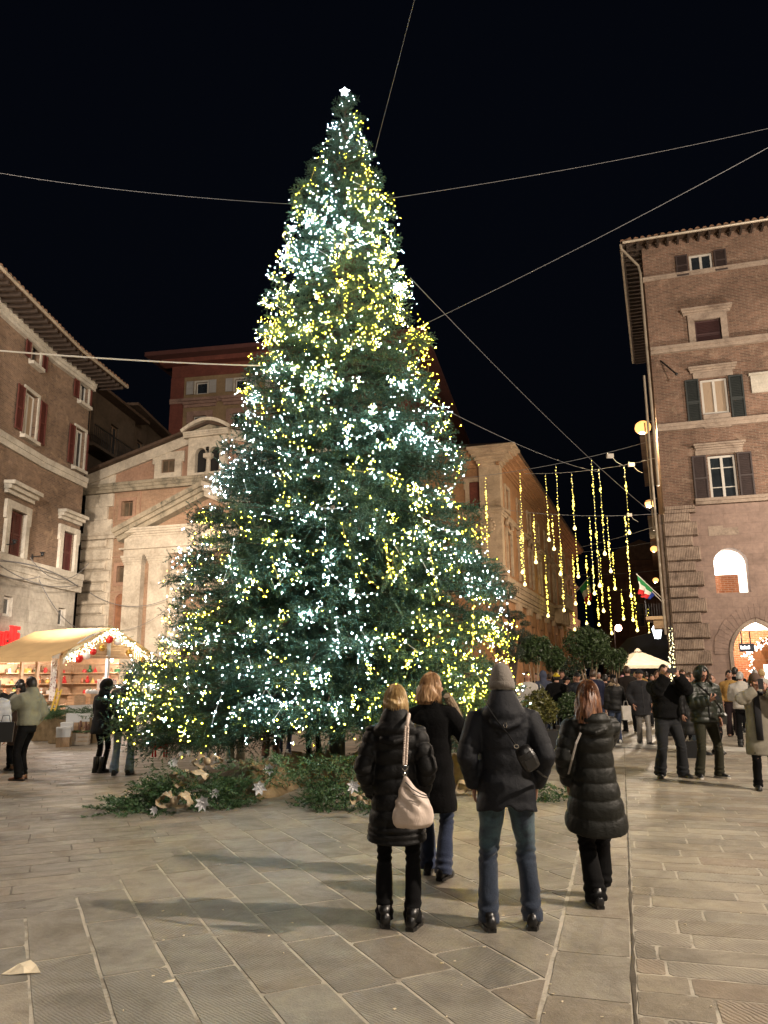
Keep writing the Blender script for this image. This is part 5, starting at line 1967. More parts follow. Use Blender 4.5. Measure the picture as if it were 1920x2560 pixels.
heap('fir_branch_heap', 'heap of cut fir branches with sacking bows at the left foot of the tree', 485, 2010, .55, .28, .42, 80, seed=2)
heap('fir_branch_heap', 'long fir branch lying flat on the paving at the tip of the left heap', 352, 2030, .36, .10, .05, 14, seed=3, dirx=-.8)
heap('fir_branch_heap', 'fir branches spilling over the sacking wall below the lights', 690, 1928, .85, .24, .03, 18, seed=4, z0=.42)
heap('fir_branch_heap', 'second fir spray on the sacking wall between the white flowers and the trunk', 800, 1902, .5, .2, .03, 10, seed=14, z0=.45)
heap('fir_branch_heap', 'dense heap of fir branches at the right foot of the tree', 880, 2012, .34, .28, .42, 44, seed=5)
heap('fir_branch_heap', 'small fir branch poking out on the paving behind the man in the grey hat', 1378, 1990, .22, .12, .12, 12, seed=6)
heap('fir_branch_heap', 'dark fir branches hanging between the sacking and the trunk', 858, 1905, .25, .2, .25, 18, seed=7, z0=.1)
# sacking bows
m_sack = mat('light_sacking', (.42, .33, .22), .95, .3, 6, .5, 60)


def bow(px, py, s, label, seed, z=.25):
    r_ = random.Random(seed); c = gnd(px, py); c.z = z
    root = empty('sacking_bow', c, r_.uniform(-.4, .4), label, 'bow', 'sacking bows')
    for sg_ in (-1, 1):
        k = MB(); rings = []
        for i in range(12):
            a = i / 11 * 2 * math.pi
            row = []
            for j in range(7):
                t = j / 6 - .5
                rad = s * (.5 + .12 * math.sin(a * 3 + seed))
                row.append(Vector((sg_ * (s * .45 + rad * .8 * math.cos(a) * .9 - s * .0), t * s * .7 * (1 - .6 * max(0, -math.cos(a))), rad * .6 * math.sin(a) + .02 * math.sin(t * 9 + a * 2))))
            rings.append(row)
        k.loft(rings, False, False, closed=False); part('loop', k, m_sack, root, smooth=True)
    k = MB(); k.ball((0, 0, 0), s * .22, 8, 6, (1, 1.3, 1)); part('knot', k, m_sack, root, smooth=True)
    return root


bow(470, 2015, .30, 'large crumpled sacking bow on the left fir heap', 1, .36)
bow(515, 2000, .24, 'smaller sacking bow on top of the left fir heap', 2, .52)
bow(435, 2035, .26, 'low sacking bow lying at the front of the left fir heap', 3, .16)
bow(1175, 1990, .24, 'sacking bow lying on the paving between the fur scarf woman and the man', 4, .12)
bow(900, 2050, .16, 'little sacking bow low on the right fir heap', 5, .25)
# white glitter poinsettias
m_poin = mat('white_glitter', (.78, .79, .82), .45, .15, 40, .4, 90, spec=.8)


def poinsettia(p, s, label, seed, tilt=0.0):
    r_ = random.Random(seed); k = MB()
    for ring_, n_, L, up_ in ((0, 7, s, .15), (1, 6, s * .68, .5)):
        for i in range(n_):
            a = 2 * math.pi * i / n_ + ring_ * .4 + r_.uniform(-.1, .1)
            d = Vector((math.cos(a), -.25 - up_ * .6, math.sin(a))).normalized(); sd = Vector((-math.sin(a), 0, math.cos(a)))
            b = Vector((0, 0, 0)); m1 = d * L * .5; t = d * L + Vector((0, -.01, -.01))
            w = L * .26
            k.add([b, m1 + sd * w, t, m1 - sd * w, m1 + Vector((0, .012, 0))], [(0, 1, 4), (1, 2, 4), (2, 3, 4), (3, 0, 4)])
    for i in range(5): k.ball((r_.uniform(-.02, .02), -.03, r_.uniform(-.02, .02)), s * .08, 5, 4)
    o = part('poinsettia', k, m_poin, None)
    o.location = p; o.rotation_euler = (tilt, r_.uniform(-.5, .5), r_.uniform(-.4, .4))
    tag(o, label, 'flower', 'white glitter poinsettias')


PO = [(512, 2028, .14, 'largest white glitter poinsettia low on the left fir heap', .12), (540, 2018, .09, 'white poinsettia just right of the largest on the left heap', .2), (435, 1935 + 60, .11, 'white poinsettia at the upper left of the left fir heap', .5),
      (455, 1990, .07, 'small white poinsettia above the sacking bow', .6), (473, 1990, .06, 'tiny white poinsettia at the crest of the left heap', .62), (545, 1990, .09, 'white poinsettia half hidden on the right slope of the left heap', .45),
      (645, 1925, .10, 'white poinsettia at the left end of the sacking wall top', .60), (662, 1925, .12, 'white poinsettia in the cluster on top of the sacking wall', .56), (682, 1925, .08, 'right-hand white poinsettia of the cluster on the sacking wall', .56),
      (675, 1998, .12, 'white poinsettia hanging on the front of the sacking wall', .42), (650, 2008, .14, 'lowest white poinsettia on the front of the sacking wall', .22), (790, 1905, .11, 'white poinsettia beside the trunk on the sacking wall', .66),
      (885, 2055, .11, 'white poinsettia in the right fir heap beside the black coat', .42), (392, 2042, .08, 'pale poinsettia flat on the paving left of the heap', .1)]
for i, (px, py, s, lb, z) in enumerate(PO):
    c = gnd(px, py); poinsettia(Vector((c.x, c.y - .1, z)), s * .8, lb, i + 3)

# ------------------------------------------------------------------ cables over the square
m_cab = mat('steel_cable', (.16, .16, .165), .6, .1); m_cabw = mat('pale_rope', (.42, .39, .34), .6, .1)


def cable(a, b, sag, r, m, label, n=26, nm='cable'):
    k = MB(); P = []
    for i in range(n + 1):
        t = i / n; q = Vector(a).lerp(Vector(b), t); q.z -= sag * 4 * t * (1 - t); P.append(q)
    k.tube(P, r, 5)
    return tag(part(nm, k, m, None), label, 'cable')


ext = lambda a, b, f: a + (b - a) * f
S_ = 1920 / 1659
a = at(808 * S_, 335 * S_, 14.2); b = at(897 * S_, -8, 9.0); cable(a, ext(a, b, 1.6), 0, .004, m_cab, 'steel guy cable running from the tree top up out of the picture')
a = at(632 * S_, 441 * S_, 14.3); b = at(-10, 366 * S_, 17); cable(a, ext(a, b, 1.2), .15, .0048, m_cab, 'steel guy cable from the upper left of the fir to the left houses')
a = at(845 * S_, 428 * S_, 14.3); b = at(1935, 268 * S_, 17); cable(a, ext(a, b, 1.2), .15, .0048, m_cab, 'steel guy cable from the upper right of the fir out to the right')
a = at(905 * S_, 706 * S_, 14.2); b = at(1935, 306 * S_, 13); cable(a, ext(a, b, 1.2), .1, .0055, m_cab, 'steeper steel guy cable from the right flank of the fir up to the right')
a = at(886 * S_, 600 * S_, 14.4); b = at(1640, 1290, 33); cable(a, b, .25, .0075, m_cab, 'long steel cable slanting down from the fir behind the light curtains to the brick house')
a = at(952 * S_, 880 * S_, 14.8); b = at(1500, 1180, 34); cable(a, b, .2, .006, m_cab, 'thin steel cable low on the right of the fir')
a = at(-12, 757 * S_, 9.5); b = at(562 * S_, 790 * S_, 12.6); cable(a, b, .03, .012, m_cabw, 'thick pale rope stretched from the left to the fir below the roofline')
# drooping service cables by the left palazzo and the church
for (x0, y0, Y0, x1, y1, Y1, sg_, r, lb) in ((76, 1395, 27.5, 222, 1408, 34, .75, .016, 'grey cable sagging from the twin bracket towards the church corner'),
                                      (-5, 1402, 26, 195, 1466, 33, -.25, .028, 'dark double cable running along below the stone ledge'),
                                      (-5, 1410, 25.6, 195, 1462, 32.8, .35, .02, 'second dark cable crossing below the stone ledge'),
                                      (-5, 1434, 26, 100, 1441, 29, .15, .018, 'short dark cable end at the far left below the ledge'),
                                      (98, 1450, 29, 250, 1565, 35.6, .8, .018, 'pale cable drooping from the bend of the palazzo to the quoins'),
                                      (222, 1480, 36.4, 420, 1497, 34.8, .5, .014, 'dark cable sagging across the church pilasters'),
                                      (270, 1575, 36, 420, 1520, 34.8, .35, .010, 'thin pale cable low across the church pilasters')):
    cable(at(x0, y0, Y0), at(x1, y1, Y1), sg_, r, m_cab, lb, 20)
# ------------------------------------------------------------------ light curtains over the street
m_ledw = emit('warm_led_drops', (1, .76, .085), 7, (.9, .8, .5))
m_ledb = emit('warm_globe', (1, .78, .26), 4.5, (.9, .8, .5))


def c6(x, y): return 1100 + x * .3014, 1080 + y * .3014


ST = [(375, 365, 410, 1270, 31, 1), (660, 330, 708, 1265, 32, 1), (662, 690, 682, 1165, 44, 1), (775, 675, 797, 1080, 44, 1), (875, 350, 903, 895, 35, 1), (930, 685, 945, 970, 44, 1),
      (960, 275, 1015, 1480, 32, .7), (1090, 340, 1122, 800, 35, 1.2), (1125, 830, 1142, 1200, 50, .9), (1255, 220, 1328, 1275, 31, 1.4), (1318, 300, 1363, 1010, 35, 1.2), (1385, 700, 1412, 1155, 44, 1),
      (1528, 280, 1570, 835, 35, 1.2), (1535, 690, 1582, 1360, 44, 1), (870, 1015, 897, 1525, 58, .8), (1100, 1010, 1123, 1425, 58, .9), (1106, 1440, 1116, 1640, 70, .5), (1210, 1020, 1235, 1420, 58, .9),
      (1240, 700, 1278, 1340, 44, 1), (1430, 990, 1450, 1300, 58, .9), (1400, 1310, 1427, 1670, 70, .6), (1505, 1300, 1523, 1550, 70, .6), (1610, 1295, 1636, 1645, 70, .8), (1560, 1000, 1582, 1560, 58, .8),
      (1200, 1310, 1213, 1590, 70, .5), (1300, 1310, 1318, 1600, 70, .5), (1325, 1010, 1352, 1485, 58, .9), (990, 1000, 1013, 1178, 58, 1.3), (1720, 1460, 1752, 1675, 60, .7)]
ST.sort()
ORD = 'leftmost second third fourth fifth sixth seventh eighth ninth tenth eleventh twelfth thirteenth fourteenth fifteenth'.split()
for si_, (x0, y0, x1, y1, Y, big) in enumerate(ST):
    px, py = c6(x0, y0); qx, qy = c6(x1, y1)
    top = at(px, py, Y); bot = at(qx, qy, Y)
    bot.x = top.x; L = top.z - bot.z
    root = empty('light_strand', top, 0, ('hanging strand of warm lights over the street, ' + ('leftmost' if si_ == 0 else 'rightmost' if si_ == 28 else (ORD[si_] + ' from the left' if si_ < 15 else ORD[28 - si_] + ' from the right')) + (', near and long' if Y < 40 and y1 - y0 > 600 else '')), 'light strand', 'light strands hanging over the street')
    k = MB(); k.bar((0, 0, 0), (0, 0, -L), .007); part('cable', k, m_coldw, root)
    k = MB(); z = -.1; u = Y / 1900.
    while z > -L + .12:
        r = rl_.uniform(.6, 1.3) * u
        a = rl_.uniform(0, 6.28)
        bulb(k, (math.cos(a) * 1.3 * u, math.sin(a) * .02, z), r); z -= rl_.uniform(5.5, 11) * u
    for j in range(int(L / 2.2) + 1):
        zc = -rl_.uniform(.2, L - .2)
        for q in range(7): bulb(k, (rl_.uniform(-2, 2) * u, rl_.uniform(-.02, .02), zc + rl_.uniform(-14, 14) * u), 1.5 * u)
    part('bulbs', k, m_ledw, root, 'stuff')
    k = MB(); rb2 = 3.7 * u * (.75 + .35 * big); k.ball((0, 0, -L), rb2, 10, 8, (1, 1, 1.05)); k.tube([(0, 0, -L + rb2 * .9), (0, 0, -L + rb2 * 1.7)], [rb2 * .5, rb2 * .3], 8)
    part('globe', k, m_ledb, root, smooth=True)
# carrying wires
for (x0, y0, x1, y1, Y0, Y1, lb) in ((1150, 1196, 1652, 1095, 32, 32, 'front carrying wire of the light strands crossing from the palace to the brick house'),
                              (1310, 1184, 1640, 1145, 35.5, 35.5, 'second carrying wire of the light strands'), (1275, 1276, 1645, 1284, 44, 44, 'third carrying wire of the light strands farther up the street'),
                              (1330, 1390, 1650, 1312, 56, 50, 'fourth carrying wire rising to the right over the street'), (1340, 1386, 1648, 1352, 58, 58, 'fifth carrying wire over the street'),
                              (1370, 1434, 1650, 1425, 64, 64, 'sixth carrying wire over the street'), (1440, 1474, 1650, 1466, 70, 70, 'farthest carrying wire over the street')):
    cable(at(x0, y0, Y0), at(x1, y1, Y1), .22, .011, m_cab, lb, 16, 'carrying_wire')
for (x, y, Y, lb) in ((1525, 1138, 32, 'small grey junction box on the front carrying wire'), (1578, 1160, 35.5, 'small grey junction box on the second carrying wire'), (1573, 1286, 44, 'small grey junction box on the third carrying wire')):
    p = at(x, y, Y); k = MB(); k.box(-.14, .14, -.08, .08, -.11, .05); k.tube([(-.1, 0, .05), (-.1, 0, .12)], .02, 6); k.tube([(.1, 0, -.1), (.25, 0, -.3), (.5, 0, -.45)], .012, 5)
    o = part('junction_box', k, m_wfr, None); o.location = p; tag(o, lb, 'junction box')

# ------------------------------------------------------------------ street lamps on the brick house and beyond
m_lampglow = emit('sodium_lamp', (1, .44, .12), 2.0, (.9, .8, .6))
for i, (px, py, Y, pw, lb) in enumerate(((1607, 1068, 33, 4200, 'brightest orange wall lamp high on the corner of the brick house'), (1624, 1258, 47, 1100, 'second orange wall lamp below the first over the street'),
                                (1635, 1372, 66, 500, 'third orange wall lamp farther along the street'), (1639, 1450, 84, 400, 'farthest and lowest orange wall lamp over the street'))):
    p = at(px, py, Y)
    root = empty('wall_lamp', p, 0, lb, 'lamp', 'orange wall lamps over the street')
    s = 1.0
    k = MB(); rg2 = Vector((SD.y, -SD.x, 0))
    e = rg2 * (Y * (1668 - px) / 1900)
    k.tube([e + Vector((0, 0, -.1)), e * .5 + Vector((0, 0, .28)), Vector((0, 0, .22))], .035, 6); part('bracket', k, m_dkmetal, root)
    k = MB(); k.tube([(0, 0, .25), (0, 0, .17), (0, 0, .06)], [.06, .2, .3], 12); part('shade', k, m_pipe, root)
    k = MB(); k.ball((0, 0, -.02), (.36, .30, .32, .32)[i], 12, 8, (1, 1, .85)); part('bulb', k, m_lampglow, root, smooth=True)
    lamp('wall_lamp_light', p + Vector((-.05, -.02, -.28)), pw, (1, .74, .40), .12)
# pinkish lamp in front of the end wall
p = at(1546, 1570, 80); root = empty('street_lamp', (p.x, p.y, 0), 0, 'pinkish glowing street lamp standing before the brick front at the end of the street', 'lamp')
k = MB(); k.tube([(-.45, 0, 0), (-.45, 0, p.z - .1), (-.1, 0, p.z + .2)], .06, 8); part('post', k, m_dkmetal, root)
k = MB(); k.ball((0, 0, p.z), .36, 12, 8); part('bulb', k, emit('pink_lamp', (1, .50, .34), 14), root, smooth=True)
lamp('street_lamp_light', (p.x - .2, p.y - .9, p.z), 700, (1, .6, .45), .3)
# white lantern on the wall
p = at(1643, 1580, 50); root = empty('wall_lantern', p, 0, 'glowing white four-sided lantern hanging at the right side of the street', 'lamp')
k = MB(); k.loft([[(-.14, -.14, -.42), (.14, -.14, -.42), (.14, .14, -.42), (-.14, .14, -.42)], [(-.25, -.25, .22), (.25, -.25, .22), (.25, .25, .22), (-.25, .25, .22)], [(-.16, -.16, .42), (.16, -.16, .42), (.16, .16, .42), (-.16, .16, .42)]])
part('glass', k, emit('lantern_white', (.9, .96, 1), 5), root)
k = MB()
for sx in (-1, 1):
    for sy in (-1, 1): k.bar((sx * .15, sy * .15, -.44), (sx * .262, sy * .262, .22), .03); k.bar((sx * .262, sy * .262, .22), (sx * .1, sy * .1, .5), .03)
k.box(-.27, .27, -.27, .27, -.03, 0); k.ball((0, 0, .56), .07, 6, 5); k.ball((0, 0, -.5), .06, 6, 5); k.tube([(0, 0, .5), (.1, 0, .8), (.9, 0, .8)], .03, 6); part('frame', k, m_dkmetal, root)
# column of lights up the corner and small fairy lamps
p0 = at(1676, 1565, 29.5); p1 = at(1684, 1738, 29.5)
root = empty('light_column', p1, 0, 'column of clustered white fairy lights climbing the corner beside the tooled stone blocks', 'string lights')
k = MB()
for i in range(230):
    t = rl_.random() ** .8; q = p0.lerp(p1, t) - p1; a = rl_.uniform(0, 6.28); rr = rl_.uniform(.02, .16) * (.4 + .8 * t)
    bulb(k, (q.x + rr * math.cos(a), q.y + rr * math.sin(a), q.z), rl_.choice((.012, .016, .022)))
part('bulbs', k, emit('fairy_white', (1, .86, .42), 5), root, 'stuff')
k = MB(); k.tube([p0 - p1, (p0 - p1) * .5, (0, 0, 0)], .05, 6); part('pole', k, m_dkmetal, root)

# ------------------------------------------------------------------ cream parasol
p = at(1603, 1745, 44); root = empty('parasol', (p.x, p.y, 0), .15, 'big square cream parasol open over the crowd at the mouth of the street', 'parasol')
m_canv = mat('cream_canvas', (.66, .58, .44), .85, .12, 3, .15, 30)
ze = at(1603, 1664, 44).z; za = at(1603, 1627, 44).z; hw = (at(1668, 1664, 44).x - at(1545, 1664, 44).x) / 2 * 1.16
k = MB(); n_ = 16; rings = []
for t in (0, .14, .35, .7, 1.0):
    ring = []
    for i in range(n_):
        a = 2 * math.pi * i / n_; c, s = math.cos(a), math.sin(a); m_ = max(abs(c), abs(s))
        sqx = c / m_ * .55 + c * .45; sqy = s / m_ * .55 + s * .45
        sag = -.04 * math.sin(t * 3.14) * (1 if i % 2 else 0)
        ring.append((hw * t * sqx, hw * t * sqy, za + (ze - za) * (t ** 1.1) + sag))
    rings.append(ring)
rings.append([(q[0], q[1], ze - .16) for q in rings[-1]])
k.loft(rings[1:], True, False); part('canopy', k, m_canv, root, smooth=False)
k = MB(); k.loft([[(hw * .14 * math.cos(i / 8 * 6.283), hw * .14 * math.sin(i / 8 * 6.283), za - .04) for i in range(8)], [(hw * .04 * math.cos(i / 8 * 6.283), hw * .04 * math.sin(i / 8 * 6.283), za + .14) for i in range(8)]]); part('vent_cap', k, m_canv, root)
k = MB(); k.tube([(0, 0, 0), (0, 0, za)], .045, 8)
for i in range(8): a = 2 * math.pi * i / 8; k.bar((0, 0, za - .5), (hw * .55 * math.cos(a), hw * .55 * math.sin(a), ze + (za - ze) * .3), .03)
part('pole', k, m_wood, root)
lamp('parasol_fill', (p.x, p.y - 5, 6.5), 3600, WARM, .2)  # added light in front of the parasol to brighten its canvas
# dark navy form behind the parasol
q = at(1640, 1650, 56); k = MB(); k.loft([[(-2.2, 0, 0.02), (2.0, 0, .02), (2.0, 5, .02), (-2.2, 5, .02)], [(-2.2, 0, 2.6), (2.0, 0, 3.4), (2.0, 5, 3.4), (-2.2, 5, 2.6)], [(-1.0, 2, 4.3), (1.9, 2, 5.0), (1.9, 3, 5.0), (-1.0, 3, 4.3)]])
o = part('dark_bulk', k, mat('navy_dark', (.012, .014, .028), .8, .2), None); o.location = (q.x, q.y, 0); tag(o, 'dark navy marquee behind the cream parasol', 'bulk')

# ------------------------------------------------------------------ clipped trees and shrubs
def leaf_mat(name, a, b, c):
    N = NT(name); W = N.coords((1, 1, 1), (0, 0, 0), 'World')
    f = N.noise(W, 9, 4, .7); g_ = N.noise(W, 60, 2)
    N.l(N.ramp(N.math('ADD', N.math('MULTIPLY', f, .55), N.math('MULTIPLY', g_, .45)), [(.35, a), (.52, b), (.66, c)]), N.b.inputs['Base Color'])
    N.b.inputs['Roughness'].default_value = .42
    return N.m


m_lf1 = leaf_mat('laurel_leaves', (.02, .035, .015), (.05, .085, .03), (.10, .14, .05))
m_lf2 = leaf_mat('pine_pad_needles', (.012, .025, .014), (.028, .05, .028), (.05, .08, .045))
m_lf3 = leaf_mat('yellow_green_leaves', (.05, .06, .015), (.12, .12, .03), (.22, .19, .06))
m_twig = mat('pale_stems', (.34, .25, .16), .8, .3, 8); m_pot = mat('black_planter', (.02, .02, .022), .5, .2)


def leaves(root, blobs, n, m, size=.05, nm='crown', thin=False, seed=1):
    """leaf-sized faces scattered through the volume of a few overlapping balls"""
    r_ = np.random.RandomState(seed)
    vol = np.array([b[3] ** 2 for b in blobs]); vol = vol / vol.sum()
    idx = r_.choice(len(blobs), n, p=vol)
    B = np.array([b[:4] for b in blobs])[idx]; sq = np.array([(b[4] if len(b) > 4 else 1.0) for b in blobs])[idx]
    d = r_.randn(n, 3); d /= np.linalg.norm(d, axis=1)[:, None]
    q = r_.uniform(.55, 1.0, n) ** .6 * (1 + .10 * np.sin(d[:, 0] * 9 + d[:, 2] * 7) + .06 * r_.randn(n))
    P = B[:, :3] + d * (B[:, 3] * q)[:, None] * np.stack([np.ones(n), np.ones(n), sq], 1)
    t1 = r_.randn(n, 3) + d * .6; t1 /= np.linalg.norm(t1, axis=1)[:, None]
    t2 = np.cross(t1, r_.randn(n, 3)); t2 /= np.linalg.norm(t2, axis=1)[:, None]
    s = size * r_.uniform(.7, 1.3, n)[:, None]; w_ = s * (.12 if thin else .42)
    V = np.stack([P - t1 * s, P + t2 * w_, P + t1 * s, P - t2 * w_], 1).reshape(-1, 3).astype(np.float32)
    me = bpy.data.meshes.new(nm); nv = len(V)
    me.vertices.add(nv); me.vertices.foreach_set('co', V.ravel()); me.loops.add(nv); me.loops.foreach_set('vertex_index', np.arange(nv, dtype=np.int32))
    me.polygons.add(nv // 4); me.polygons.foreach_set('loop_start', np.arange(0, nv, 4, dtype=np.int32)); me.update(calc_edges=True)
    return link(nm, me, m, root, 'stuff')


def bush_tree(px, py, Y, rpx, label, seed, n=2600, m=None, stems=5, sq=1.0, blobs=5, group='clipped laurel trees in planters', pot=True, size=.055):
    c = at(px, py, Y); r = rpx * Y / 1930; r_ = random.Random(seed)
    root = empty('clipped_tree', (c.x, c.y, 0), 0, label, 'tree', group)
    bl_ = [(0, 0, c.z, r * .82, sq)]
    for i in range(blobs):
        a = r_.uniform(0, 6.28); bl_.append((r * .5 * math.cos(a), r * .5 * math.sin(a), c.z + r * sq * r_.uniform(-.55, .5), r * r_.uniform(.38, .56), sq))
    leaves(root, bl_, n, m or m_lf1, size, seed=seed)
    k = MB(); zb = c.z - r * sq * .5; z0 = .5 if pot else .02
    for i in range(stems):
        a = 6.28 * i / stems + r_.random(); b = r * .45
        k.tube([(.07 * math.cos(a), .07 * math.sin(a), z0), (b * .45 * math.cos(a), b * .45 * math.sin(a), (z0 + zb) / 2), (b * math.cos(a), b * math.sin(a), zb + r * .5)], [.022, .018, .010], 5)
    part('trunk', k, m_twig, root)
    if pot:
        k = MB(); k.loft([[(sx * .26, sy * .26, .01) for sx, sy in ((-1, -1), (1, -1), (1, 1), (-1, 1))], [(sx * .33, sy * .33, .55) for sx, sy in ((-1, -1), (1, -1), (1, 1), (-1, 1))]])
        part('planter', k, m_pot, root)
    return root


bush_tree(1470, 1622, 27, 62, 'largest clipped laurel with a domed crown on many thin stems right of centre', 3, 6500, blobs=8, stems=8, size=.06)
bush_tree(1535, 1650, 29, 34, 'laurel with a lower crown overlapping the right side of the largest one', 4, 3000, stems=6)
bush_tree(1335, 1625, 25, 42, 'clipped laurel nearest the fir on tall bare stems', 5, 3800, stems=4)
bush_tree(1385, 1645, 26, 33, 'laurel between the fir side laurel and the largest laurel', 6, 3000, stems=4)
bush_tree(1425, 1680, 31, 44, 'low dark shrub mass behind the laurels', 7, 3000, stems=3, m=m_lf2)
bush_tree(1600, 1705, 47, 26, 'dim green shrub under the cream parasol', 17, 900, stems=3)
# cloud pruned pine
c = at(1283, 1700, 23); root = empty('cloud_pruned_pine', (c.x, c.y, 0), 0, 'dark cloud pruned pine with flat round pads just right of the fir', 'tree')
pads = [(1264, 1475, 34, .75), (1288, 1538, 28, .45), (1250, 1528, 24, .6), (1262, 1585, 38, .6), (1298, 1590, 26, .6), (1270, 1630, 40, .6), (1310, 1560, 14, .5)]
bl_ = []; k = MB()
for (px, py, rp, sq) in pads:
    q = at(px, py, 23); r = rp * 23 / 1930; bl_.append((q.x - c.x, rl_.uniform(-.3, .3), q.z, r, sq))
    k.tube([(0, 0, .3), (0.05 * rl_.uniform(-1, 1), 0, q.z * .55), (q.x - c.x, 0, q.z - .1)], [.06, .05, .025], 6)
leaves(root, bl_, 9000, m_lf2, .05, thin=True, seed=9); part('trunk', k, m_bark, root)
k = MB(); k.tube([(0, 0, .01), (0, 0, .55)], [.38, .46], 16); part('planter', k, m_pot, root)
# hedge shrubs in black planters behind the man in the hat
for (px, py, Y, rp, lb, sd, mm) in ((1350, 1765, 18.5, 34, 'yellow green shrub in a black planter right of the man in the grey hat', 11, m_lf3), (1425, 1765, 20, 26, 'darker shrub in a black planter between the hooded girl and the cap man', 12, m_lf1),
                            (1325, 1790, 18, 26, 'small shrub at the left of the yellow green one', 13, m_lf3)):
    c = at(px, py, Y); r = rp * Y / 1930
    root = empty('planter_shrub', (c.x, c.y, 0), 0, lb, 'shrub')
    leaves(root, [(0, 0, c.z, r, 1.3), (r * .5, 0, c.z - .1, r * .8, 1.2), (-r * .5, .1, c.z - .05, r * .8, 1.2)], 2600, mm, .04, 'foliage', seed=sd)
    k = MB(); k.loft([[(sx * r * 1.1, sy * .25, .01) for sx, sy in ((-1, -1), (1, -1), (1, 1), (-1, 1))], [(sx * r * 1.25, sy * .3, .42) for sx, sy in ((-1, -1), (1, -1), (1, 1), (-1, 1))]])
    part('planter', k, m_pot, root)
# ------------------------------------------------------------------ people
TMPC = bpy.data.collections.new('workshop')


def remeshed(mb, voxel, smooth=3, factor=.5):
    me = mb.mesh('tmp')
    o = bpy.data.objects.new('tmp', me)
    COL.objects.link(o)
    r = o.modifiers.new('r', 'REMESH'); r.mode = 'VOXEL'; r.voxel_size = voxel; r.use_smooth_shade = True
    if smooth:
        s = o.modifiers.new('s', 'SMOOTH'); s.iterations = smooth; s.factor = factor
    dg = bpy.context.evaluated_depsgraph_get()
    out = bpy.data.meshes.new_from_object(o.evaluated_get(dg), depsgraph=dg)
    bpy.data.objects.remove(o); bpy.data.meshes.remove(me)
    return out


def get_co(me):
    a = np.empty(len(me.vertices) * 3, np.float32); me.vertices.foreach_get('co', a); return a.reshape(-1, 3).astype(float)


def get_no(me):
    a = np.empty(len(me.vertices) * 3, np.float32); me.vertices.foreach_get('normal', a); return a.reshape(-1, 3).astype(float)


def set_co(me, c):
    me.vertices.foreach_set('co', c.astype(np.float32).ravel()); me.update()


def vnoise(P, f, seed):
    r_ = np.random.RandomState(seed); out = np.zeros(len(P))
    W = P + .12 * np.sin(P[:, [1, 2, 0]] * f * .7 + seed)
    for i in range(7):
        k = r_.randn(3); k *= f * r_.uniform(.6, 1.5) / np.linalg.norm(k)
        out += np.sin(W @ k + r_.uniform(0, 6.28))
    return out / 3.5


def ell(cx, cyy, z, rx, ry, n=20, p=2.3):
    out = []
    for j in range(n):
        a = 2 * math.pi * j / n; c, s = math.cos(a), math.sin(a)
        out.append((cx + rx * math.copysign(abs(c) ** (2 / p), c), cyy + ry * math.copysign(abs(s) ** (2 / p), s), z))
    return out


def ik(S, T, a, b, pole):
    S, T = Vector(S), Vector(T); d = T - S; L = min(d.length, (a + b) * .995)
    d = d.normalized(); T = S + d * L
    x = (a * a - b * b + L * L) / (2 * L); h = math.sqrt(max(a * a - x * x, 0))
    pl_ = Vector(pole); pl_ = (pl_ - d * pl_.dot(d)).normalized()
    return S + d * x + pl_ * h, T


def head_mesh_into(mb, c, yaw=0, pitch=0, sc_=1.0, n=26, m=20):
    """one closed surface: skull, jaw, nose, sockets and lips"""
    Rm = Matrix.Rotation(-yaw, 3, 'Z') @ Matrix.Rotation(-pitch, 3, 'X')
    c = Vector(c); rings = []
    def f(th, a):
        x, y, z = math.sin(th) * math.sin(a), math.sin(th) * math.cos(a), math.cos(th)
        px, py, pz = x * .0765, y * .094, z * .117
        fr = max(0, y)
        if z < -.1:
            t = min(1, (-.1 - z) / .9)
            px *= 1 - .34 * t; py *= 1 - (.16 if y > 0 else .38) * t
            if y > 0: py += .012 * t
        if y < 0 and z > -.3: py *= 1.06
        g = lambda u, v, su, sv: math.exp(-((px - u) / su) ** 2 - ((pz - v) / sv) ** 2)
        if y > 0:
            py += .024 * g(0, -.020, .011, .019) + .010 * g(0, .004, .008, .018)
            py -= .010 * (g(.031, .010, .017, .011) + g(-.031, .010, .017, .011))
            py += .005 * (g(.03, .030, .022, .008) + g(-.03, .030, .022, .008))
            py += .006 * g(0, -.055, .020, .008) - .004 * g(0, -.068, .02, .006) + .006 * g(0, -.090, .018, .012)
        return c + Rm @ (Vector((px, py, pz)) * sc_)
    for i in range(1, m):
        rings.append([f(math.pi * i / m, 2 * math.pi * j / n) for j in range(n)][::-1])
    o = len(mb.v)
    mb.loft(rings, False, False)
    k = len(mb.v); mb.v.append(tuple(f(0, 0))); mb.v.append(tuple(f(math.pi, 0)))
    for j in range(n):
        jj = (j + 1) % n; mb.f.append((k, o + j, o + jj)); mb.f.append((k + 1, o + (m - 2) * n + jj, o + (m - 2) * n + j))
    for s in (-1, 1):
        mb.ball(c + Rm @ Vector((s * .078, -.004, -.004)) * sc_, .03 * sc_, 8, 6, (.35, .7, 1.05), Rm)
    return Rm


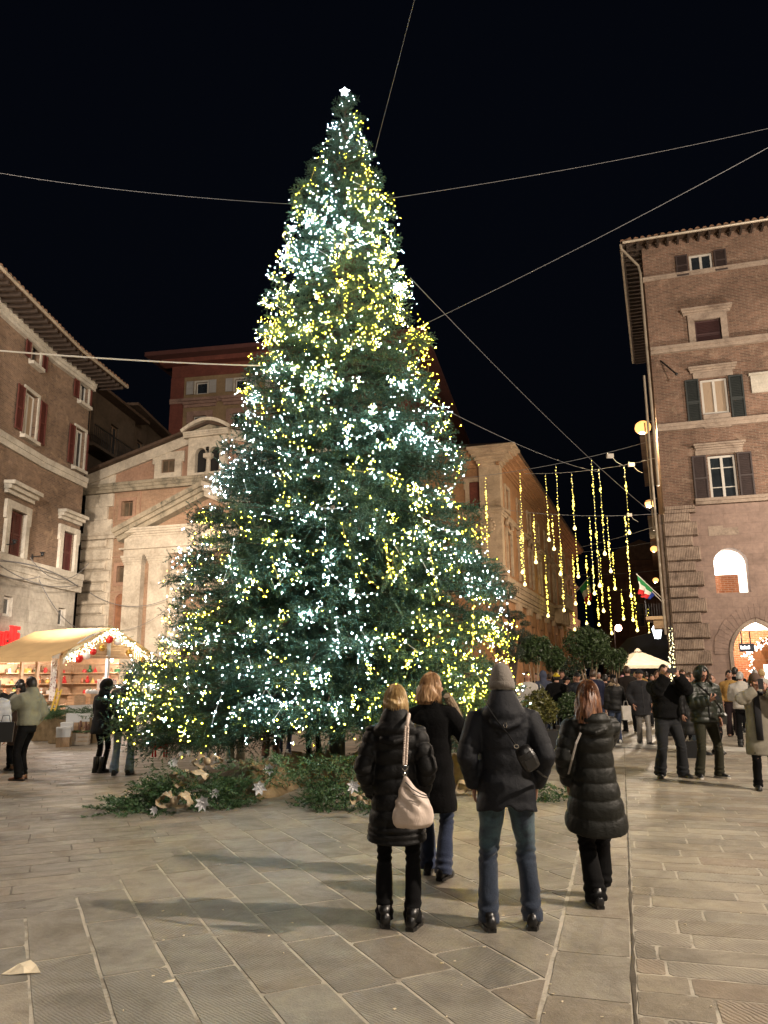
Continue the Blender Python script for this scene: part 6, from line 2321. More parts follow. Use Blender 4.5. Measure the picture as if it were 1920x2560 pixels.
def hand_into(mb, W, d, palm, curl=.4, s=1.0, thumb_side=1):
    """palm and five unequal bent fingers; W wrist, d direction of the hand, palm = the way the palm faces"""
    W = Vector(W); d = Vector(d).normalized(); pn = Vector(palm); pn = (pn - d * pn.dot(d)).normalized(); a = d.cross(pn)
    a = a * thumb_side
    rings = []
    for (t, wd, th) in ((-.01, .026, .021), (.03, .036, .018), (.06, .041, .015), (.088, .040, .012)):
        p = W + d * t * s
        rings.append([p + a * (wd * s * math.cos(2 * math.pi * j / 10)) + pn * (th * s * math.sin(2 * math.pi * j / 10)) for j in range(10)])
    mb.loft(rings)
    for i, (off, L) in enumerate(((.030, .068), (.010, .077), (-.011, .072), (-.030, .056))):
        p = W + d * .083 * s + a * off * s; pts = [p - d * .01, p]
        ang = curl * (.7 + .12 * i)
        dd = d.copy(); tot = 0
        for seg, fr in enumerate((.42, .32, .26)):
            tot += ang * (1.0 if seg else .7)
            dd = d * math.cos(tot) + pn * math.sin(tot)
            p = p + dd * L * fr * s; pts.append(p)
        mb.tube(pts, [.0088 * s, .0088 * s, .0082 * s, .0076 * s, .0062 * s], 6)
    p = W + d * .028 * s + a * .033 * s
    t1 = p + (a * .75 + d * .6 + pn * .35) * .034 * s; t2 = t1 + (d * .8 + pn * (.35 + curl * .5) + a * .15) * .030 * s; t3 = t2 + (d * .7 + pn * (.5 + curl * .6) - a * .15) * .022 * s
    mb.tube([p - a * .01, p, t1, t2, t3], [.012 * s, .0125 * s, .0105 * s, .0095 * s, .007 * s], 6)


m_skin = mat('skin', (.44, .235, .165), .5, .10, 14, .05, 200)
m_skin.node_tree.nodes['Principled BSDF'].inputs['Subsurface Weight'].default_value = 0.05
m_eye = mat('eye_dark', (.015, .012, .01), .2, 0)
m_lip = mat('lips', (.32, .10, .085), .5, .1)


def cloth_mat(name, col, rough=.75, bump=.25, sheen=.05, fine=260, var=.15, spec=.2):
    if name in _mats: return _mats[name]
    N = NT(name); v = N.coords()
    N.l(N.ramp(N.noise(v, 7, 4), [(.3, mul(col, 1 - var)), (.7, mul(col, 1 + var))]), N.b.inputs['Base Color'])
    N.b.inputs['Roughness'].default_value = rough; N.b.inputs['Sheen Weight'].default_value = sheen; N.b.inputs['Specular IOR Level'].default_value = spec
    N.b.inputs['Sheen Roughness'].default_value = .5
    h = N.math('ADD', N.noise(v, fine, 2), N.math('MULTIPLY', N.noise(v, 16, 5, .6, 1.0), 2.2))
    N.bump(h, bump, .012)
    _mats[name] = N.m
    return N.m


def nylon(name, col, rough=.58, spec=.28):
    if name in _mats: return _mats[name]
    N = NT(name); v = N.coords((1, 1, 1.6))
    N.b.inputs['Base Color'].default_value = c4(col); N.b.inputs['Roughness'].default_value = rough
    N.b.inputs['Specular IOR Level'].default_value = spec; N.b.inputs['Sheen Weight'].default_value = .0
    h = N.math('ADD', N.noise(v, 22, 5, .6, 1.5), N.math('MULTIPLY', N.noise(v, 7, 3, .6, .8), 1.6))
    N.bump(h, .24, .015)
    _mats[name] = N.m
    return N.m


def hair_mat(name, a, b, c):
    if name in _mats: return _mats[name]
    N = NT(name)
    v = N.coords((1, 1, .12))
    f = N.noise(v, 60, 4, .65); g_ = N.noise(v, 17, 3, .6)
    N.l(N.ramp(N.math('ADD', N.math('MULTIPLY', f, .55), N.math('MULTIPLY', g_, .45)), [(.36, a), (.5, b), (.62, c)]), N.b.inputs['Base Color'])
    N.b.inputs['Roughness'].default_value = .42; N.b.inputs['Specular IOR Level'].default_value = .5
    N.bump(f, .5, .006)
    _mats[name] = N.m
    return N.m


def denim(name, base, fade):
    if name in _mats: return _mats[name]
    N = NT(name); v = N.coords()
    sp = N.t.nodes.new('ShaderNodeSeparateXYZ'); N.l(v, sp.inputs[0])
    zb = N.ramp(sp.outputs[2], [(0, (0, 0, 0)), (.46, (.05,) * 3), (.57, (.95,) * 3), (.78, (.9,) * 3), (.86, (.1,) * 3)])
    n_ = N.ramp(N.noise(v, 6, 4, .6), [(.38, (.1, .1, .1)), (.55, (1, 1, 1))])
    c = N.mix(N.math('MULTIPLY', zb, n_), base, fade)
    c = N.mix(.5, c, N.ramp(N.noise(v, 20, 5, .7), [(.3, (.6, .6, .62)), (.7, (1.3, 1.3, 1.28))]), 'MULTIPLY')
    N.l(c, N.b.inputs['Base Color']); N.b.inputs['Roughness'].default_value = .85; N.b.inputs['Sheen Weight'].default_value = .2
    N.bump(N.math('ADD', N.noise(v, 300, 2), N.math('MULTIPLY', N.noise(v, 18, 4, .6, 1.2), 2.5)), .35, .012)
    _mats[name] = N.m
    return N.m


m_blk = nylon('black_nylon', (.0055, .0055, .006)); m_blk2 = nylon('black_green_nylon', (.010, .0105, .0085), .52)
m_wool = cloth_mat('black_wool', (.006, .006, .0065), .95, .4, .02, spec=.1); m_navy = cloth_mat('navy_shell', (.006, .0075, .012), .6, .35, .0, spec=.3)
m_btr = cloth_mat('black_trousers', (.006, .006, .0065), .85, .25, .0, spec=.12)
m_leather = mat('black_leather', (.008, .0075, .0075), .34, .15, 12, .15, 60, spec=.7)
m_denimA = denim('worn_jeans', (.010, .020, .044), (.055, .11, .135)); m_denimB = denim('blue_jeans', (.017, .030, .075), (.03, .05, .10)); m_denimC = denim('light_jeans', (.15, .20, .27), (.24, .29, .33))
m_khaki = cloth_mat('dark_khaki', (.032, .031, .020), .9); m_char = cloth_mat('charcoal_cloth', (.017, .018, .021), .85); m_sole = mat('white_sole', (.55, .53, .48), .6, .1)


def person(X, Y, face, H, label, top=None, legs=None, shoes=None, hair=None, arms=('down', 'down'), stance=(.11, .11), step=(0, 0), heel=(0, 0), head=(0, 0), vox=.014, female=False,
           lean=0.0, hood=None, hat=None, scarf=None, skirt=None, extras=(), foot_out=.18, build=1.0, z=0.0, group=None, bendk=(0, 0)):
    """local frame: +Y is where the person faces; face = clockwise degrees from away-from-camera"""
    s = H / 1.75
    root = empty('person', (X, Y, z), -R(face), label, 'person', group)
    root.scale = (s, s, s)
    shx = (.165 if female else .19) * build; hipx = .09
    top = dict(top or {}); k = top.get('pad', .0)
    sh_z = 1.40
    L_ = lambda p: (p[0], p[1] + lean * max(p[2] - .95, 0), p[2])
    # joints
    J = {}
    for i, sd in enumerate((-1, 1)):
        ank = Vector((sd * stance[i], step[i], .085 + heel[i])); hip = Vector((sd * hipx, 0, .90))
        J['k%d' % i], J['a%d' % i] = ik(hip, ank, .43, .415, (sd * .12, 1, 0))
        J['h%d' % i] = hip
        shd = Vector(L_((sd * shx, 0, sh_z)))
        kind = arms[i]
        if isinstance(kind, (tuple, list)): tgt, pole, dr, pm, curl = kind
        elif kind == 'down': tgt, pole, dr, pm, curl = (sd * (shx + .075), .04, .86), (sd * .3, -1, 0), (0, .15, -1), (-sd, 0, 0), .45
        elif kind == 'pocket': tgt, pole, dr, pm, curl = (sd * (shx + .03), .07, .93), (sd * .55, -1, 0), (0, .5, -1), (-sd, 0, 0), .3
        elif kind == 'front': tgt, pole, dr, pm, curl = (sd * .07, .26, 1.14), (sd * .7, -.3, -1), (-sd * .8, .5, .1), (0, -.3, 1), .7
        elif kind == 'face': tgt, pole, dr, pm, curl = (sd * .07, .24, 1.50), (sd * 1.0, -.1, -.6), (-sd * .2, .1, 1), (0, -1, 0), .8
        elif kind == 'cheek': tgt, pole, dr, pm, curl = (sd * .09, .16, 1.47), (sd * .5, -.15, -1), (-sd * .2, .1, 1), (-sd, -.2, 0), .6
        elif kind == 'phone_up': tgt, pole, dr, pm, curl = (sd * .10, .30, 1.56), (sd * 1.0, 0, -.5), (-sd * .3, 0, 1), (-sd, .1, 0), .9
        tgt = Vector(L_(tgt))
        e, w = ik(shd, tgt, .285, .265, pole)
        J['s%d' % i], J['e%d' % i], J['w%d' % i] = shd, e, w
        J['hd%d' % i] = (dr, pm, curl)
    hy, hp = R(head[0]), R(head[1])
    neck = Vector(L_((0, 0, 1.46))); hc = Vector(L_((0, .015 + .045 * math.sin(hp), 1.632 - .02 * abs(math.sin(hp)))))
    # ---- body (one surface set, hidden under the clothes except head and hands)
    mb = MB()
    Rm = head_mesh_into(mb, hc, hy, hp)
    mb.tube([L_((0, -.01, 1.40)), L_((0, -.012, 1.50)), hc + Vector((0, -.014, -.04))], [.064, .056, .056], 12)
    mb.loft([ell(0, 0, .86, .13, .09, 12), ell(0, 0, 1.0, .12, .085, 12), ell(*L_((0, 0, 1.15))[:2], 1.15, .115, .08, 12), ell(*L_((0, 0, 1.34))[:2], 1.34, .14, .09, 12), ell(*L_((0, 0, 1.43))[:2], 1.43, .08, .06, 12)])
    for i, sd in enumerate((-1, 1)):
        mb.tube([J['s%d' % i], J['e%d' % i], J['w%d' % i]], [.045, .036, .026], 8)
        dr, pm, curl = J['hd%d' % i]
        hand_into(mb, J['w%d' % i], dr, pm, curl, 1.0, thumb_side=sd)
        mb.tube([J['h%d' % i], J['k%d' % i], J['a%d' % i]], [.06, .05, .04], 8)
    part('body', mb, m_skin, root, smooth=True)
    if hat != 'hidden' and vox <= .02:
        e = MB()
        for sd in (-1, 1):
            e.ball(hc + Rm @ Vector((sd * .031, .080, .008)), .0095, 6, 5, (1.3, .6, .7), Rm)
            e.bar(hc + Rm @ Vector((sd * .016, .094, .028)), hc + Rm @ Vector((sd * .047, .085, .028)), .008, .006)
        part('eyes', e, m_eye, root)
        e = MB(); e.ball(hc + Rm @ Vector((0, .091, -.056)), .02, 8, 5, (1, .28, .28), Rm); part('lips', e, m_lip, root)
    # ---- trousers
    lg = dict(legs or {}); lm = lg.get('m', m_btr); wdt = lg.get('w', 1.0); bot = lg.get('bottom', .072)
    mb = MB()
    mb.loft([ell(0, -.01, .80, .14 * build, .11, 16), ell(0, -.012, .88, .158 * build, .122, 16), ell(0, -.005, .98, .15 * build, .112, 16), ell(0, 0, 1.03, .14 * build, .10, 16)])
    for i in (0, 1):
        h, kn, an = J['h%d' % i], J['k%d' % i], J['a%d' % i]
        hem = an + Vector((0, -.004, -.045))
        mb.tube([h + Vector((0, 0, .02)), h.lerp(kn, .35), h.lerp(kn, .8), kn.lerp(an, .1), kn.lerp(an, .55), hem], [.088 * wdt, .084 * wdt, .066 * wdt, .062 * wdt, (.058 * wdt + bot) / 2, bot], 14)
    me = remeshed(mb, vox * 1.15, 3)
    P = get_co(me); Nn = get_no(me)
    sd_ = int(abs(X * 91 + Y * 37)) % 997
    zk = P[:, 2]
    wr = .005 * vnoise(P, 20, sd_) + .006 * np.exp(-((zk - .48) / .07) ** 2) * np.sin(zk * 120 + 3 * np.sin(P[:, 0] * 30)) + .0065 * np.exp(-((zk - .13) / .07) ** 2) * np.sin(zk * 95 + 2 * np.sin(P[:, 1] * 25 + sd_)) \
        + .004 * np.exp(-((zk - .84) / .05) ** 2) * np.sin(zk * 100 + 9 * P[:, 0])
    set_co(me, P + Nn * wr[:, None])
    link('trousers', me, lm, root)
    # ---- shoes
    sm = shoes or {}
    for i, sd in enumerate((-1, 1)):
        an = J['a%d' % i]; so = Matrix.Rotation(-sd * foot_out, 3, 'Z') @ Matrix.Rotation(-heel[i] * 3.2, 3, 'X')
        b = Vector((an.x, an.y, max(heel[i] * .9, 0)))
        boot = sm.get('boot', .0)
        def rg_(y, w, h, z0=.012): return [b + so @ Vector((w * math.cos(t) , y, z0 + h * (.5 + .5 * math.sin(t)) )) for t in [2 * math.pi * j / 14 for j in range(14)]]
        m1 = MB()
        m1.loft([rg_(-.085, .018, .05), rg_(-.078, .034, .085), rg_(-.045, .040, .105 + boot * .2), rg_(0, .040, .110 + boot * .2), rg_(.045, .042, .085), rg_(.10, .046, .062), rg_(.145, .042, .052), rg_(.178, .028, .038), rg_(.19, .012, .02)])
        m1.tube([b + so @ Vector((0, -.03, .06)), b + Vector((0, -.022, .12 + boot))], [.044, .047 if boot else .038], 12)
        sh = part('shoe', m1, sm.get('m', m_leather), root, smooth=True)
        m2 = MB()
        def fr_(z, g): return [b + so @ Vector((x * g, y, z)) for (x, y) in ((-.030, -.085), (.030, -.085), (.042, -.04), (.040, .03), (.049, .10), (.036, .165), (.012, .195), (-.012, .195), (-.036, .165), (-.049, .10), (-.040, .03), (-.042, -.04))]
        m2.loft([fr_(.0, .98), fr_(.022, 1.04), fr_(.030, .98)])
        part('sole', m2, sm.get('sole', m_leather), sh)
        if sm.get('stripes'):
            m3 = MB()
            for q in range(3):
                for sx in (-1, 1): m3.bar(b + so @ Vector((sx * .043, .035 + q * .018, .035)), b + so @ Vector((sx * .034, .015 + q * .018, .082)), .006, .008)
            part('stripes', m3, m_sole, sh)
    # ---- coat
    if top:
        tm = top['m']; hem = top.get('hem', .80); fl = top.get('flare', 0.0); lu = (lambda z_: Vector(L_((0, 0, z_))))
        f_ = (.92 if female else 1.0) * build
        mb = MB(); R_ = []
        def rr(z_, rx, ry, cyy=0): R_.append(ell(0, lu(z_).y + cyy, z_, (rx + k) * f_, (ry + k), 26, 2.35))
        zlist = [hem]
        if hem < .9: rr(hem, .175 + fl, .125 + fl * .75); rr((hem + .98) / 2, .172 + fl * .55, .127 + fl * .4, -.008)
        else: rr(hem, .165, .115)
        rr(1.02, .163 + fl * .15, .118, -.006); rr(1.16, .160, .115); rr(1.28, .180, .125); rr(1.35, .188, .120, -.004); rr(1.40, .158, .100, -.008); rr(1.44, .108, .080, -.010)
        nk = top.get('neck', 1.50); rr(nk, .074 - k * .4, .072 - k * .4, -.005)
        mb.loft(R_)
        ar = .052 + k * .75
        slv = top.get('sleeve', 1.0)
        for i, sd in enumerate((-1, 1)):
            S, E, W_ = J['s%d' % i], J['e%d' % i], J['w%d' % i]
            Wc = E.lerp(W_, .97)
            mb.tube([S + Vector((-sd * .06, 0, -.005)), S + Vector((-sd * .005, 0, -.012)), S.lerp(E, .5), E, E.lerp(Wc, .5), Wc], [(ar + .014) * slv, (ar + .016) * slv, (ar + .010) * slv, (ar + .004) * slv, ar * .95 * slv, (ar * .84) * slv], 14)
        hh = hood or top.get('hood')
        if hh == 'back':       # folded hood lying on the shoulders
            hn = 3 if top.get('hlow') else 5
            mb.loft([ell(*L_((0, -.05, 1.38))[:2], 1.38, .168, .095, 18), ell(*L_((0, -.052, 1.44))[:2], 1.44, .150 + k * .3, .110, 18), ell(*L_((0, -.042, 1.50))[:2], 1.50, .124, .106, 18), ell(*L_((0, -.03, 1.55))[:2], 1.555, .103, .097, 18), ell(*L_((0, -.022, 1.60))[:2], 1.60, .082, .084, 18)][:hn])
            mb.ball(L_((0, -.120, 1.425)), .105, 14, 10, (1.05, .55, .72))
            mb.tube([L_((-.115, -.04, 1.44)), L_((-.09, -.145, 1.37)), L_((0, -.175, 1.345)), L_((.09, -.145, 1.37)), L_((.115, -.04, 1.44))], [.02, .024, .026, .024, .02], 8)
        elif hh == 'up':
            # open hood: shell round the head
            O_ = hc + Vector((0, -.012, .004))
            for j in range(8):
                a = R(-62 + j * 0)
            rings = []
            for q in range(10):
                th = R(8 + q * 13)
                ring = []
                for j in range(22):
                    a = R(38 + (284) * j / 21)   # open towards the face (a=0 is forward)
                    ring.append(O_ + Rm @ Vector((.108 * math.sin(th) * math.sin(a), .125 * math.sin(th) * math.cos(a) - .004, .142 * math.cos(th))))
                rings.append(ring)
            for q in range(len(rings) - 1):
                for j in range(21):
                    a_, b_ = rings[q][j], rings[q + 1][j]; c_, d_ = rings[q][j + 1], rings[q + 1][j + 1]
                    n1 = (a_ - O_).normalized() * .012
                    o = len(mb.v); mb.v.extend([tuple(v + w) for v in (a_, c_, d_, b_) for w in (n1, -n1)])
                    mb.f.extend([(o, o + 2, o + 4, o + 6), (o + 1, o + 7, o + 5, o + 3), (o, o + 1, o + 3, o + 2), (o + 2, o + 3, o + 5, o + 4), (o + 4, o + 5, o + 7, o + 6), (o + 6, o + 7, o + 1, o)])
            rim = [rings[q][0] for q in range(9, -1, -1)] + [rings[q][21] for q in range(10)]
            mb.tube(rim, .013, 7)
            mb.tube([L_((0, -.05, 1.44)), L_((0, -.055, 1.52)), hc + Vector((0, -.06, -.06))], [.10, .085, .07], 12)
            mb.tube([L_((-.07, .045, 1.47)), L_((0, .085, 1.47)), L_((.07, .045, 1.47))], .032, 8)
        elif hh == 'collar':
            cr_ = [Vector(L_((.082 * math.sin(a), .078 * math.cos(a) - .005, 1.505 + .014 * -math.cos(a)))) for a in [R(25 + 310 * j / 12) for j in range(13)]]
            mb.tube(cr_, .026, 8)
        me = remeshed(mb, vox, top.get('smooth', 3))
        P = get_co(me); Nn = get_no(me)
        disp = .004 * vnoise(P, 15, sd_ + 3) + .0012 * vnoise(P, 40, sd_ + 5)
        # distance along each arm, to quilt or crease the sleeves
        arm_t = np.full(len(P), -1.0)
        for i in (0, 1):
            S, E, W_ = (np.array(J[c_ + str(i)]) for c_ in 'sew')
            for (A_, B_, off) in ((S, E, 0), (E, W_, .285)):
                ab = B_ - A_; t = np.clip(((P - A_) @ ab) / (ab @ ab), 0, 1)
                dd = np.linalg.norm(P - (A_ + t[:, None] * ab), axis=1)
                rad = ar + .03
                lat = (np.abs(P[:, 0]) > shx * .93 + k) | (P[:, 1] > .17)
                arm_t = np.where((dd < rad) & lat & ((t > .02) | (off > 0)), off + t * np.linalg.norm(ab), arm_t)
        on_arm = arm_t >= 0
        q = top.get('quilt', 0)
        if q:
            amp = top.get('qamp', .016); z0 = top.get('q0', hem)
            zq = (P[:, 2] - z0 + .006 * np.sin(P[:, 0] * 14 + sd_)) / q
            tight = top.get('tight_hem', 0)
            zq = np.where(P[:, 2] < z0 + tight, (P[:, 2] - z0) / (q * .36), (zq * q - tight) / q if tight else zq)
            g1 = np.abs(np.sin(math.pi * zq)) ** .45
            g2 = np.abs(np.sin(math.pi * arm_t / (q * .95))) ** .45
            g_ = np.where(on_arm, g2, g1)
            mask = np.where((P[:, 2] > 1.455) & ~on_arm, .25, 1.0)
            disp += (g_ - .75) * amp * mask * (1 + .15 * vnoise(P, 20, sd_ + 9))
        else:
            disp += np.where(on_arm, .005 * np.sin(arm_t * 55 + 3 * np.sin(P[:, 1] * 20)) * np.exp(-((arm_t - .29) / .12) ** 2), 0)
            disp += np.where(~on_arm, .004 * np.sin(P[:, 2] * 38 + 6 * P[:, 0] + sd_), 0) * (P[:, 2] < 1.2)
        P2 = P + Nn * disp[:, None]
        if top.get('split'):
            a = top['split']; low = np.clip((hem + .16 - P2[:, 2]) / .16, 0, 1)
            back = P2[:, 1] < 0
            P2[:, 2] += low * a * (np.exp(-(P2[:, 0] / .045) ** 2) * 1.3 - .55 * np.abs(np.abs(P2[:, 0]) - .12) / .1) * back
        if top.get('drop'):
            low = np.clip((hem + .3 - P2[:, 2]) / .3, 0, 1); P2[:, 2] -= low * top['drop'] * (-P2[:, 1] / .14)
        set_co(me, P2)
        link('coat', me, tm, root)
        if top.get('belt'):
            b_ = MB(); b_.loft([ell(0, lu(hem + .02).y, hem + .01, (.17 + k) * f_, .122 + k, 20), ell(0, lu(hem + .05).y, hem + .06, (.172 + k) * f_, .124 + k, 20)], False, False); part('waistband', b_, top['belt'], root, smooth=True)
        if top.get('zip'):
            b_ = MB(); yy = .128 + k
            b_.bar((0, lu(1.0).y + yy, hem + .02), (0, lu(1.42).y + yy - .01, 1.42), .012, .012); part('zip', b_, m_dkmetal, root)
    # ---- hair
    if hair:
        hair_build(root, hc, Rm, hair, vox)
    if hat and hat != 'hidden':
        hat_build(root, hc, Rm, hat)
    if scarf:
        k_ = MB(); P = []
        for j in range(17):
            a = 2 * math.pi * j / 16; P.append(L_((.095 * math.sin(a), .085 * math.cos(a) + .012, 1.475 + .018 * math.sin(2 * a) - .02 * math.cos(a))))
        k_.tube(P, scarf.get('r', .038), 8)
        if scarf.get('tail'): k_.tube([L_((.03, .13, 1.44)), L_((.05, .17, 1.3)), L_((.05, .17, 1.15)), L_((.05, .17, 1.15 - scarf['tail']))], [(.035, .018), (.05, .015), (.055, .015), (.05, .012)], 8)
        part('scarf', k_, scarf['m'], root, smooth=True)
    return dict(root=root, J=J, hc=hc, Rm=Rm, s=s, L=L_)


def hair_build(root, hc, Rm, hair, vox):
    st = hair.get('style', 'short'); m = hair['m']; seed = hair.get('seed', 1); r_ = random.Random(seed)
    n = 64 if vox < .0125 else 36
    mb = MB()
    def skull(th, a, g=1.13):
        # a = 0 forward
        x, y, z = math.sin(th) * math.sin(a), math.sin(th) * math.cos(a), math.cos(th)
        return Vector((x * .0765 * g, (y * .094 * (1.06 if y < 0 else 1)) * g - .002, z * .117 * g + .002))
    def face_limit(a):
        # how far down (theta) the cap comes at azimuth a
        d = abs((a + math.pi) % (2 * math.pi) - math.pi)
        if d < R(58): return R(hair.get('front', 50)) + R(8) * math.sin(a * 5 + seed)
        if d < R(88): return R(50) + (R(96) - R(50)) * (d - R(58)) / R(30)
        return R(hair.get('nape', 122)) if d > R(100) else R(96)
    g = hair.get('vol', 1.12)
    rings = []
    mm_ = 12
    for i in range(mm_ + 1):
        ring = []
        for j in range(n):
            a = 2 * math.pi * j / n; th = .04 + (face_limit(a) - .04) * i / mm_
            gg = g + .018 * math.sin(a * 17 + 3 * th) + .012 * math.sin(a * 31 + seed) + hair.get('mess', 0) * r_.uniform(-1, 1)
            ring.append(hc + Rm @ skull(th, a, gg))
        rings.append(ring)
    # tuck the edge back to the scalp
    rings.append([hc + Rm @ skull(.04 + (face_limit(2 * math.pi * j / n) - .04) * 1.02, 2 * math.pi * j / n, 1.0) for j in range(n)])
    mb.loft(rings, True, False)
    L = hair.get('len', 0)
    if L > 0:
        amax = R(hair.get('wrap', 118)); layers = 4 if vox < .0125 else 2
        for ly in range(layers):
            rings = []
            K = 15
            nn = int(n * .9)
            offs = [r_.uniform(-.25, .25) for _ in range(nn)]
            for i in range(K + 1):
                t = i / K; ring = []
                for j in range(nn):
                    u = j / (nn - 1) * 2 - 1; a = math.pi + u * amax
                    base = skull(R(88), a, g + .03 - .045 * ly + .02 * math.sin(u * 47 + ly * 2))
                    drop = t * (L * (1 - .10 * ly) + .02 * offs[j] * (1 + ly) - hair.get('taper', .0) * (1 - abs(u)) )
                    fl = 1 + hair.get('flare', .12) * math.sin(t * 2.2) - .10 * ly * t - hair.get('inward', .0) * max(0, t - .6) * 1.6
                    wv_ = .006 * math.sin(t * 9 + u * 13 + ly)
                    p = Vector((base.x * fl + wv_, base.y * fl + wv_ - .02 * t, base.z + .03 - drop))
                    if t < .18: p = p.lerp(skull(R(70 + 18 * t / .18), a, g + .03 - .03 * ly), 1 - t / .18)
                    ring.append(hc + Rm @ p)
                rings.append(ring)
            mb.loft(rings, False, False, closed=False)
    part('hair', mb, m, root, smooth=True)
    # loose strands that break the outline
    if vox < .0125:
        k = MB()
        for i in range(hair.get('strands', 150)):
            a = math.pi + r_.uniform(-1, 1) * R(hair.get('wrap', 118)); th0 = r_.uniform(.1, .7)
            P = []; gg = g + r_.uniform(.03, .075); steps = 8; tot = 1.54 + L / .12
            for j in range(steps + 1):
                t = j / steps; q = th0 + (tot - th0) * t
                if q < 1.54: p = skull(q, a, gg)
                else:
                    p = skull(1.54, a, gg); p.z -= (q - 1.54) * .12; f2 = 1 + hair.get('flare', .12) * math.sin((q - 1.54) / max(tot - 1.54, .01) * 2.2); p.x *= f2; p.y *= f2
                p += Vector((.004 * math.sin(t * 6 + i), .003 * math.cos(t * 5 + i), 0)) ; P.append(hc + Rm @ p)
            k.tube(P, [.0015] * steps + [.0006], 3, False)
        part('strands', k, m, root, 'stuff')


def hat_build(root, hc, Rm, hat):
    mb = MB(); st = hat['style']; n = 80 if hat.get('fine') else 32
    lim = R(hat.get('low', 84))
    rings = []
    K = 14
    tall = hat.get('tall', 1.0)
    for i in range(K + 1):
        th = .03 + (lim - .03) * i / K; ring = []
        for j in range(n):
            a = 2 * math.pi * j / n
            g = hat.get('g', 1.16) + (.016 * abs(math.sin(a * (n / 4))) if hat.get('fine') else 0)
            zz = math.cos(th)
            p = Vector((math.sin(th) * math.sin(a) * .0765 * g, math.sin(th) * math.cos(a) * .098 * g - .004, .117 * g * (zz * tall if zz > 0 else zz)))
            if hat.get('slouch') and th < 1: p.y -= .02 * (1 - th)
            ring.append(hc + Rm @ p)
        rings.append(ring)
    mb.loft(rings, True, False)
    if st == 'beanie' and hat.get('cuff', True):
        r2 = []
        for (dz, gg) in ((0, 1.0), (.0, 1.07), (.045, 1.06), (.05, .99)):
            r2.append([hc + Rm @ (Rm.inverted() @ (q - hc) * 1.0 + Vector((0, 0, dz))) + (q - hc) * (gg - 1) for q in rings[-1]])
        mb.loft(r2, False, False)
    part('hat', mb, hat['m'], root, smooth=True)
    if st == 'cap':
        k = MB(); P0 = []; P1 = []
        for j in range(9):
            a = R(-52 + 104 * j / 8)
            P0.append(hc + Rm @ Vector((.085 * math.sin(a), .098 * math.cos(a), .045))); P1.append(hc + Rm @ Vector((.078 * math.sin(a), .098 * math.cos(a) + .065, .030)))
        k.loft([P0, P1, [p - Vector((0, 0, .006)) for p in P1], [p - Vector((0, 0, .006)) for p in P0]], False, False, closed=False); part('peak', k, hat['m'], root)


def wpt(pd, p):
    """a point of a person's local frame in the world"""
    r = pd['root']; return Matrix.LocRotScale(r.location, r.rotation_euler, r.scale) @ Vector(p)
h_blond = hair_mat('blond_hair', (.22, .13, .05), (.46, .31, .14), (.66, .50, .27))
h_straw = hair_mat('strawberry_hair', (.20, .10, .045), (.40, .23, .11), (.56, .36, .19))
h_aub = hair_mat('auburn_hair', (.045, .018, .010), (.13, .050, .022), (.30, .13, .05))
h_blk = hair_mat('black_hair', (.006, .005, .005), (.014, .011, .010), (.03, .024, .02))
h_brn = hair_mat('brown_hair', (.02, .012, .008), (.05, .03, .018), (.10, .06, .035))
h_gry = hair_mat('grey_hair', (.15, .14, .135), (.30, .29, .28), (.48, .46, .44))
m_beanie = cloth_mat('grey_knit', (.20, .18, .16), .95, .5, .3, 120)
m_sage = cloth_mat('sage_jacket', (.20, .20, .15), .7, .3, .1)
m_must = cloth_mat('mustard_jacket', (.34, .20, .06), .8); m_offw = cloth_mat('off_white_quilt', (.45, .42, .38), .75); m_lgrey = cloth_mat('light_grey_quilt', (.42, .43, .46), .7)
m_grn = nylon('dark_green_nylon', (.014, .018, .012), .42, .5); m_fur = cloth_mat('beige_fur', (.30, .22, .14), .95, .9, .3, 60)
m_taupe = cloth_mat('taupe_coat', (.22, .20, .16), .9); m_dgrey = cloth_mat('dark_grey_coat', (.02, .02, .023), .9); m_brown = cloth_mat('brown_trousers', (.15, .075, .05), .9)
m_whitet = cloth_mat('cream_trousers', (.55, .50, .38), .9); m_pinkc = cloth_mat('dusty_brown_coat', (.10, .065, .05), .9); m_bluec = cloth_mat('blue_grey_jacket', (.06, .07, .11), .8)
m_yel2 = cloth_mat('yellow_knit', (.55, .40, .03), .9); m_pinkh = cloth_mat('pink_knit', (.62, .30, .36), .9); m_dkbrn = cloth_mat('dark_brown_coat', (.016, .012, .010), .9)
m_greyt = cloth_mat('shiny_grey_trousers', (.12, .11, .10), .5, .3, .1, spec=.6); m_maroon = cloth_mat('dark_maroon_trousers', (.02, .012, .014), .9); m_brownshoe = mat('brown_shoe', (.16, .07, .035), .5, .2)
m_greyscarf = cloth_mat('grey_scarf', (.16, .16, .17), .95)


def P_(px, py): p = gnd(px, py); return p.x, p.y


def Pc(px, Y): return xat(px, Y, 1690), Y


FV = .011
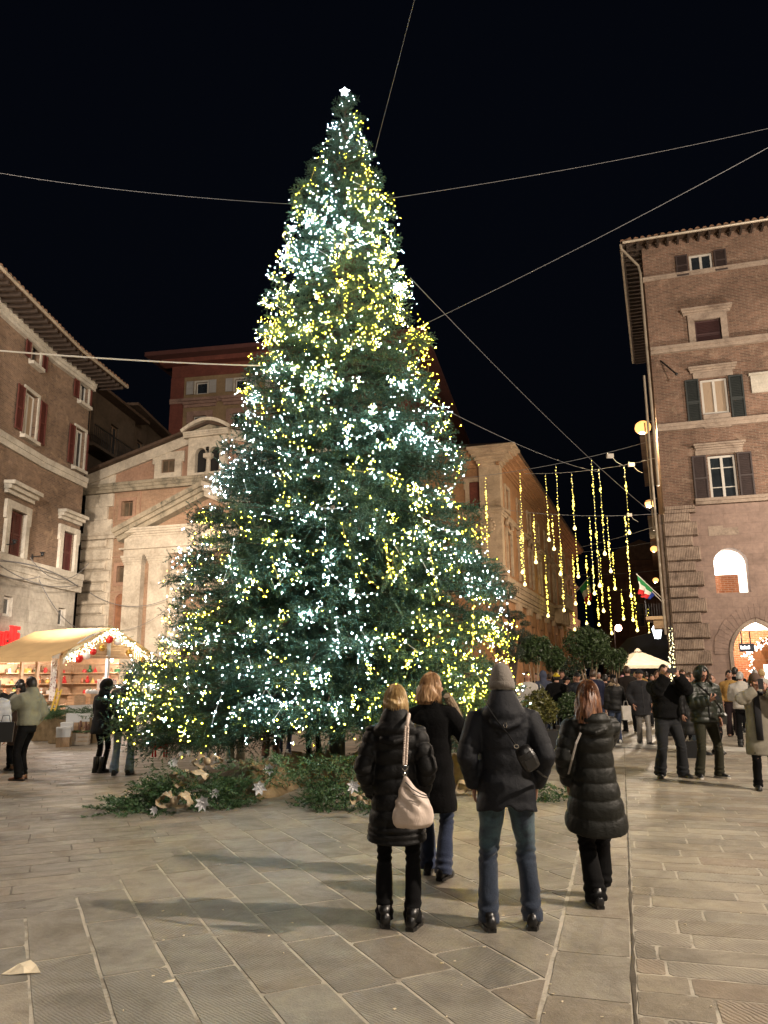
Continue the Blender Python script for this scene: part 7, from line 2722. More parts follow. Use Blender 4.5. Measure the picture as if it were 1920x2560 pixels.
# -- the four people in front, seen from behind
x, y = P_(995, 2318)
w1 = person(x, y, 6, 1.60, 'blond woman in a long black quilted coat with a pink shoulder bag',
            top=dict(m=m_blk, hem=.62, flare=.055, pad=.020, quilt=.108, qamp=.019, tight_hem=.12, hood='back', sleeve=1.06, drop=.02), legs=dict(m=m_btr, w=.98, bottom=.068), shoes=dict(m=m_leather, boot=.03),
            hair=dict(m=h_blond, style='bob', len=.085, wrap=125, flare=.05, inward=.25, vol=1.17, nape=124, seed=4, strands=250), arms=('pocket', 'pocket'), stance=(.105, .115), step=(.03, -.03), head=(-4, 4), vox=FV, female=True, foot_out=.25)
x, y = P_(1078, 2196)
w2 = person(x + .04, y + .03, 18, 1.69, 'strawberry blond woman in a plain black coat looking right over a pale fur scarf',
            top=dict(m=m_wool, hem=.56, flare=.035, pad=.018, hood=None, neck=1.53, sleeve=1.1), legs=dict(m=m_denimB, w=1.0, bottom=.085), shoes=dict(m=m_leather, boot=.0),
            hair=dict(m=h_straw, len=.16, wrap=112, flare=.20, vol=1.15, seed=9, strands=250), arms=('down', ((.30, .16, .93), (1, -.6, 0), (.1, .5, -1), (-1, 0, 0), .4)), head=(48, 2), vox=FV, female=True, step=(.12, -.05), stance=(.10, .08))
x, y = P_(1279, 2322)
w3 = person(x, y, 3, 1.725, 'man in a grey knitted hat, black jacket and blue jeans seen from behind',
            top=dict(m=m_navy, hem=.79, flare=.02, pad=.018, hood='back', split=.05, sleeve=1.1), legs=dict(m=m_denimA, w=1.10, bottom=.074), shoes=dict(m=m_leather, boot=.0),
            hair=dict(m=h_gry, nape=128, vol=1.06, strands=40), hat=dict(style='beanie', m=m_beanie, low=100, g=1.18, fine=True, tall=1.18, cuff=True), arms=('pocket', 'pocket'), stance=(.155, .15), step=(-.02, .03), head=(3, 3), vox=FV, build=1.0, foot_out=.18)
x, y = P_(1503, 2272)
w4 = person(x + .02, y + .06, 4, 1.62, 'auburn haired woman in a long olive black quilted coat stepping forward',
            top=dict(m=m_blk2, hem=.60, flare=.085, pad=.018, quilt=.118, qamp=.017, hood='back', hlow=1, sleeve=1.1, drop=.05), legs=dict(m=m_btr, w=1.16, bottom=.088), shoes=dict(m=m_leather, boot=.03),
            hair=dict(m=h_aub, len=.27, wrap=116, flare=.22, vol=1.14, seed=12, strands=250), arms=('pocket', 'cheek'), stance=(.04, .06), step=(-.02, .30), heel=(0, .05), head=(24, 8), vox=FV, female=True)


def local_part(pd, name, mb, m, smooth=True, kind=None):
    """geometry given in world coordinates, stored in the person's frame"""
    r = pd['root']; Mi = Matrix.LocRotScale(r.location, r.rotation_euler, r.scale).inverted()
    me = mb.mesh(name, smooth); me.transform(Mi)
    return link(name, me, m, r, kind)


# fur scarf of the second woman
k = MB(); rf = random.Random(3)
Yf = w2['root'].location.y + .04
Pf = [at(1118, 1738, Yf - .12), at(1131, 1762, Yf - .06), at(1141, 1788, Yf), at(1149, 1814, Yf + .02), at(1151, 1836, Yf + .03), at(1144, 1852, Yf + .03)]
k.tube(Pf, [.035, .042, .048, .052, .045, .015], 12)
for i in range(420):
    t = rf.random() * (len(Pf) - 1.01); j = int(t); p = Pf[j].lerp(Pf[j + 1], t - j); d = Vector((rf.gauss(0, 1), rf.gauss(0, 1), rf.gauss(0, 1))).normalized(); q = p + d * .05
    k.add([q + Vector((.003, 0, 0)), q - Vector((.003, 0, 0)), q + d * .022 + Vector((0, 0, -.012))], [(0, 1, 2)])
local_part(w2, 'fur_scarf', k, m_fur, smooth=False)
# hood seam panel of the first coat
# pink bag on a braided strap
m_pink = NT('pink_leather'); vv = m_pink.coords()
m_pink.l(m_pink.ramp(m_pink.noise(vv, 5, 4), [(.3, (.62, .50, .43)), (.7, (.72, .60, .52))]), m_pink.b.inputs['Base Color']); m_pink.b.inputs['Roughness'].default_value = .42
m_pink.bump(m_pink.math('ADD', m_pink.noise(vv, 7, 4, .55, 1.4), m_pink.math('MULTIPLY', m_pink.noise(vv, 220, 2), .12)), .5, .02); m_pink = m_pink.m
Yb = w1['root'].location.y - .30
rows_b = [(1938, 1007, 1014, .012), (1950, 1004, 1022, .03), (1966, 1000, 1040, .055), (1984, 996, 1066, .075), (2002, 990, 1076, .09), (2022, 984, 1081, .105), (2042, 980, 1085, .11), (2058, 983, 1084, .10), (2068, 990, 1074, .06), (2071, 1008, 1055, .02)]
c = at(1012, 2000, Yb); root = empty('handbag', c, 0, 'slouchy pale pink leather shoulder bag with a braided strap hanging on the quilted black coat', 'bag')
k = MB(); rings = []
for (py, xl, xr, th) in rows_b:
    a, b = at(xl, py, Yb), at(xr, py, Yb); m_ = (a + b) / 2; rx = (b.x - a.x) / 2; ring = []
    for j in range(28):
        t = 2 * math.pi * j / 28; fold = 1 + .10 * math.sin(5 * t + py * .02) * (th / .1)
        ring.append(m_ - c + Vector((rx * math.copysign(abs(math.cos(t)) ** .9, math.cos(t)), th * .62 * math.sin(t) * fold, .006 * math.sin(3 * t + py * .05))))
    rings.append(ring)
k.loft(rings); me = remeshed(k, .008, 2); P = get_co(me); Nn = get_no(me)
set_co(me, P + Nn * (.005 * np.sin(P[:, 0] * 70 + P[:, 2] * 38 + 2 * np.sin(P[:, 2] * 20)) * np.clip((P[:, 2] + .12) / .1, 0, 1))[:, None])
bagb = link('bag_body', me, m_pink, root)
k = MB()
seam = [at(*q, Yb - .072) - c for q in ((1014, 1955), (1030, 1972), (1052, 1985), (1074, 1992))]; k.tube(seam, .004, 6)
zp = [at(*q, Yb - .078) - c for q in ((1032, 1984), (1045, 1990), (1060, 1994), (1074, 1995))]; k.tube(zp, .003, 5); part('zip', k, m_dkmetal, root)
k = MB()
s0, s1 = at(1017, 1815, Yb + .07), at(1012, 1912, Yb - .0)
for ph in range(3):
    Pp = []
    for i in range(40):
        t = i / 39; q = s0.lerp(s1, t) - c; a = t * 34 + ph * 2.09
        Pp.append(q + Vector((.011 * math.sin(a), .007 * math.cos(a * 2), 0)))
    k.tube(Pp, .0085, 6)
over = [s0 - c, at(1020, 1796, Yb + .13) - c, at(1022, 1786, Yb + .22) - c, at(1021, 1800, Yb + .36) - c]; k.tube(over, [.014] * 4, 6)
part('strap', k, m_pink, root, smooth=True)
k = MB()
for (px, py, rr_) in ((1012, 1920, .016), (1012, 1936, .011)):
    cc = at(px, py, Yb - .005) - c; k.tube([cc + Vector((rr_ * math.cos(R(q)), 0, rr_ * math.sin(R(q)))) for q in range(0, 361, 30)], .0032, 5)
k.bar(at(1012, 1926, Yb) - c, at(1011, 1946, Yb) - c, .006); part('buckle', k, mat('bright_metal', (.7, .68, .64), .2, .05, metal=1), root)
# sling bag of the man
Yb = w3['root'].location.y - .24
c = at(1318, 1895, Yb); root = empty('sling_bag', c, 0, 'small black leather sling bag lying on the back of the man in the grey hat', 'bag')
Mr = Matrix.Rotation(R(-28), 4, 'Y')
k = MB(); rings = []
for (zz, hw_, th) in ((.085, .02, .012), (.075, .05, .03), (.03, .062, .04), (-.03, .064, .042), (-.075, .055, .032), (-.088, .03, .012)):
    rings.append([Mr @ Vector((hw_ * math.copysign(abs(math.cos(t)) ** .6, math.cos(t)), th * math.sin(t), zz)) for t in [2 * math.pi * j / 16 for j in range(16)]])
k.loft(rings); part('bag_body', k, m_leather, root, smooth=True)
k = MB(); k.bar(Mr @ Vector((-.045, -.043, .035)), Mr @ Vector((.045, -.043, .035)), .005); k.bar(Mr @ Vector((-.052, -.04, .0)), Mr @ Vector((.052, -.04, -.0)), .004); k.obox(Mr @ Matrix.Translation((0, -.045, -.035)), .07, .006, .06); part('pocket', k, m_leather, root)
k = MB(); a = at(1290, 1865, Yb + .01) - c
k.tube([a, at(1272, 1838, Yb + .01) - c, at(1245, 1805, Yb + .02) - c, at(1222, 1770, Yb + .06) - c, at(1212, 1752, Yb + .14) - c], [(.016, .004)] * 5, 6)
k.tube([at(1340, 1925, Yb) - c, at(1356, 1938, Yb + .05) - c, at(1366, 1944, Yb + .14) - c], [(.016, .004)] * 3, 6); part('strap', k, m_leather, root)
k = MB(); cc = at(1291, 1866, Yb - .01) - c; k.tube([cc + Vector((.016 * math.cos(R(q)), 0, .012 * math.sin(R(q)))) for q in range(0, 361, 40)], .003, 5)
k.tube([at(1263, 1812, Yb) - c + Vector((.012 * math.cos(R(q)), 0, .02 * math.sin(R(q)))) for q in range(0, 361, 60)], .003, 4); part('buckle', k, _mats['bright_metal'], root)
k = MB(); p4 = w4['root'].location
k.tube([at(1452, 1832, p4.y - .17), at(1440, 1860, p4.y - .19), at(1430, 1900, p4.y - .16), at(1421, 1935, p4.y - .06)], [(.004, .009)] * 4, 6)
tag(part('bag_strap', k, mat('silver_strap', (.35, .33, .31), .35, .1, metal=.4), None), 'thin silvery shoulder strap across the back of the auburn haired woman', 'strap')

MV = .019


def phone(pd, p, yaw, label, w=.155, h=.075, tilt=0.0, lit=False):
    q = wpt(pd, p); root = empty('phone', q, -R(yaw), label, 'phone')
    root.rotation_euler = (R(tilt), 0, -R(yaw))
    k = MB(); k.box(-w / 2, w / 2, -.004, .004, -h / 2, h / 2); part('case', k, m_dkmetal, root)
    k = MB(); k.box(-w / 2 + .006, w / 2 - .006, -.0062, -.0042, -h / 2 + .005, h / 2 - .005); part('screen', k, emit('phone_screen', (.8, .9, 1), .8 if lit else .0), root)
    k = MB()
    for dz in (-.016, .006): k.ball((w / 2 - .024, .005, dz + .018), .009, 8, 4, (1, .3, 1))
    part('camera_lens', k, m_glass, root)
    return root


# -- left group
x, y = P_(303, 1938)
person(x, y, -6, 1.78, 'man in a long navy coat and pale jeans bending his head', top=dict(m=m_navy, hem=.74, flare=.02, pad=.03, hood=None, neck=1.53), legs=dict(m=m_denimC, w=1.05, bottom=.085),
       shoes=dict(m=m_leather), hair=dict(m=h_blk), arms=('front', 'front'), head=(-10, 26), vox=MV, lean=.10, stance=(.13, .13))
x, y = P_(247, 1932)
person(x, y, 25, 1.66, 'woman in a black hooded coat and boots huddled beside the navy coat', top=dict(m=m_dgrey, hem=.72, flare=.03, pad=.03, hood='up'), legs=dict(m=m_btr, w=.9, bottom=.06), shoes=dict(m=m_leather, boot=.18), hair=dict(m=h_brn),
       arms=('front', 'front'), head=(15, 22), vox=MV, female=True, lean=.06, stance=(.08, .08))
x, y = P_(58, 1950)
person(x, y, -78, 1.70, 'young dark haired man in a sage green jacket looking left', top=dict(m=m_sage, hem=.93, pad=.045, sleeve=1.2, hood='back', zip=True), legs=dict(m=m_btr, w=1.12, bottom=.085), shoes=dict(m=m_brownshoe),
       hair=dict(m=h_blk, front=56, vol=1.2, mess=.03), arms=(((-.06, .20, 1.43), (-1, 0, -1), (.1, .3, 1), (0, -1, 0), .7), 'pocket'), head=(4, 0), vox=MV, step=(.0, .10))
x, y = P_(6, 1975)
person(x - .28, y, -20, 1.62, 'person in a pale grey quilted jacket cut off by the left edge of the picture', top=dict(m=m_lgrey, hem=.86, pad=.05, quilt=.11, sleeve=1.2), legs=dict(m=m_btr, w=1.0), shoes=dict(m=m_leather, boot=.1), hair=dict(m=h_brn, len=.15), arms=('down', 'down'), vox=MV, female=True)
x, y = Pc(12, 15.2)
person(x - .15, y, -60, 1.70, 'older person in a dark coat with a beige fur collar at the left edge', top=dict(m=m_navy, hem=.75, pad=.04), legs=dict(m=m_whitet, w=1.0), shoes=dict(m=m_leather), hair=dict(m=h_gry), hood=None, scarf=dict(m=m_fur, r=.055), vox=MV)
x, y = Pc(52, 17.2)
person(x, y, 15, 1.66, 'black haired visitor in dark clothes seen between the fur collar and the sage jacket', top=dict(m=m_blk, hem=.8, pad=.035, hood=None), legs=dict(m=m_btr), shoes=dict(m=m_leather), hair=dict(m=h_blk, len=.05, vol=1.2), vox=MV)
x, y = P_(38, 1925)
person(x, y, -50, 1.60, 'person in a dusty brown coat half hidden behind the sage jacket', top=dict(m=m_pinkc, hem=.5, flare=.03, pad=.02), legs=dict(m=m_btr), shoes=dict(m=m_brownshoe), hair=dict(m=h_blk), vox=MV, female=True)
# -- people behind the skirt of the tree, mostly legs
x, y = P_(588, 1905)
person(x, y, 170, 1.68, 'person in loose cream trousers with a long grey scarf standing behind the tree', top=dict(m=m_dgrey, hem=.86, pad=.02), legs=dict(m=m_whitet, w=1.25, bottom=.10), shoes=dict(m=m_sole), hair=dict(m=h_brn, len=.2), scarf=dict(m=m_greyscarf, r=.045, tail=.62), vox=MV, female=True)
x, y = P_(676, 1895)
person(x, y, 0, 1.72, 'person in brown trousers seen from behind under the lowest boughs', top=dict(m=m_blk, hem=.90, pad=.03), legs=dict(m=m_brown, w=1.2, bottom=.09), shoes=dict(m=m_leather), hair=dict(m=h_brn), vox=MV)
x, y = P_(710, 1885)
person(x, y, 10, 1.55, 'person in a dark skirt coat and jeans next to the brown trousers', top=dict(m=m_navy, hem=.55, flare=.05, pad=.02), legs=dict(m=m_denimB, w=.9), shoes=dict(m=m_sole), hair=dict(m=h_blk, len=.2), vox=MV, female=True)
x, y = P_(785, 1892)
person(x, y, 190, 1.7, 'dark figure standing just left of the tree trunk', top=dict(m=m_navy, hem=.6, pad=.03), legs=dict(m=m_btr), shoes=dict(m=m_leather), hair=dict(m=h_blk), vox=MV)
x, y = P_(575, 1842)
person(x, y, -80, 1.7, 'distant walker in black boots beyond the tree on the left', top=dict(m=m_blk, hem=.6, pad=.03), legs=dict(m=m_btr), shoes=dict(m=m_leather, boot=.15), hair=dict(m=h_blk, len=.1), vox=.02, step=(.2, -.2), stance=(.05, .05))
x, y = P_(905, 1905)
person(x, y, 90, 1.7, 'dark clothed person hidden behind the tree trunk on its right', top=dict(m=m_navy, hem=.7, pad=.03), legs=dict(m=m_btr), shoes=dict(m=m_leather), hair=dict(m=h_blk), vox=MV)
# -- right group
x, y = P_(1396, 1838)
person(x, y, 178, 1.66, 'girl in a wide black hooded top and loose light jeans walking towards the viewer', top=dict(m=m_wool, hem=.86, flare=.05, pad=.05, hood='up', sleeve=1.3), legs=dict(m=m_denimC, w=1.3, bottom=.12), shoes=dict(m=m_taupe), hair=dict(m=h_blk), arms=('pocket', 'pocket'), vox=MV, female=True, step=(.12, -.1))
x, y = P_(1452, 1850)
person(x, y, 176, 1.72, 'man in a black flat cap and black jacket walking towards the viewer', top=dict(m=m_navy, hem=.82, pad=.04), legs=dict(m=m_btr), shoes=dict(m=m_leather), hair=dict(m=h_blk), hat=dict(style='cap', m=m_blk, low=80, cuff=False), vox=MV, step=(.15, -.12))
x, y = P_(1492, 1842)
person(x, y, 4, 1.80, 'broad man in a dark blue jacket seen from behind in the crowd', top=dict(m=cloth_mat('deep_navy', (.012, .014, .035), .8), hem=.80, pad=.045), legs=dict(m=m_btr), shoes=dict(m=m_leather), hair=dict(m=h_brn), vox=MV, build=1.05)
x, y = P_(1545, 1860)
person(x, y, -4, 1.66, 'woman in a black hat, beige fur hood and blue jeans seen from behind', top=dict(m=m_blk, hem=.84, pad=.04), legs=dict(m=m_denimB, w=1.0), shoes=dict(m=m_sole), hair=dict(m=h_brn, len=.2), hat=dict(style='beanie', m=m_wool, low=84, cuff=False), scarf=dict(m=m_fur, r=.06), vox=MV, female=True, step=(.05, .15))
x, y = P_(1579, 1832)
person(x, y, -2, 1.90, 'tall man in a dark brown coat walking away in the crowd', top=dict(m=m_dkbrn, hem=.78, pad=.03), legs=dict(m=m_char, w=1.05), shoes=dict(m=m_leather, sole=m_sole), hair=dict(m=h_brn), vox=MV, step=(.1, -.1))
x, y = P_(1611, 1862)
person(x, y, 178, 1.78, 'man in a dark beanie and long dark jacket with shiny grey trousers striding forward', top=dict(m=m_dgrey, hem=.68, pad=.04, zip=True), legs=dict(m=m_greyt, w=1.05), shoes=dict(m=m_leather, sole=m_sole), hair=dict(m=h_brn), hat=dict(style='beanie', m=m_char, low=80, cuff=True), arms=('pocket', 'pocket'), vox=MV, step=(.2, -.15), stance=(.05, .05))
x, y = P_(1680, 1944)
r7 = person(x, y, 176, 1.82, 'man in a black jacket holding his phone up in both hands to take a picture', top=dict(m=m_wool, hem=.92, pad=.05, hood=None, sleeve=1.2), legs=dict(m=m_char, w=1.28, bottom=.10), shoes=dict(m=m_leather, sole=m_leather, stripes=True), hair=dict(m=h_blk, front=46),
            arms=(((-.085, .34, 1.58), (-.7, .0, -1), (.5, .1, .8), (.3, -1, 0), .8), ((.10, .34, 1.58), (.7, .0, -1), (-.5, .1, .8), (-.3, -1, 0), .8)), stance=(.19, .19), vox=.014, head=(6, 0), foot_out=.35)
phone(r7, (.02, .38, 1.665), 176, 'black phone held sideways before the face of the man taking a picture')
x, y = P_(1784, 1945)
r8 = person(x - .06, y, 172, 1.79, 'hooded man with glasses in a dark green quilted jacket looking down at his phone', top=dict(m=m_grn, hem=.86, pad=.045, quilt=.085, qamp=.014, hood='up', sleeve=1.2, zip=True), legs=dict(m=m_khaki, w=1.12, bottom=.08), shoes=dict(m=m_leather, sole=m_sole),
            hair=dict(m=h_blk, front=44), arms=('pocket', ((.04, .30, 1.22), (1, -.2, -1), (-.4, .6, .35), (-.2, -.4, 1), .9)), stance=(.17, .17), vox=.014, head=(-8, 26), foot_out=.4)
phone(r8, (-.02, .385, 1.275), 172, 'dark phone in the hand of the hooded man', w=.075, h=.15, tilt=50)
k = MB(); hc, Rm = r8['hc'], r8['Rm']
for sd in (-1, 1):
    cc = hc + Rm @ Vector((sd * .033, .098, .010)); k.tube([cc + Rm @ Vector((.026 * math.cos(R(q)), 0, .019 * math.sin(R(q)))) for q in range(0, 361, 40)], .0035, 4)
    k.bar(cc + Rm @ Vector((sd * .026, 0, .004)), hc + Rm @ Vector((sd * .078, .01, .006)), .004)
k.bar(hc + Rm @ Vector((-.008, .10, .012)), hc + Rm @ Vector((.008, .10, .012)), .004); part('glasses', k, m_dkmetal, r8['root'])
c = wpt(r8, (-.29, .05, .92)); root = empty('shoulder_bag', c, 0, 'small dark bag at the hip of the hooded man with its strap across his chest', 'bag')
k = MB(); k.loft([[(-.05, -.04, -.09), (.05, -.04, -.09), (.05, .04, -.09), (-.05, .04, -.09)], [(-.06, -.045, .05), (.06, -.045, .05), (.06, .045, .05), (-.06, .045, .05)], [(-.04, -.03, .09), (.04, -.03, .09), (.04, .03, .09), (-.04, .03, .09)]]); part('bag_body', k, m_leather, root)
k = MB(); k.tube([wpt(r8, q) - c for q in ((-.27, .06, .98), (-.20, .17, 1.08), (-.08, .215, 1.22), (.06, .20, 1.36), (.13, .10, 1.47))], [(.016, .005)] * 5, 6); part('strap', k, m_leather, root)
k = MB(); q = wpt(r8, (-.06, .225, 1.24)) - c; k.obox(Matrix.Translation(q), .03, .006, .02); part('buckle', k, _mats['bright_metal'], root)
x, y = P_(1730, 1885)
person(x, y, 150, 1.64, 'walker in a long black coat with a swinging black bag passing behind the two men', top=dict(m=m_blk, hem=.42, flare=.09, pad=.03), legs=dict(m=m_btr, w=.9), shoes=dict(m=m_leather, boot=.15), hair=dict(m=h_brn, len=.12, vol=1.22, mess=.04), vox=MV, female=True, step=(.3, -.3), heel=(0, .06), stance=(.04, .04))
x, y = P_(1738, 1855)
person(x, y, 120, 1.70, 'person in light jeans and white shoes farther behind the two men', top=dict(m=m_char, hem=.85, pad=.03), legs=dict(m=m_denimC), shoes=dict(m=m_sole), hair=dict(m=h_brn, len=.05), vox=.02)
x, y = Pc(1773, 17.0)
person(x, y, 120, 1.66, 'brown haired woman in glasses looking right behind the hooded man', top=dict(m=m_dgrey, hem=.8, pad=.03, hood='back'), legs=dict(m=m_btr), shoes=dict(m=m_leather), hair=dict(m=h_brn, len=.10), vox=MV, female=True)
x, y = P_(1838, 1842)
person(x, y, 205, 1.74, 'bearded man in a mustard jacket and dark trousers looking back over his shoulder', top=dict(m=m_must, hem=.92, pad=.035, zip=True), legs=dict(m=m_maroon, w=1.25, bottom=.10), shoes=dict(m=m_brownshoe), hair=dict(m=h_blk, front=52, vol=1.18), arms=('pocket', 'pocket'), head=(-25, 8), vox=MV, step=(.12, -.08))
x, y = Pc(1838, 23)
person(x, y, 30, 1.84, 'man in a black jacket behind the mustard jacket', top=dict(m=m_wool, hem=.85, pad=.045), legs=dict(m=m_btr), shoes=dict(m=m_leather), hair=dict(m=h_blk), vox=.02)
x, y = P_(1868, 1868)
person(x, y, 24, 1.70, 'grey haired man in an off white quilted jacket seen from behind near the shop arch', top=dict(m=m_offw, hem=.88, pad=.05, quilt=.09, qamp=.008, hood='collar'), legs=dict(m=m_btr, w=1.1), shoes=dict(m=m_leather, boot=.06), hair=dict(m=h_gry, nape=118), arms=('front', 'front'), head=(25, 5), vox=MV, stance=(.13, .13))
x, y = P_(1912, 1975)
r14 = person(x + .02, y, 190, 1.66, 'person in a long taupe coat and brown beret holding up a phone', top=dict(m=m_taupe, hem=.52, flare=.045, pad=.035, hood='collar', sleeve=1.2), legs=dict(m=m_btr, w=1.1), shoes=dict(m=m_leather, boot=.04), hair=dict(m=h_brn, len=.1),
             hat=dict(style='beret', m=m_pinkc, low=84, g=1.25, cuff=False), arms=('face', 'face'), scarf=dict(m=m_dgrey, r=.04, tail=.4), vox=MV, female=True)
phone(r14, (.0, .31, 1.60), 190, 'pale phone held upright before the face of the person in the taupe coat', w=.075, h=.15)
# distant crowd under the parasol and the laurels
rc = random.Random(77)
CR_ = [(1318, 21, 180, m_offw, h_brn, None, 'person with a pale shawl beside the left laurel trunk'), (1358, 24, 20, m_bluec, h_gry, 'up', 'person in a blue grey hooded jacket between the laurel stems'),
       (1391, 21.5, 0, m_wool, h_blk, m_yel2, 'person in a yellow knitted hat behind the girl in the hooded top'), (1414, 22.5, 100, m_wool, h_blk, m_wool, 'person in a black knitted hat seen in profile'),
       (1438, 25, 190, m_pinkc, h_gry, None, 'light haired person in a dusty pink brown coat'), (1478, 24, 170, m_dgrey, h_blk, None, 'dark haired person between the cap and the broad man'),
       (1512, 23, 10, m_dkbrn, h_blk, None, 'dark haired person just right of the broad man'), (1555, 32, 180, m_bluec, h_brn, m_pinkh, 'person in a pink knitted hat under the parasol edge'),
       (1588, 34, 180, m_lgrey, h_blond, None, 'blond person in light grey under the parasol'), (1601, 30, 170, m_must, h_brn, None, 'person in mustard under the parasol'),
       (1630, 26, 200, m_dkbrn, h_brn, None, 'person in brown beside the striding man'), (1643, 22, 160, m_pinkc, h_brn, None, 'person in dusty brown behind the man taking a picture'),
       (1340, 28, 180, m_dgrey, h_blk, None, 'person in dark grey behind the left laurel'), (1372, 30, 0, m_navy, h_brn, None, 'person in navy far behind the hedge'),
       (1530, 29, 0, m_navy, h_blk, None, 'person in navy under the laurels'), (1568, 38, 180, m_offw, h_brn, None, 'small distant person in off white'), (1656, 33, 180, m_sage, h_blk, None, 'distant person in sage at the foot of the light column'),
       (1405, 27, 180, m_dgrey, h_brn, None, 'person in dark grey seen between the laurel trunks'), (1458, 30, 10, m_offw, h_brn, None, 'person in off white behind the cap man'),
       (1497, 33, 180, m_taupe, h_gry, None, 'person in taupe behind the broad man'), (1522, 36, 170, m_lgrey, h_blk, m_navy, 'person in light grey and a navy hat under the laurels'),
       (1616, 31, 0, m_wool, h_blk, None, 'person in black below the parasol pole'), (1668, 27, 190, m_bluec, h_blond, None, 'blond person in blue grey behind the raised phone'), (1720, 30, 180, m_dgrey, h_gry, None, 'person by the tooled stone blocks'),
       (1752, 25, 20, m_pinkc, h_brn, None, 'person in dusty brown left of the hooded man'),
       (1706, 20.5, 185, m_wool, h_brn, 'curl', 'curly brown haired person seen between the two men with phones'), (1888, 26, 0, m_dgrey, h_gry, None, 'person at the lit shop arch'), (1905, 24, -20, m_offw, h_blond, None, 'person in off white by the wooden gable in the arch')]
for (px, Y, fc, mm, hh, ex, lb) in CR_:
    x, y = Pc(px, Y)
    person(x, y, fc, rc.uniform(1.62, 1.78), lb, top=dict(m=mm, hem=.8, pad=.035, hood=('up' if ex == 'up' else None)), legs=dict(m=rc.choice((m_btr, m_denimB, m_char))), shoes=dict(m=m_leather),
           hair=dict(m=hh, len=(.12 if ex == 'curl' else 0), vol=1.25 if ex == 'curl' else 1.15, mess=.05 if ex == 'curl' else 0), hat=(dict(style='beanie', m=ex, low=84, cuff=True) if ex is not None and ex not in ('up', 'curl') else None), vox=.027, step=(rc.uniform(-.15, .15), rc.uniform(-.1, .1)))
# things in hands
def tote(px, py, Y, label, m, h=.3, w=.2):
    c = at(px, py, Y); root = empty('tote_bag', c, rc.uniform(-.4, .4), label, 'bag')
    k = MB(); k.loft([[(-w / 2 * .9, -.05, -h / 2), (w / 2 * .9, -.05, -h / 2), (w / 2 * .9, .05, -h / 2), (-w / 2 * .9, .05, -h / 2)], [(-w / 2, -.03, h / 2), (w / 2, -.03, h / 2), (w / 2, .03, h / 2), (-w / 2, .03, h / 2)]]); part('bag_body', k, m, root)
    k = MB(); k.tube([(-w / 4, 0, h / 2), (-w / 6, 0, h / 2 + .1), (w / 6, 0, h / 2 + .1), (w / 4, 0, h / 2)], .006, 5); part('handle', k, m, root)
tote(1566, 1782, 17.4, 'pale shopping bag in the hand of the woman with the fur hood', m_offw)
tote(1722, 1880, 16.3, 'black bag swinging from the walker in the long black coat', m_blk, .42, .34)
tote(12, 1830, 12.4, 'dark glossy handbag beside the pale grey jacket at the left edge', m_leather, .3, .26)
tote(1893, 1738, 12.5, 'dark green shoulder bag beside the taupe coat', m_grn, .28, .24)
# ------------------------------------------------------------------ market stall
KX, KY = at(155, 1637, 23).x, 23.0
gu = Vector((.457, .89)).normalized()
ST_ = Fac('market_stall', 'Christmas market stall with a beige canvas roof and a light trimmed gable', (KX, KY), tuple(gu), cat='stall')
F = ST_
GW, SL = 3.4, 3.4
ze, za = 2.36, 3.25
m_cv = mat('beige_canvas', (.50, .34, .17), .8, .1, 2, .1, 20); m_pine = mat('pale_pine', (.50, .33, .20), .6, .2, 5, .15, 30, stretch=(6, 1, 1)); m_wh = mat('white_cloth', (.62, .62, .62), .8, .08, 4, .3, 9)
m_gloss_red = mat('red_bauble', (.55, .02, .02), .2, .1); m_gloss_wh = mat('white_bauble', (.8, .74, .7), .3, .1); m_gold = mat('gold_bauble', (.6, .36, .08), .25, .1, metal=.6)
k = MB()
n_ = 6
top = [(GW * .5, y, za + .03 * math.sin(y * 5)) for y in (-.25, SL * .5, SL)]
lf = [(-.55, y, ze - .05) for y in (-.25, SL * .5, SL)]
md = [(GW * .20, y, (ze + za) / 2 - .035) for y in (-.25, SL * .5, SL)]
k.loft([lf, md, top], False, False, closed=False)
k.loft([[(p[0], p[1], p[2] - .14) for p in lf], lf], False, False, closed=False)
k.loft([top, [(GW * .8, y, (ze + za) / 2) for y in (-.25, SL * .5, SL)], [(GW + .3, y, ze) for y in (-.25, SL * .5, SL)]], False, False, closed=False)
cv = F.part('canvas_roof', k, m_cv)
so_ = cv.modifiers.new('thickness', 'SOLIDIFY'); so_.thickness = .012
for (px_, py_) in ((0, 0), (GW, 0), (0, SL), (GW, SL), (GW * .52, 0), (0, SL * .5), (0, 1.0)):
    k = MB(); k.box(px_ - .045, px_ + .045, py_ - .045, py_ + .045, 0, ze if (px_, py_) != (GW * .52, 0) else za - .3); F.part('post', k, m_wh if py_ == 0 and px_ > 0 else m_pine)
k = MB(); k.bar((0, 0, ze), (GW * .5, 0, za - .06), .09, .12); k.bar((GW * .5, 0, za - .06), (GW, 0, ze), .09, .12); k.bar((0, 0, ze - .04), (GW, 0, ze - .04), .09, .07); F.part('gable_beam', k, m_pine)
# curved white bargeboard under the garland
k = MB(); P = [(GW * t, -.06, ze - .1 + (za - ze - .0) * math.sin(math.pi * t) ** .8) for t in [i / 16 for i in range(17)]]
k.loft([[(p[0], p[1], p[2] - .17) for p in P], P, [(p[0], p[1] + .03, p[2]) for p in P], [(p[0], p[1] + .03, p[2] - .17) for p in P]], False, False, closed=False); F.part('bargeboard', k, m_wh)
for i in range(9):
    k = MB(); z0 = ze + .02 + i * .085; w_ = (GW / 2) * (1 - (i + 1) * .085 / (za - ze))
    if w_ > .15: k.box(GW / 2 - w_, GW / 2 + w_, .02, .04, z0, z0 + .078); F.part('plank', k, m_pine)
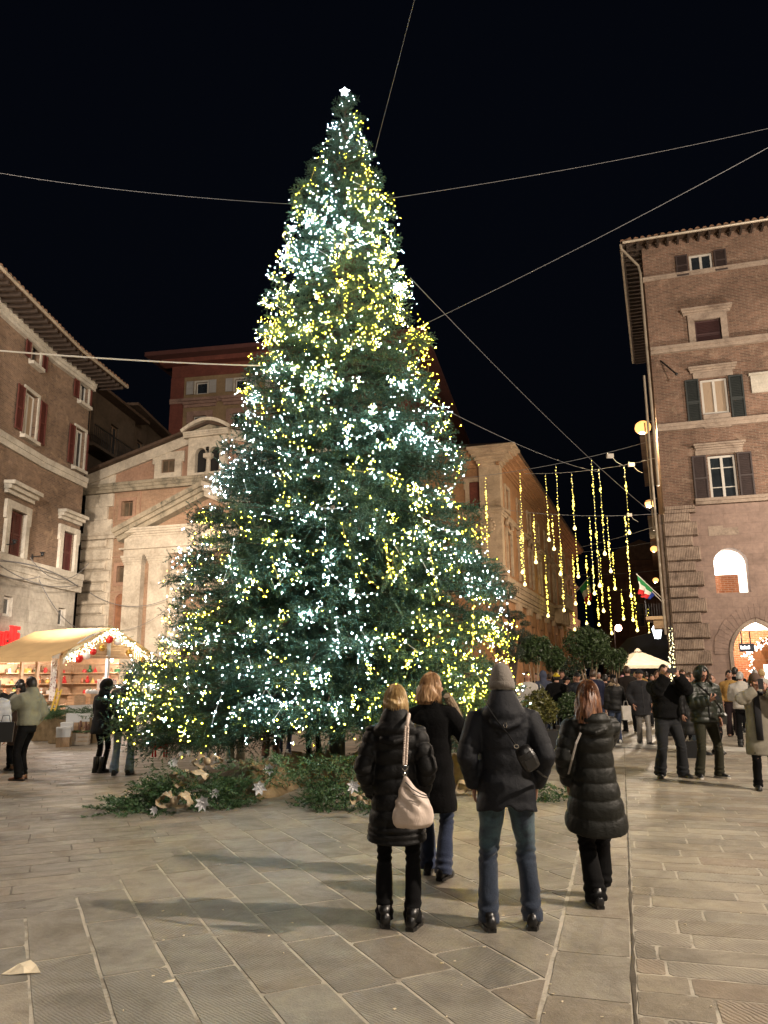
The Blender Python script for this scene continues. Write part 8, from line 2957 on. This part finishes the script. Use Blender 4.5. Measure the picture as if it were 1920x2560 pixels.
# counters with cloth skirts
k = MB(); k.box(.1, GW, -.30, .50, .88, .93); k.box(-.30, .45, .0, SL, .86, .91); F.part('counter', k, m_pine)
k = MB()
rings = []
for j in range(5):
    t = j / 4; rings.append([(.0 + (GW) * i / 40, -.32 - .02 * math.sin(i * 1.3) * t - .02 * t, .90 * (1 - t) + .02) for i in range(41)])
k.loft(rings, False, False, closed=False)
rings = []
for j in range(5):
    t = j / 4; rings.append([(-.32 - .02 * math.sin(i * 1.3) * t - .02 * t, -.3 + (SL + .3) * i / 40, .90 * (1 - t) + .02) for i in range(41)])
k.loft(rings, False, False, closed=False); F.part('cloth_skirt', k, m_wh)
# back shelves
for (x0, x1, y0, y1, nm) in ((.5, GW - .1, SL - .35, SL - .02, 'shelf'), (GW - .3, GW - .02, .9, SL - .4, 'shelf')):
    for z in (1.15, 1.5, 1.85, 2.15):
        k = MB(); k.box(x0, x1, y0, y1, z, z + .03); F.part(nm, k, m_pine)
k = MB(); k.box(.0, GW, SL, SL + .03, .0, ze); k.box(GW, GW + .03, 1.2, SL, 0, ze); F.part('back_wall', k, m_pine)
lamp('stall_lamp', F.w(1.0, .6, 2.2), 175, (1, .86, .76), .08); lamp('stall_lamp', F.w(2.5, .6, 2.2), 175, (1, .86, .76), .08); lamp('stall_lamp', F.w(.5, 2.3, 2.15), 140, (1, .84, .72), .08)
for (u, y) in ((1.0, .6), (2.5, .6), (.5, 2.3)):
    k = MB(); k.ball((u, y, 2.26), .05, 8, 6); F.part('bulb', k, emit('stall_bulb', (1, .85, .6), 25))
rs = random.Random(31)


def thing_mb(nm, mb, m, loc, rz, label, cat, group=None, smooth=False):
    o = part(nm, mb, m, None, smooth=smooth); o.location = loc; o.rotation_euler = (0, 0, rz); return tag(o, label, cat, group)


RZ = math.atan2(gu.y, gu.x)
# goods on the shelves and the counter
cols_ = [('terracotta', (.45, .16, .07)), ('white', (.7, .68, .62)), ('golden', (.6, .38, .10)), ('red', (.5, .03, .03)), ('dark green', (.03, .12, .05)), ('brown', (.2, .1, .05))]
for i in range(96):
    nm, c = rs.choice(cols_); m = mat('goods_' + nm.replace(' ', '_'), c, .4, .2); szw = ('slim', 'squat', 'plain', 'tilted', 'glazed', 'dull')[i % 6]
    if i < 60:
        u = .6 + (GW - 1.0) * ((i * .381) % 1); z = 1.18 + .35 * (i % 3); y = SL - .2
    elif i < 80: u = GW - .17; y = 1.0 + (SL - 1.6) * ((i * .381) % 1); z = 1.18 + .35 * (i % 3)
    else: u = -.1 + rs.uniform(-.1, .3); y = .3 + (SL - .5) * (i - 80) / 16; z = .91
    k = MB(); sh = i % 4; h = rs.uniform(.10, .2); r = rs.uniform(.05, .085)
    if sh == 0: k.tube([(0, 0, 0), (0, 0, h * .3), (0, 0, h * .75), (0, 0, h)], [r * .7, r, r * .8, r * .5], 10); what = 'vase'
    elif sh == 1: k.ball((0, 0, r * .9), r, 8, 6); k.ball((0, 0, r * 2.3), r * .62, 8, 6); k.ball((r * .4, 0, r * 3.1), r * .2, 5, 4); k.ball((-r * .4, 0, r * 3.1), r * .2, 5, 4); what = 'figurine'
    elif sh == 2: k.tube([(0, 0, 0), (0, 0, h)], [r * 1.1, .004], 10); k.ball((0, 0, h), .015, 6, 4); what = 'cone tree'
    else: k.box(-r, r, -r * .8, r * .8, 0, h * .8); k.box(-r * .2, r * .2, -r * .83, r * .83, 0, h * .82); k.ball((0, 0, h * .84), r * .3, 6, 4); what = 'gift box'
    where = (('low', 'middle', 'high')[i % 3] + (' back' if i < 60 else ' side') + ' shelf of') if i < 80 else 'left counter of'
    thing_mb(what.replace(' ', '_'), k, m, F.w(u, y, z), RZ + rs.uniform(-.4, .4), 'small %s %s %s on the %s the market stall' % (szw, nm, what, where), what, '%s %ss on the %s the stall' % (nm, what, where), True if sh < 2 else False)


def crate(loc, rz, w, d, h, label, m=None, n=3, fill=None):
    root = empty('wooden_crate', loc, rz, label, 'crate', 'wooden crates')
    m = m or m_pine
    for i in range(n):
        z0 = h * i / n + .012; z1 = h * (i + 1) / n - .012
        for (a, b, c_, d_) in ((-w / 2, w / 2, -d / 2 - .012, -d / 2), (-w / 2, w / 2, d / 2, d / 2 + .012), (-w / 2 - .012, -w / 2, -d / 2, d / 2), (w / 2, w / 2 + .012, -d / 2, d / 2)):
            k = MB(); k.box(a, b, c_, d_, z0, z1); part('slat', k, m, root)
    k = MB()
    for sx in (-1, 1):
        for sy in (-1, 1): k.box(sx * (w / 2 - .03) - .015, sx * (w / 2 - .03) + .015, sy * (d / 2 - .03) - .015, sy * (d / 2 - .03) + .015, .005, h)
    part('corner_posts', k, m, root, 'stuff')
    k = MB(); k.box(-w / 2, w / 2, -d / 2, d / 2, .0, .012); part('base', k, m, root)
    return root


crate(F.w(.55, -.12, .93), RZ, .42, .28, .26, 'pine crate on the stall counter left of the white post'); crate(F.w(1.15, -.12, .93), RZ, .40, .28, .30, 'upright slatted crate of white fleece on the stall counter')
crate(F.w(2.35, -.12, .93), RZ, .44, .28, .22, 'pine crate on the stall counter right of the white post')
k = MB()
for i in range(9): k.ball((rs.uniform(-.16, .16), rs.uniform(-.08, .08), rs.uniform(0, .05)), .07, 7, 5)
thing_mb('fleece_pile', k, m_wh, F.w(1.1, -.12, 1.25), RZ, 'pile of white fleece heaped on the slatted crate', 'fleece', None, True)
k = MB()
for i in range(60): k.box(*(lambda a, b: (a, a + .09, b, b + .07))(rs.uniform(.1, GW - .3), rs.uniform(-.28, .2)), .932, .932 + rs.uniform(.01, .07))
F.part('small_goods', k, mat('candy_goods', (.62, .40, .26), .5, .5, 30), kind='stuff')
# baskets of red and gold baubles
for i, (u, z, m, nm) in enumerate(((2.45, 1.18, m_gold, 'gold'), (2.95, .94, m_gloss_red, 'red'), (1.75, .94, m_gloss_red, 'small red'))):
    k = MB(); k.tube([(0, 0, 0), (0, 0, .1)], [.11, .15], 12); r_ = [(math.cos(t) * .15, 0, .1 + math.sin(t) * .17) for t in [math.pi * j / 8 for j in range(9)]]; k.tube(r_, .01, 5)
    for j in range(9): k.ball((rs.uniform(-.09, .09), rs.uniform(-.09, .09), .11), .045, 7, 5)
    thing_mb('bauble_basket', k, m, F.w(u, -.12, z), RZ, 'round basket of %s baubles on the stall counter' % nm, 'basket', None, True)
# patterned hanging cloths
m_pat = NT('red_white_pattern'); vv = m_pat.coords(); wv = m_pat.n('TexVoronoi', Scale=14.0); m_pat.l(vv, wv.inputs['Vector'])
m_pat.l(m_pat.ramp(wv.outputs['Distance'], [(.28, (.30, .16, .16)), (.36, (.72, .68, .66))]), m_pat.b.inputs['Base Color']); m_pat = m_pat.m
for (u, y, w_, z0, z1, lb) in ((-.02, .28, .55, 1.05, 2.25, 'tall hanging cloth with a red and white pattern at the stall corner'), (2.95, .05, .45, 1.15, 2.15, 'patterned hanging cloth at the right post of the stall'), (2.25, .5, .8, 1.1, 1.65, 'panel of beaded lights inside the stall behind the right crate')):
    k = MB(); rows_ = []
    for j in range(5): rows_.append([(((i / 12 - .5) * w_), .02 * math.sin(i * 1.5), z1 + (z0 - z1) * j / 4) for i in range(13)])
    k.loft(rows_, False, False, closed=False)
    thing_mb('hanging_cloth', k, m_pat, F.w(u, y, 0), RZ + (1.2 if u < 0 else 0), lb, 'cloth')
# garland of fir, lights and baubles along the gable
def gpt(t, e=0.0): return (GW * t + e, -.12, ze - .06 + (za - ze + .06) * (1 - abs(2 * t - 1)) ** .92)
ga = empty('gable_garland', F.w(0, 0, 0), RZ, 'fir garland with lights and red bows along the gable of the stall', 'garland')
pl_ = []
for i in range(90):
    t = rs.uniform(-.03, 1.03); q = gpt(min(max(t, 0), 1)); pl_.append((np.array([q[0] + (t if t < 0 else 0), q[1] - .02, q[2] + rs.uniform(-.05, .04)]), np.array([rs.uniform(-1, 1), -.4, rs.uniform(-.6, .4)]), 0, rs.uniform(.16, .26)))
needles(pl_, 'foliage', m_fir2, ga, small=True)
k = MB()
for i in range(300):
    t = rs.random(); q = gpt(t); bulb(k, (q[0] + rs.gauss(0, .05), q[1] - .12 + rs.gauss(0, .03), q[2] - abs(rs.gauss(0, .16))), rs.choice((.012, .016, .022)))
for j in range(12):
    u = GW * (.80 + .025 * j); L = rs.uniform(.25, .6)
    for q in range(int(L / .05)): bulb(k, (u, -.16, gpt(min(u / GW, 1))[2] - .05 - q * .05), .012)
part('bulbs', k, emit('stall_led', (1, .86, .5), 9), ga, 'stuff')
for i, (t, m, nm) in enumerate(((.12, m_gloss_red, 'red and white'), (.27, m_gloss_red, 'deep red'), (.37, m_gold, 'gold'), (.45, m_gloss_red, 'large red ribboned'), (.55, m_gloss_wh, 'white'), (.70, m_gold, 'amber'), (.88, m_gold, 'brown gold'), (.2, m_gloss_wh, 'frosted'))):
    q = gpt(t); k = MB(); k.ball((0, 0, 0), .11, 12, 9); k.tube([(0, 0, .1), (0, 0, .14)], .02, 6); k.tube([(0, 0, .14), (0, 0, .26)], .004, 4)
    if i in (0, 3): k.tube([(.112 * math.cos(R(a_)), .112 * math.sin(R(a_)) * .3, .112 * math.sin(R(a_))) for a_ in range(0, 361, 30)], .012, 5)
    thing_mb('bauble', k, m, F.w(q[0], -.26, q[2] - .30 - .06 * (i % 3)), 0, '%s bauble hanging from the stall garland' % nm, 'bauble', None, True)
# planter of fir branches wrapped in sacking, in front of the stall
def planter(px0, px1, py, Y, h, label, seed):
    a = V2(at(px0, py, Y)); b = V2(at(px1, py, Y)); root = empty('planter_box', (a.x, Y, 0), 0, label, 'planter')
    L = b.x - a.x; k = MB(); rr_ = []
    for j in range(6):
        t = j / 5; rr_.append([(L * i / 24, -.30 - .05 * t + .03 * math.sin(i * 1.1 + j), .02 + h * t + .03 * math.sin(i * .6) * t) for i in range(25)])
    rr_.append([(L * i / 24, .2, h) for i in range(25)])
    k.loft(rr_, False, False, closed=False); k.box(0, L, -.2, .5, 0, h - .05); part('box', k, m_burl, root)
    r_ = random.Random(seed); pl2 = []
    for i in range(int(L * 55)): pl2.append((np.array([r_.uniform(-.1, L + .1), r_.uniform(-.25, .4), h + r_.uniform(0, .22)]), np.array([r_.uniform(-1, 1), -.6, r_.uniform(-.3, .35)]), r_.uniform(-.5, .5), r_.uniform(.28, .42)))
    needles(pl2, 'foliage', m_fir2, root); return root
planter(140, 245, 1750, 21.3, .62, 'sacking wrapped planter box of fir branches in front of the stall', 5)
planter(96, 150, 1750, 22.2, .7, 'second fir filled planter box left of the wrapped one', 6)
heap('fir_branch_heap', 'dark heap of fir branches on the ground below the stall planter', 125, 1828, .75, .35, .42, 60, seed=21)
c = gnd(193, 1862); crate(c, .28, .58, .36, .30, 'pale wooden crate of fir sprigs on the ground in front of the stall', mat('grey_pine', (.46, .38, .30), .8, .2, 6), 3)
pl_ = [(np.array([rs.uniform(-.25, .2), rs.uniform(-.12, .12), .30]), np.array([rs.uniform(-1, 1), -.5, .1]), 0, .3) for i in range(14)]
rt = empty('fir_sprigs', c, .28, 'fir sprigs lying on the pale wooden crate', 'fir branches'); needles(pl_, 'foliage', m_fir2, rt, small=True)
k = MB()
for (x_, z_) in ((-.02, .40), (.14, .36), (.0, .53), (.13, .50), (.2, .44)):
    for j in range(5): k.tube([(x_, 0, z_ - .09 + j * .035), (x_, 0, z_ - .06 + j * .035)], [.055 - .006 * j, .038 - .006 * j], 8)
thing_mb('pine_cones', k, mat('pine_cone', (.11, .045, .025), .7, .3, 20), (c.x + .05, c.y, 0), .28, 'pile of big brown pine cones standing in the pale crate', 'pine cones')
for (px, py, Y, s_, lb) in ((168, 1812, 20.5, .15, 'small white box behind the pale crate'), (183, 1790, 21, .16, 'upper white box on the planter step'), (160, 1825, 20.2, .17, 'low white box left of the pale crate'), (212, 1790, 21, .14, 'small white box right of the pine cones')):
    p = gnd(px, 1850); k = MB(); k.box(-s_, s_, -s_ * .8, s_ * .8, 0, s_ * 1.4); k.box(-s_ * 1.03, s_ * 1.03, -s_ * .83, s_ * .83, s_ * 1.2, s_ * 1.42); k.box(-.02, .02, -s_ * .85, s_ * .85, .01, s_ * 1.44)
    q = at(px, py, Y); thing_mb('white_box', k, m_wh, (q.x, Y, max(q.z - s_, 0)), .3, lb, 'box')
    if q.z - s_ > .05:
        k = MB(); k.box(-s_ * .9, s_ * .9, -s_ * .7, s_ * .7, 0, q.z - s_ - .002); thing_mb('display_block', k, m_pine, (q.x, Y, 0), .3, 'wooden block under the ' + lb.split(' behind')[0].split(' on ')[0], 'block')
# yellow star ladder ornament and dwarfs by the planter
q = at(134, 1750, 21.0); k = MB(); k.bar((-.05, 0, -.3), (.08, 0, .3), .035); k.bar((.05, .0, -.3), (.2, 0, .28), .035)
for j in range(5): k.bar((-.04 + j * .028, 0, -.22 + j * .11), (.08 + j * .028, 0, -.22 + j * .11), .025)
thing_mb('ladder_ornament', k, mat('yellow_paint', (.65, .42, .05), .5, .1), q, 0, 'small yellow wooden ladder ornament on the planter left of the fir branches', 'ornament')
# little goat of black straw on the bough tip and a red reindeer on the ground
q = at(400, 1662, 13.9); k = MB(); k.tube([(-.13, 0, 0), (.09, 0, .02)], [.045, .05], 8)
for x_ in (-.11, -.07, .05, .08): k.bar((x_, 0, -.15), (x_ * .95, 0, .0), .015)
k.tube([(.08, 0, .02), (.12, 0, .12), (.17, 0, .13)], [.035, .025, .015], 7); k.tube([(.11, 0, .15), (.06, 0, .22), (0, 0, .22)], .010, 5); k.tube([(-.13, 0, .02), (-.17, 0, .08)], .01, 5)
thing_mb('goat_ornament', k, m_dkmetal, q, 0, 'small black goat ornament standing above the left bough of the fir', 'ornament')
p = gnd(400, 1893); k = MB(); k.tube([(-.2, 0, .25), (.15, 0, .27)], [.09, .08], 8)
for x_ in (-.17, -.11, .08, .13): k.bar((x_, .03, .0), (x_, 0, .22), .03)
k.tube([(.13, 0, .28), (.22, 0, .44), (.32, 0, .43)], [.06, .045, .03], 7); k.tube([(.22, 0, .48), (.18, .02, .6), (.22, .04, .68)], .012, 5); k.tube([(.22, 0, .48), (.26, -.02, .6), (.24, -.04, .68)], .012, 5)
thing_mb('reindeer_ornament', k, m_gloss_red, p, 0, 'shiny red reindeer ornament on the ground under the left bough', 'ornament', None, True)
# ------------------------------------------------------------------ wooden gable stall inside the shop arch
F = G
su = G.uz(1872, 1650, 1.5)[0]
WS = Fac('wooden_hut', 'orange wooden hut with a gable hung with white lights inside the pointed arch', tuple(G.w(su, 1.4, 0)[:2]), (1, -.30), cat='stall')
m_orw = mat('orange_wood', (.50, .19, .06), .6, .2, 5, .15, 30)
W2 = 2.6; zg = at(1897, 1578, WS.O.y).z
for i in range(26):
    z0 = .1 + i * .13
    k = MB(); w_ = 1 if z0 < 2.5 else max(0, 1 - (z0 - 2.5) / (zg - 2.5))
    if w_ > .08: k.box(W2 / 2 - W2 / 2 * w_, W2 / 2 + W2 / 2 * w_, 0, .03, z0, z0 + .122); WS.part('plank', k, m_orw)
k = MB(); k.bar((-.25, -.15, 2.35), (W2 / 2, -.15, zg + .05), .16, .12); k.bar((W2 / 2, -.15, zg + .05), (W2 + .25, -.15, 2.35), .16, .12); k.box(-.02, .1, -.12, 0, 0, 2.5); WS.part('gable_board', k, m_orw)
k = MB(); k.prism_y([(W2 / 2, zg + .05), (W2 / 2, zg + .15), (W2 + .5, 2.3), (W2 + .5, 2.2)], -.3, 1.8); WS.part('roof', k, m_gry)
k = MB(); k.box(.5, 2.1, -.006, -.002, 1.0, 2.0); WS.part('serving_hatch', k, m_lit)
k = MB()
for i in range(170):
    t = rs.random()
    if rs.random() < .55: q = (-.2 + (W2 / 2 + .2) * t, -.24, 2.35 + (zg - 2.35) * t)
    elif rs.random() < .6: q = (rs.uniform(-.1, .1), -.22, .9 + 1.6 * t)
    else: q = (W2 / 2 + (W2 / 2) * t, -.24, zg + (2.35 - zg) * t)
    bulb(k, (q[0] + rs.gauss(0, .06), q[1], q[2] + rs.gauss(0, .08)), rs.choice((.018, .025, .032)))
WS.part('light_garland', k, emit('hut_led', (1, .93, .78), 6), kind='stuff')
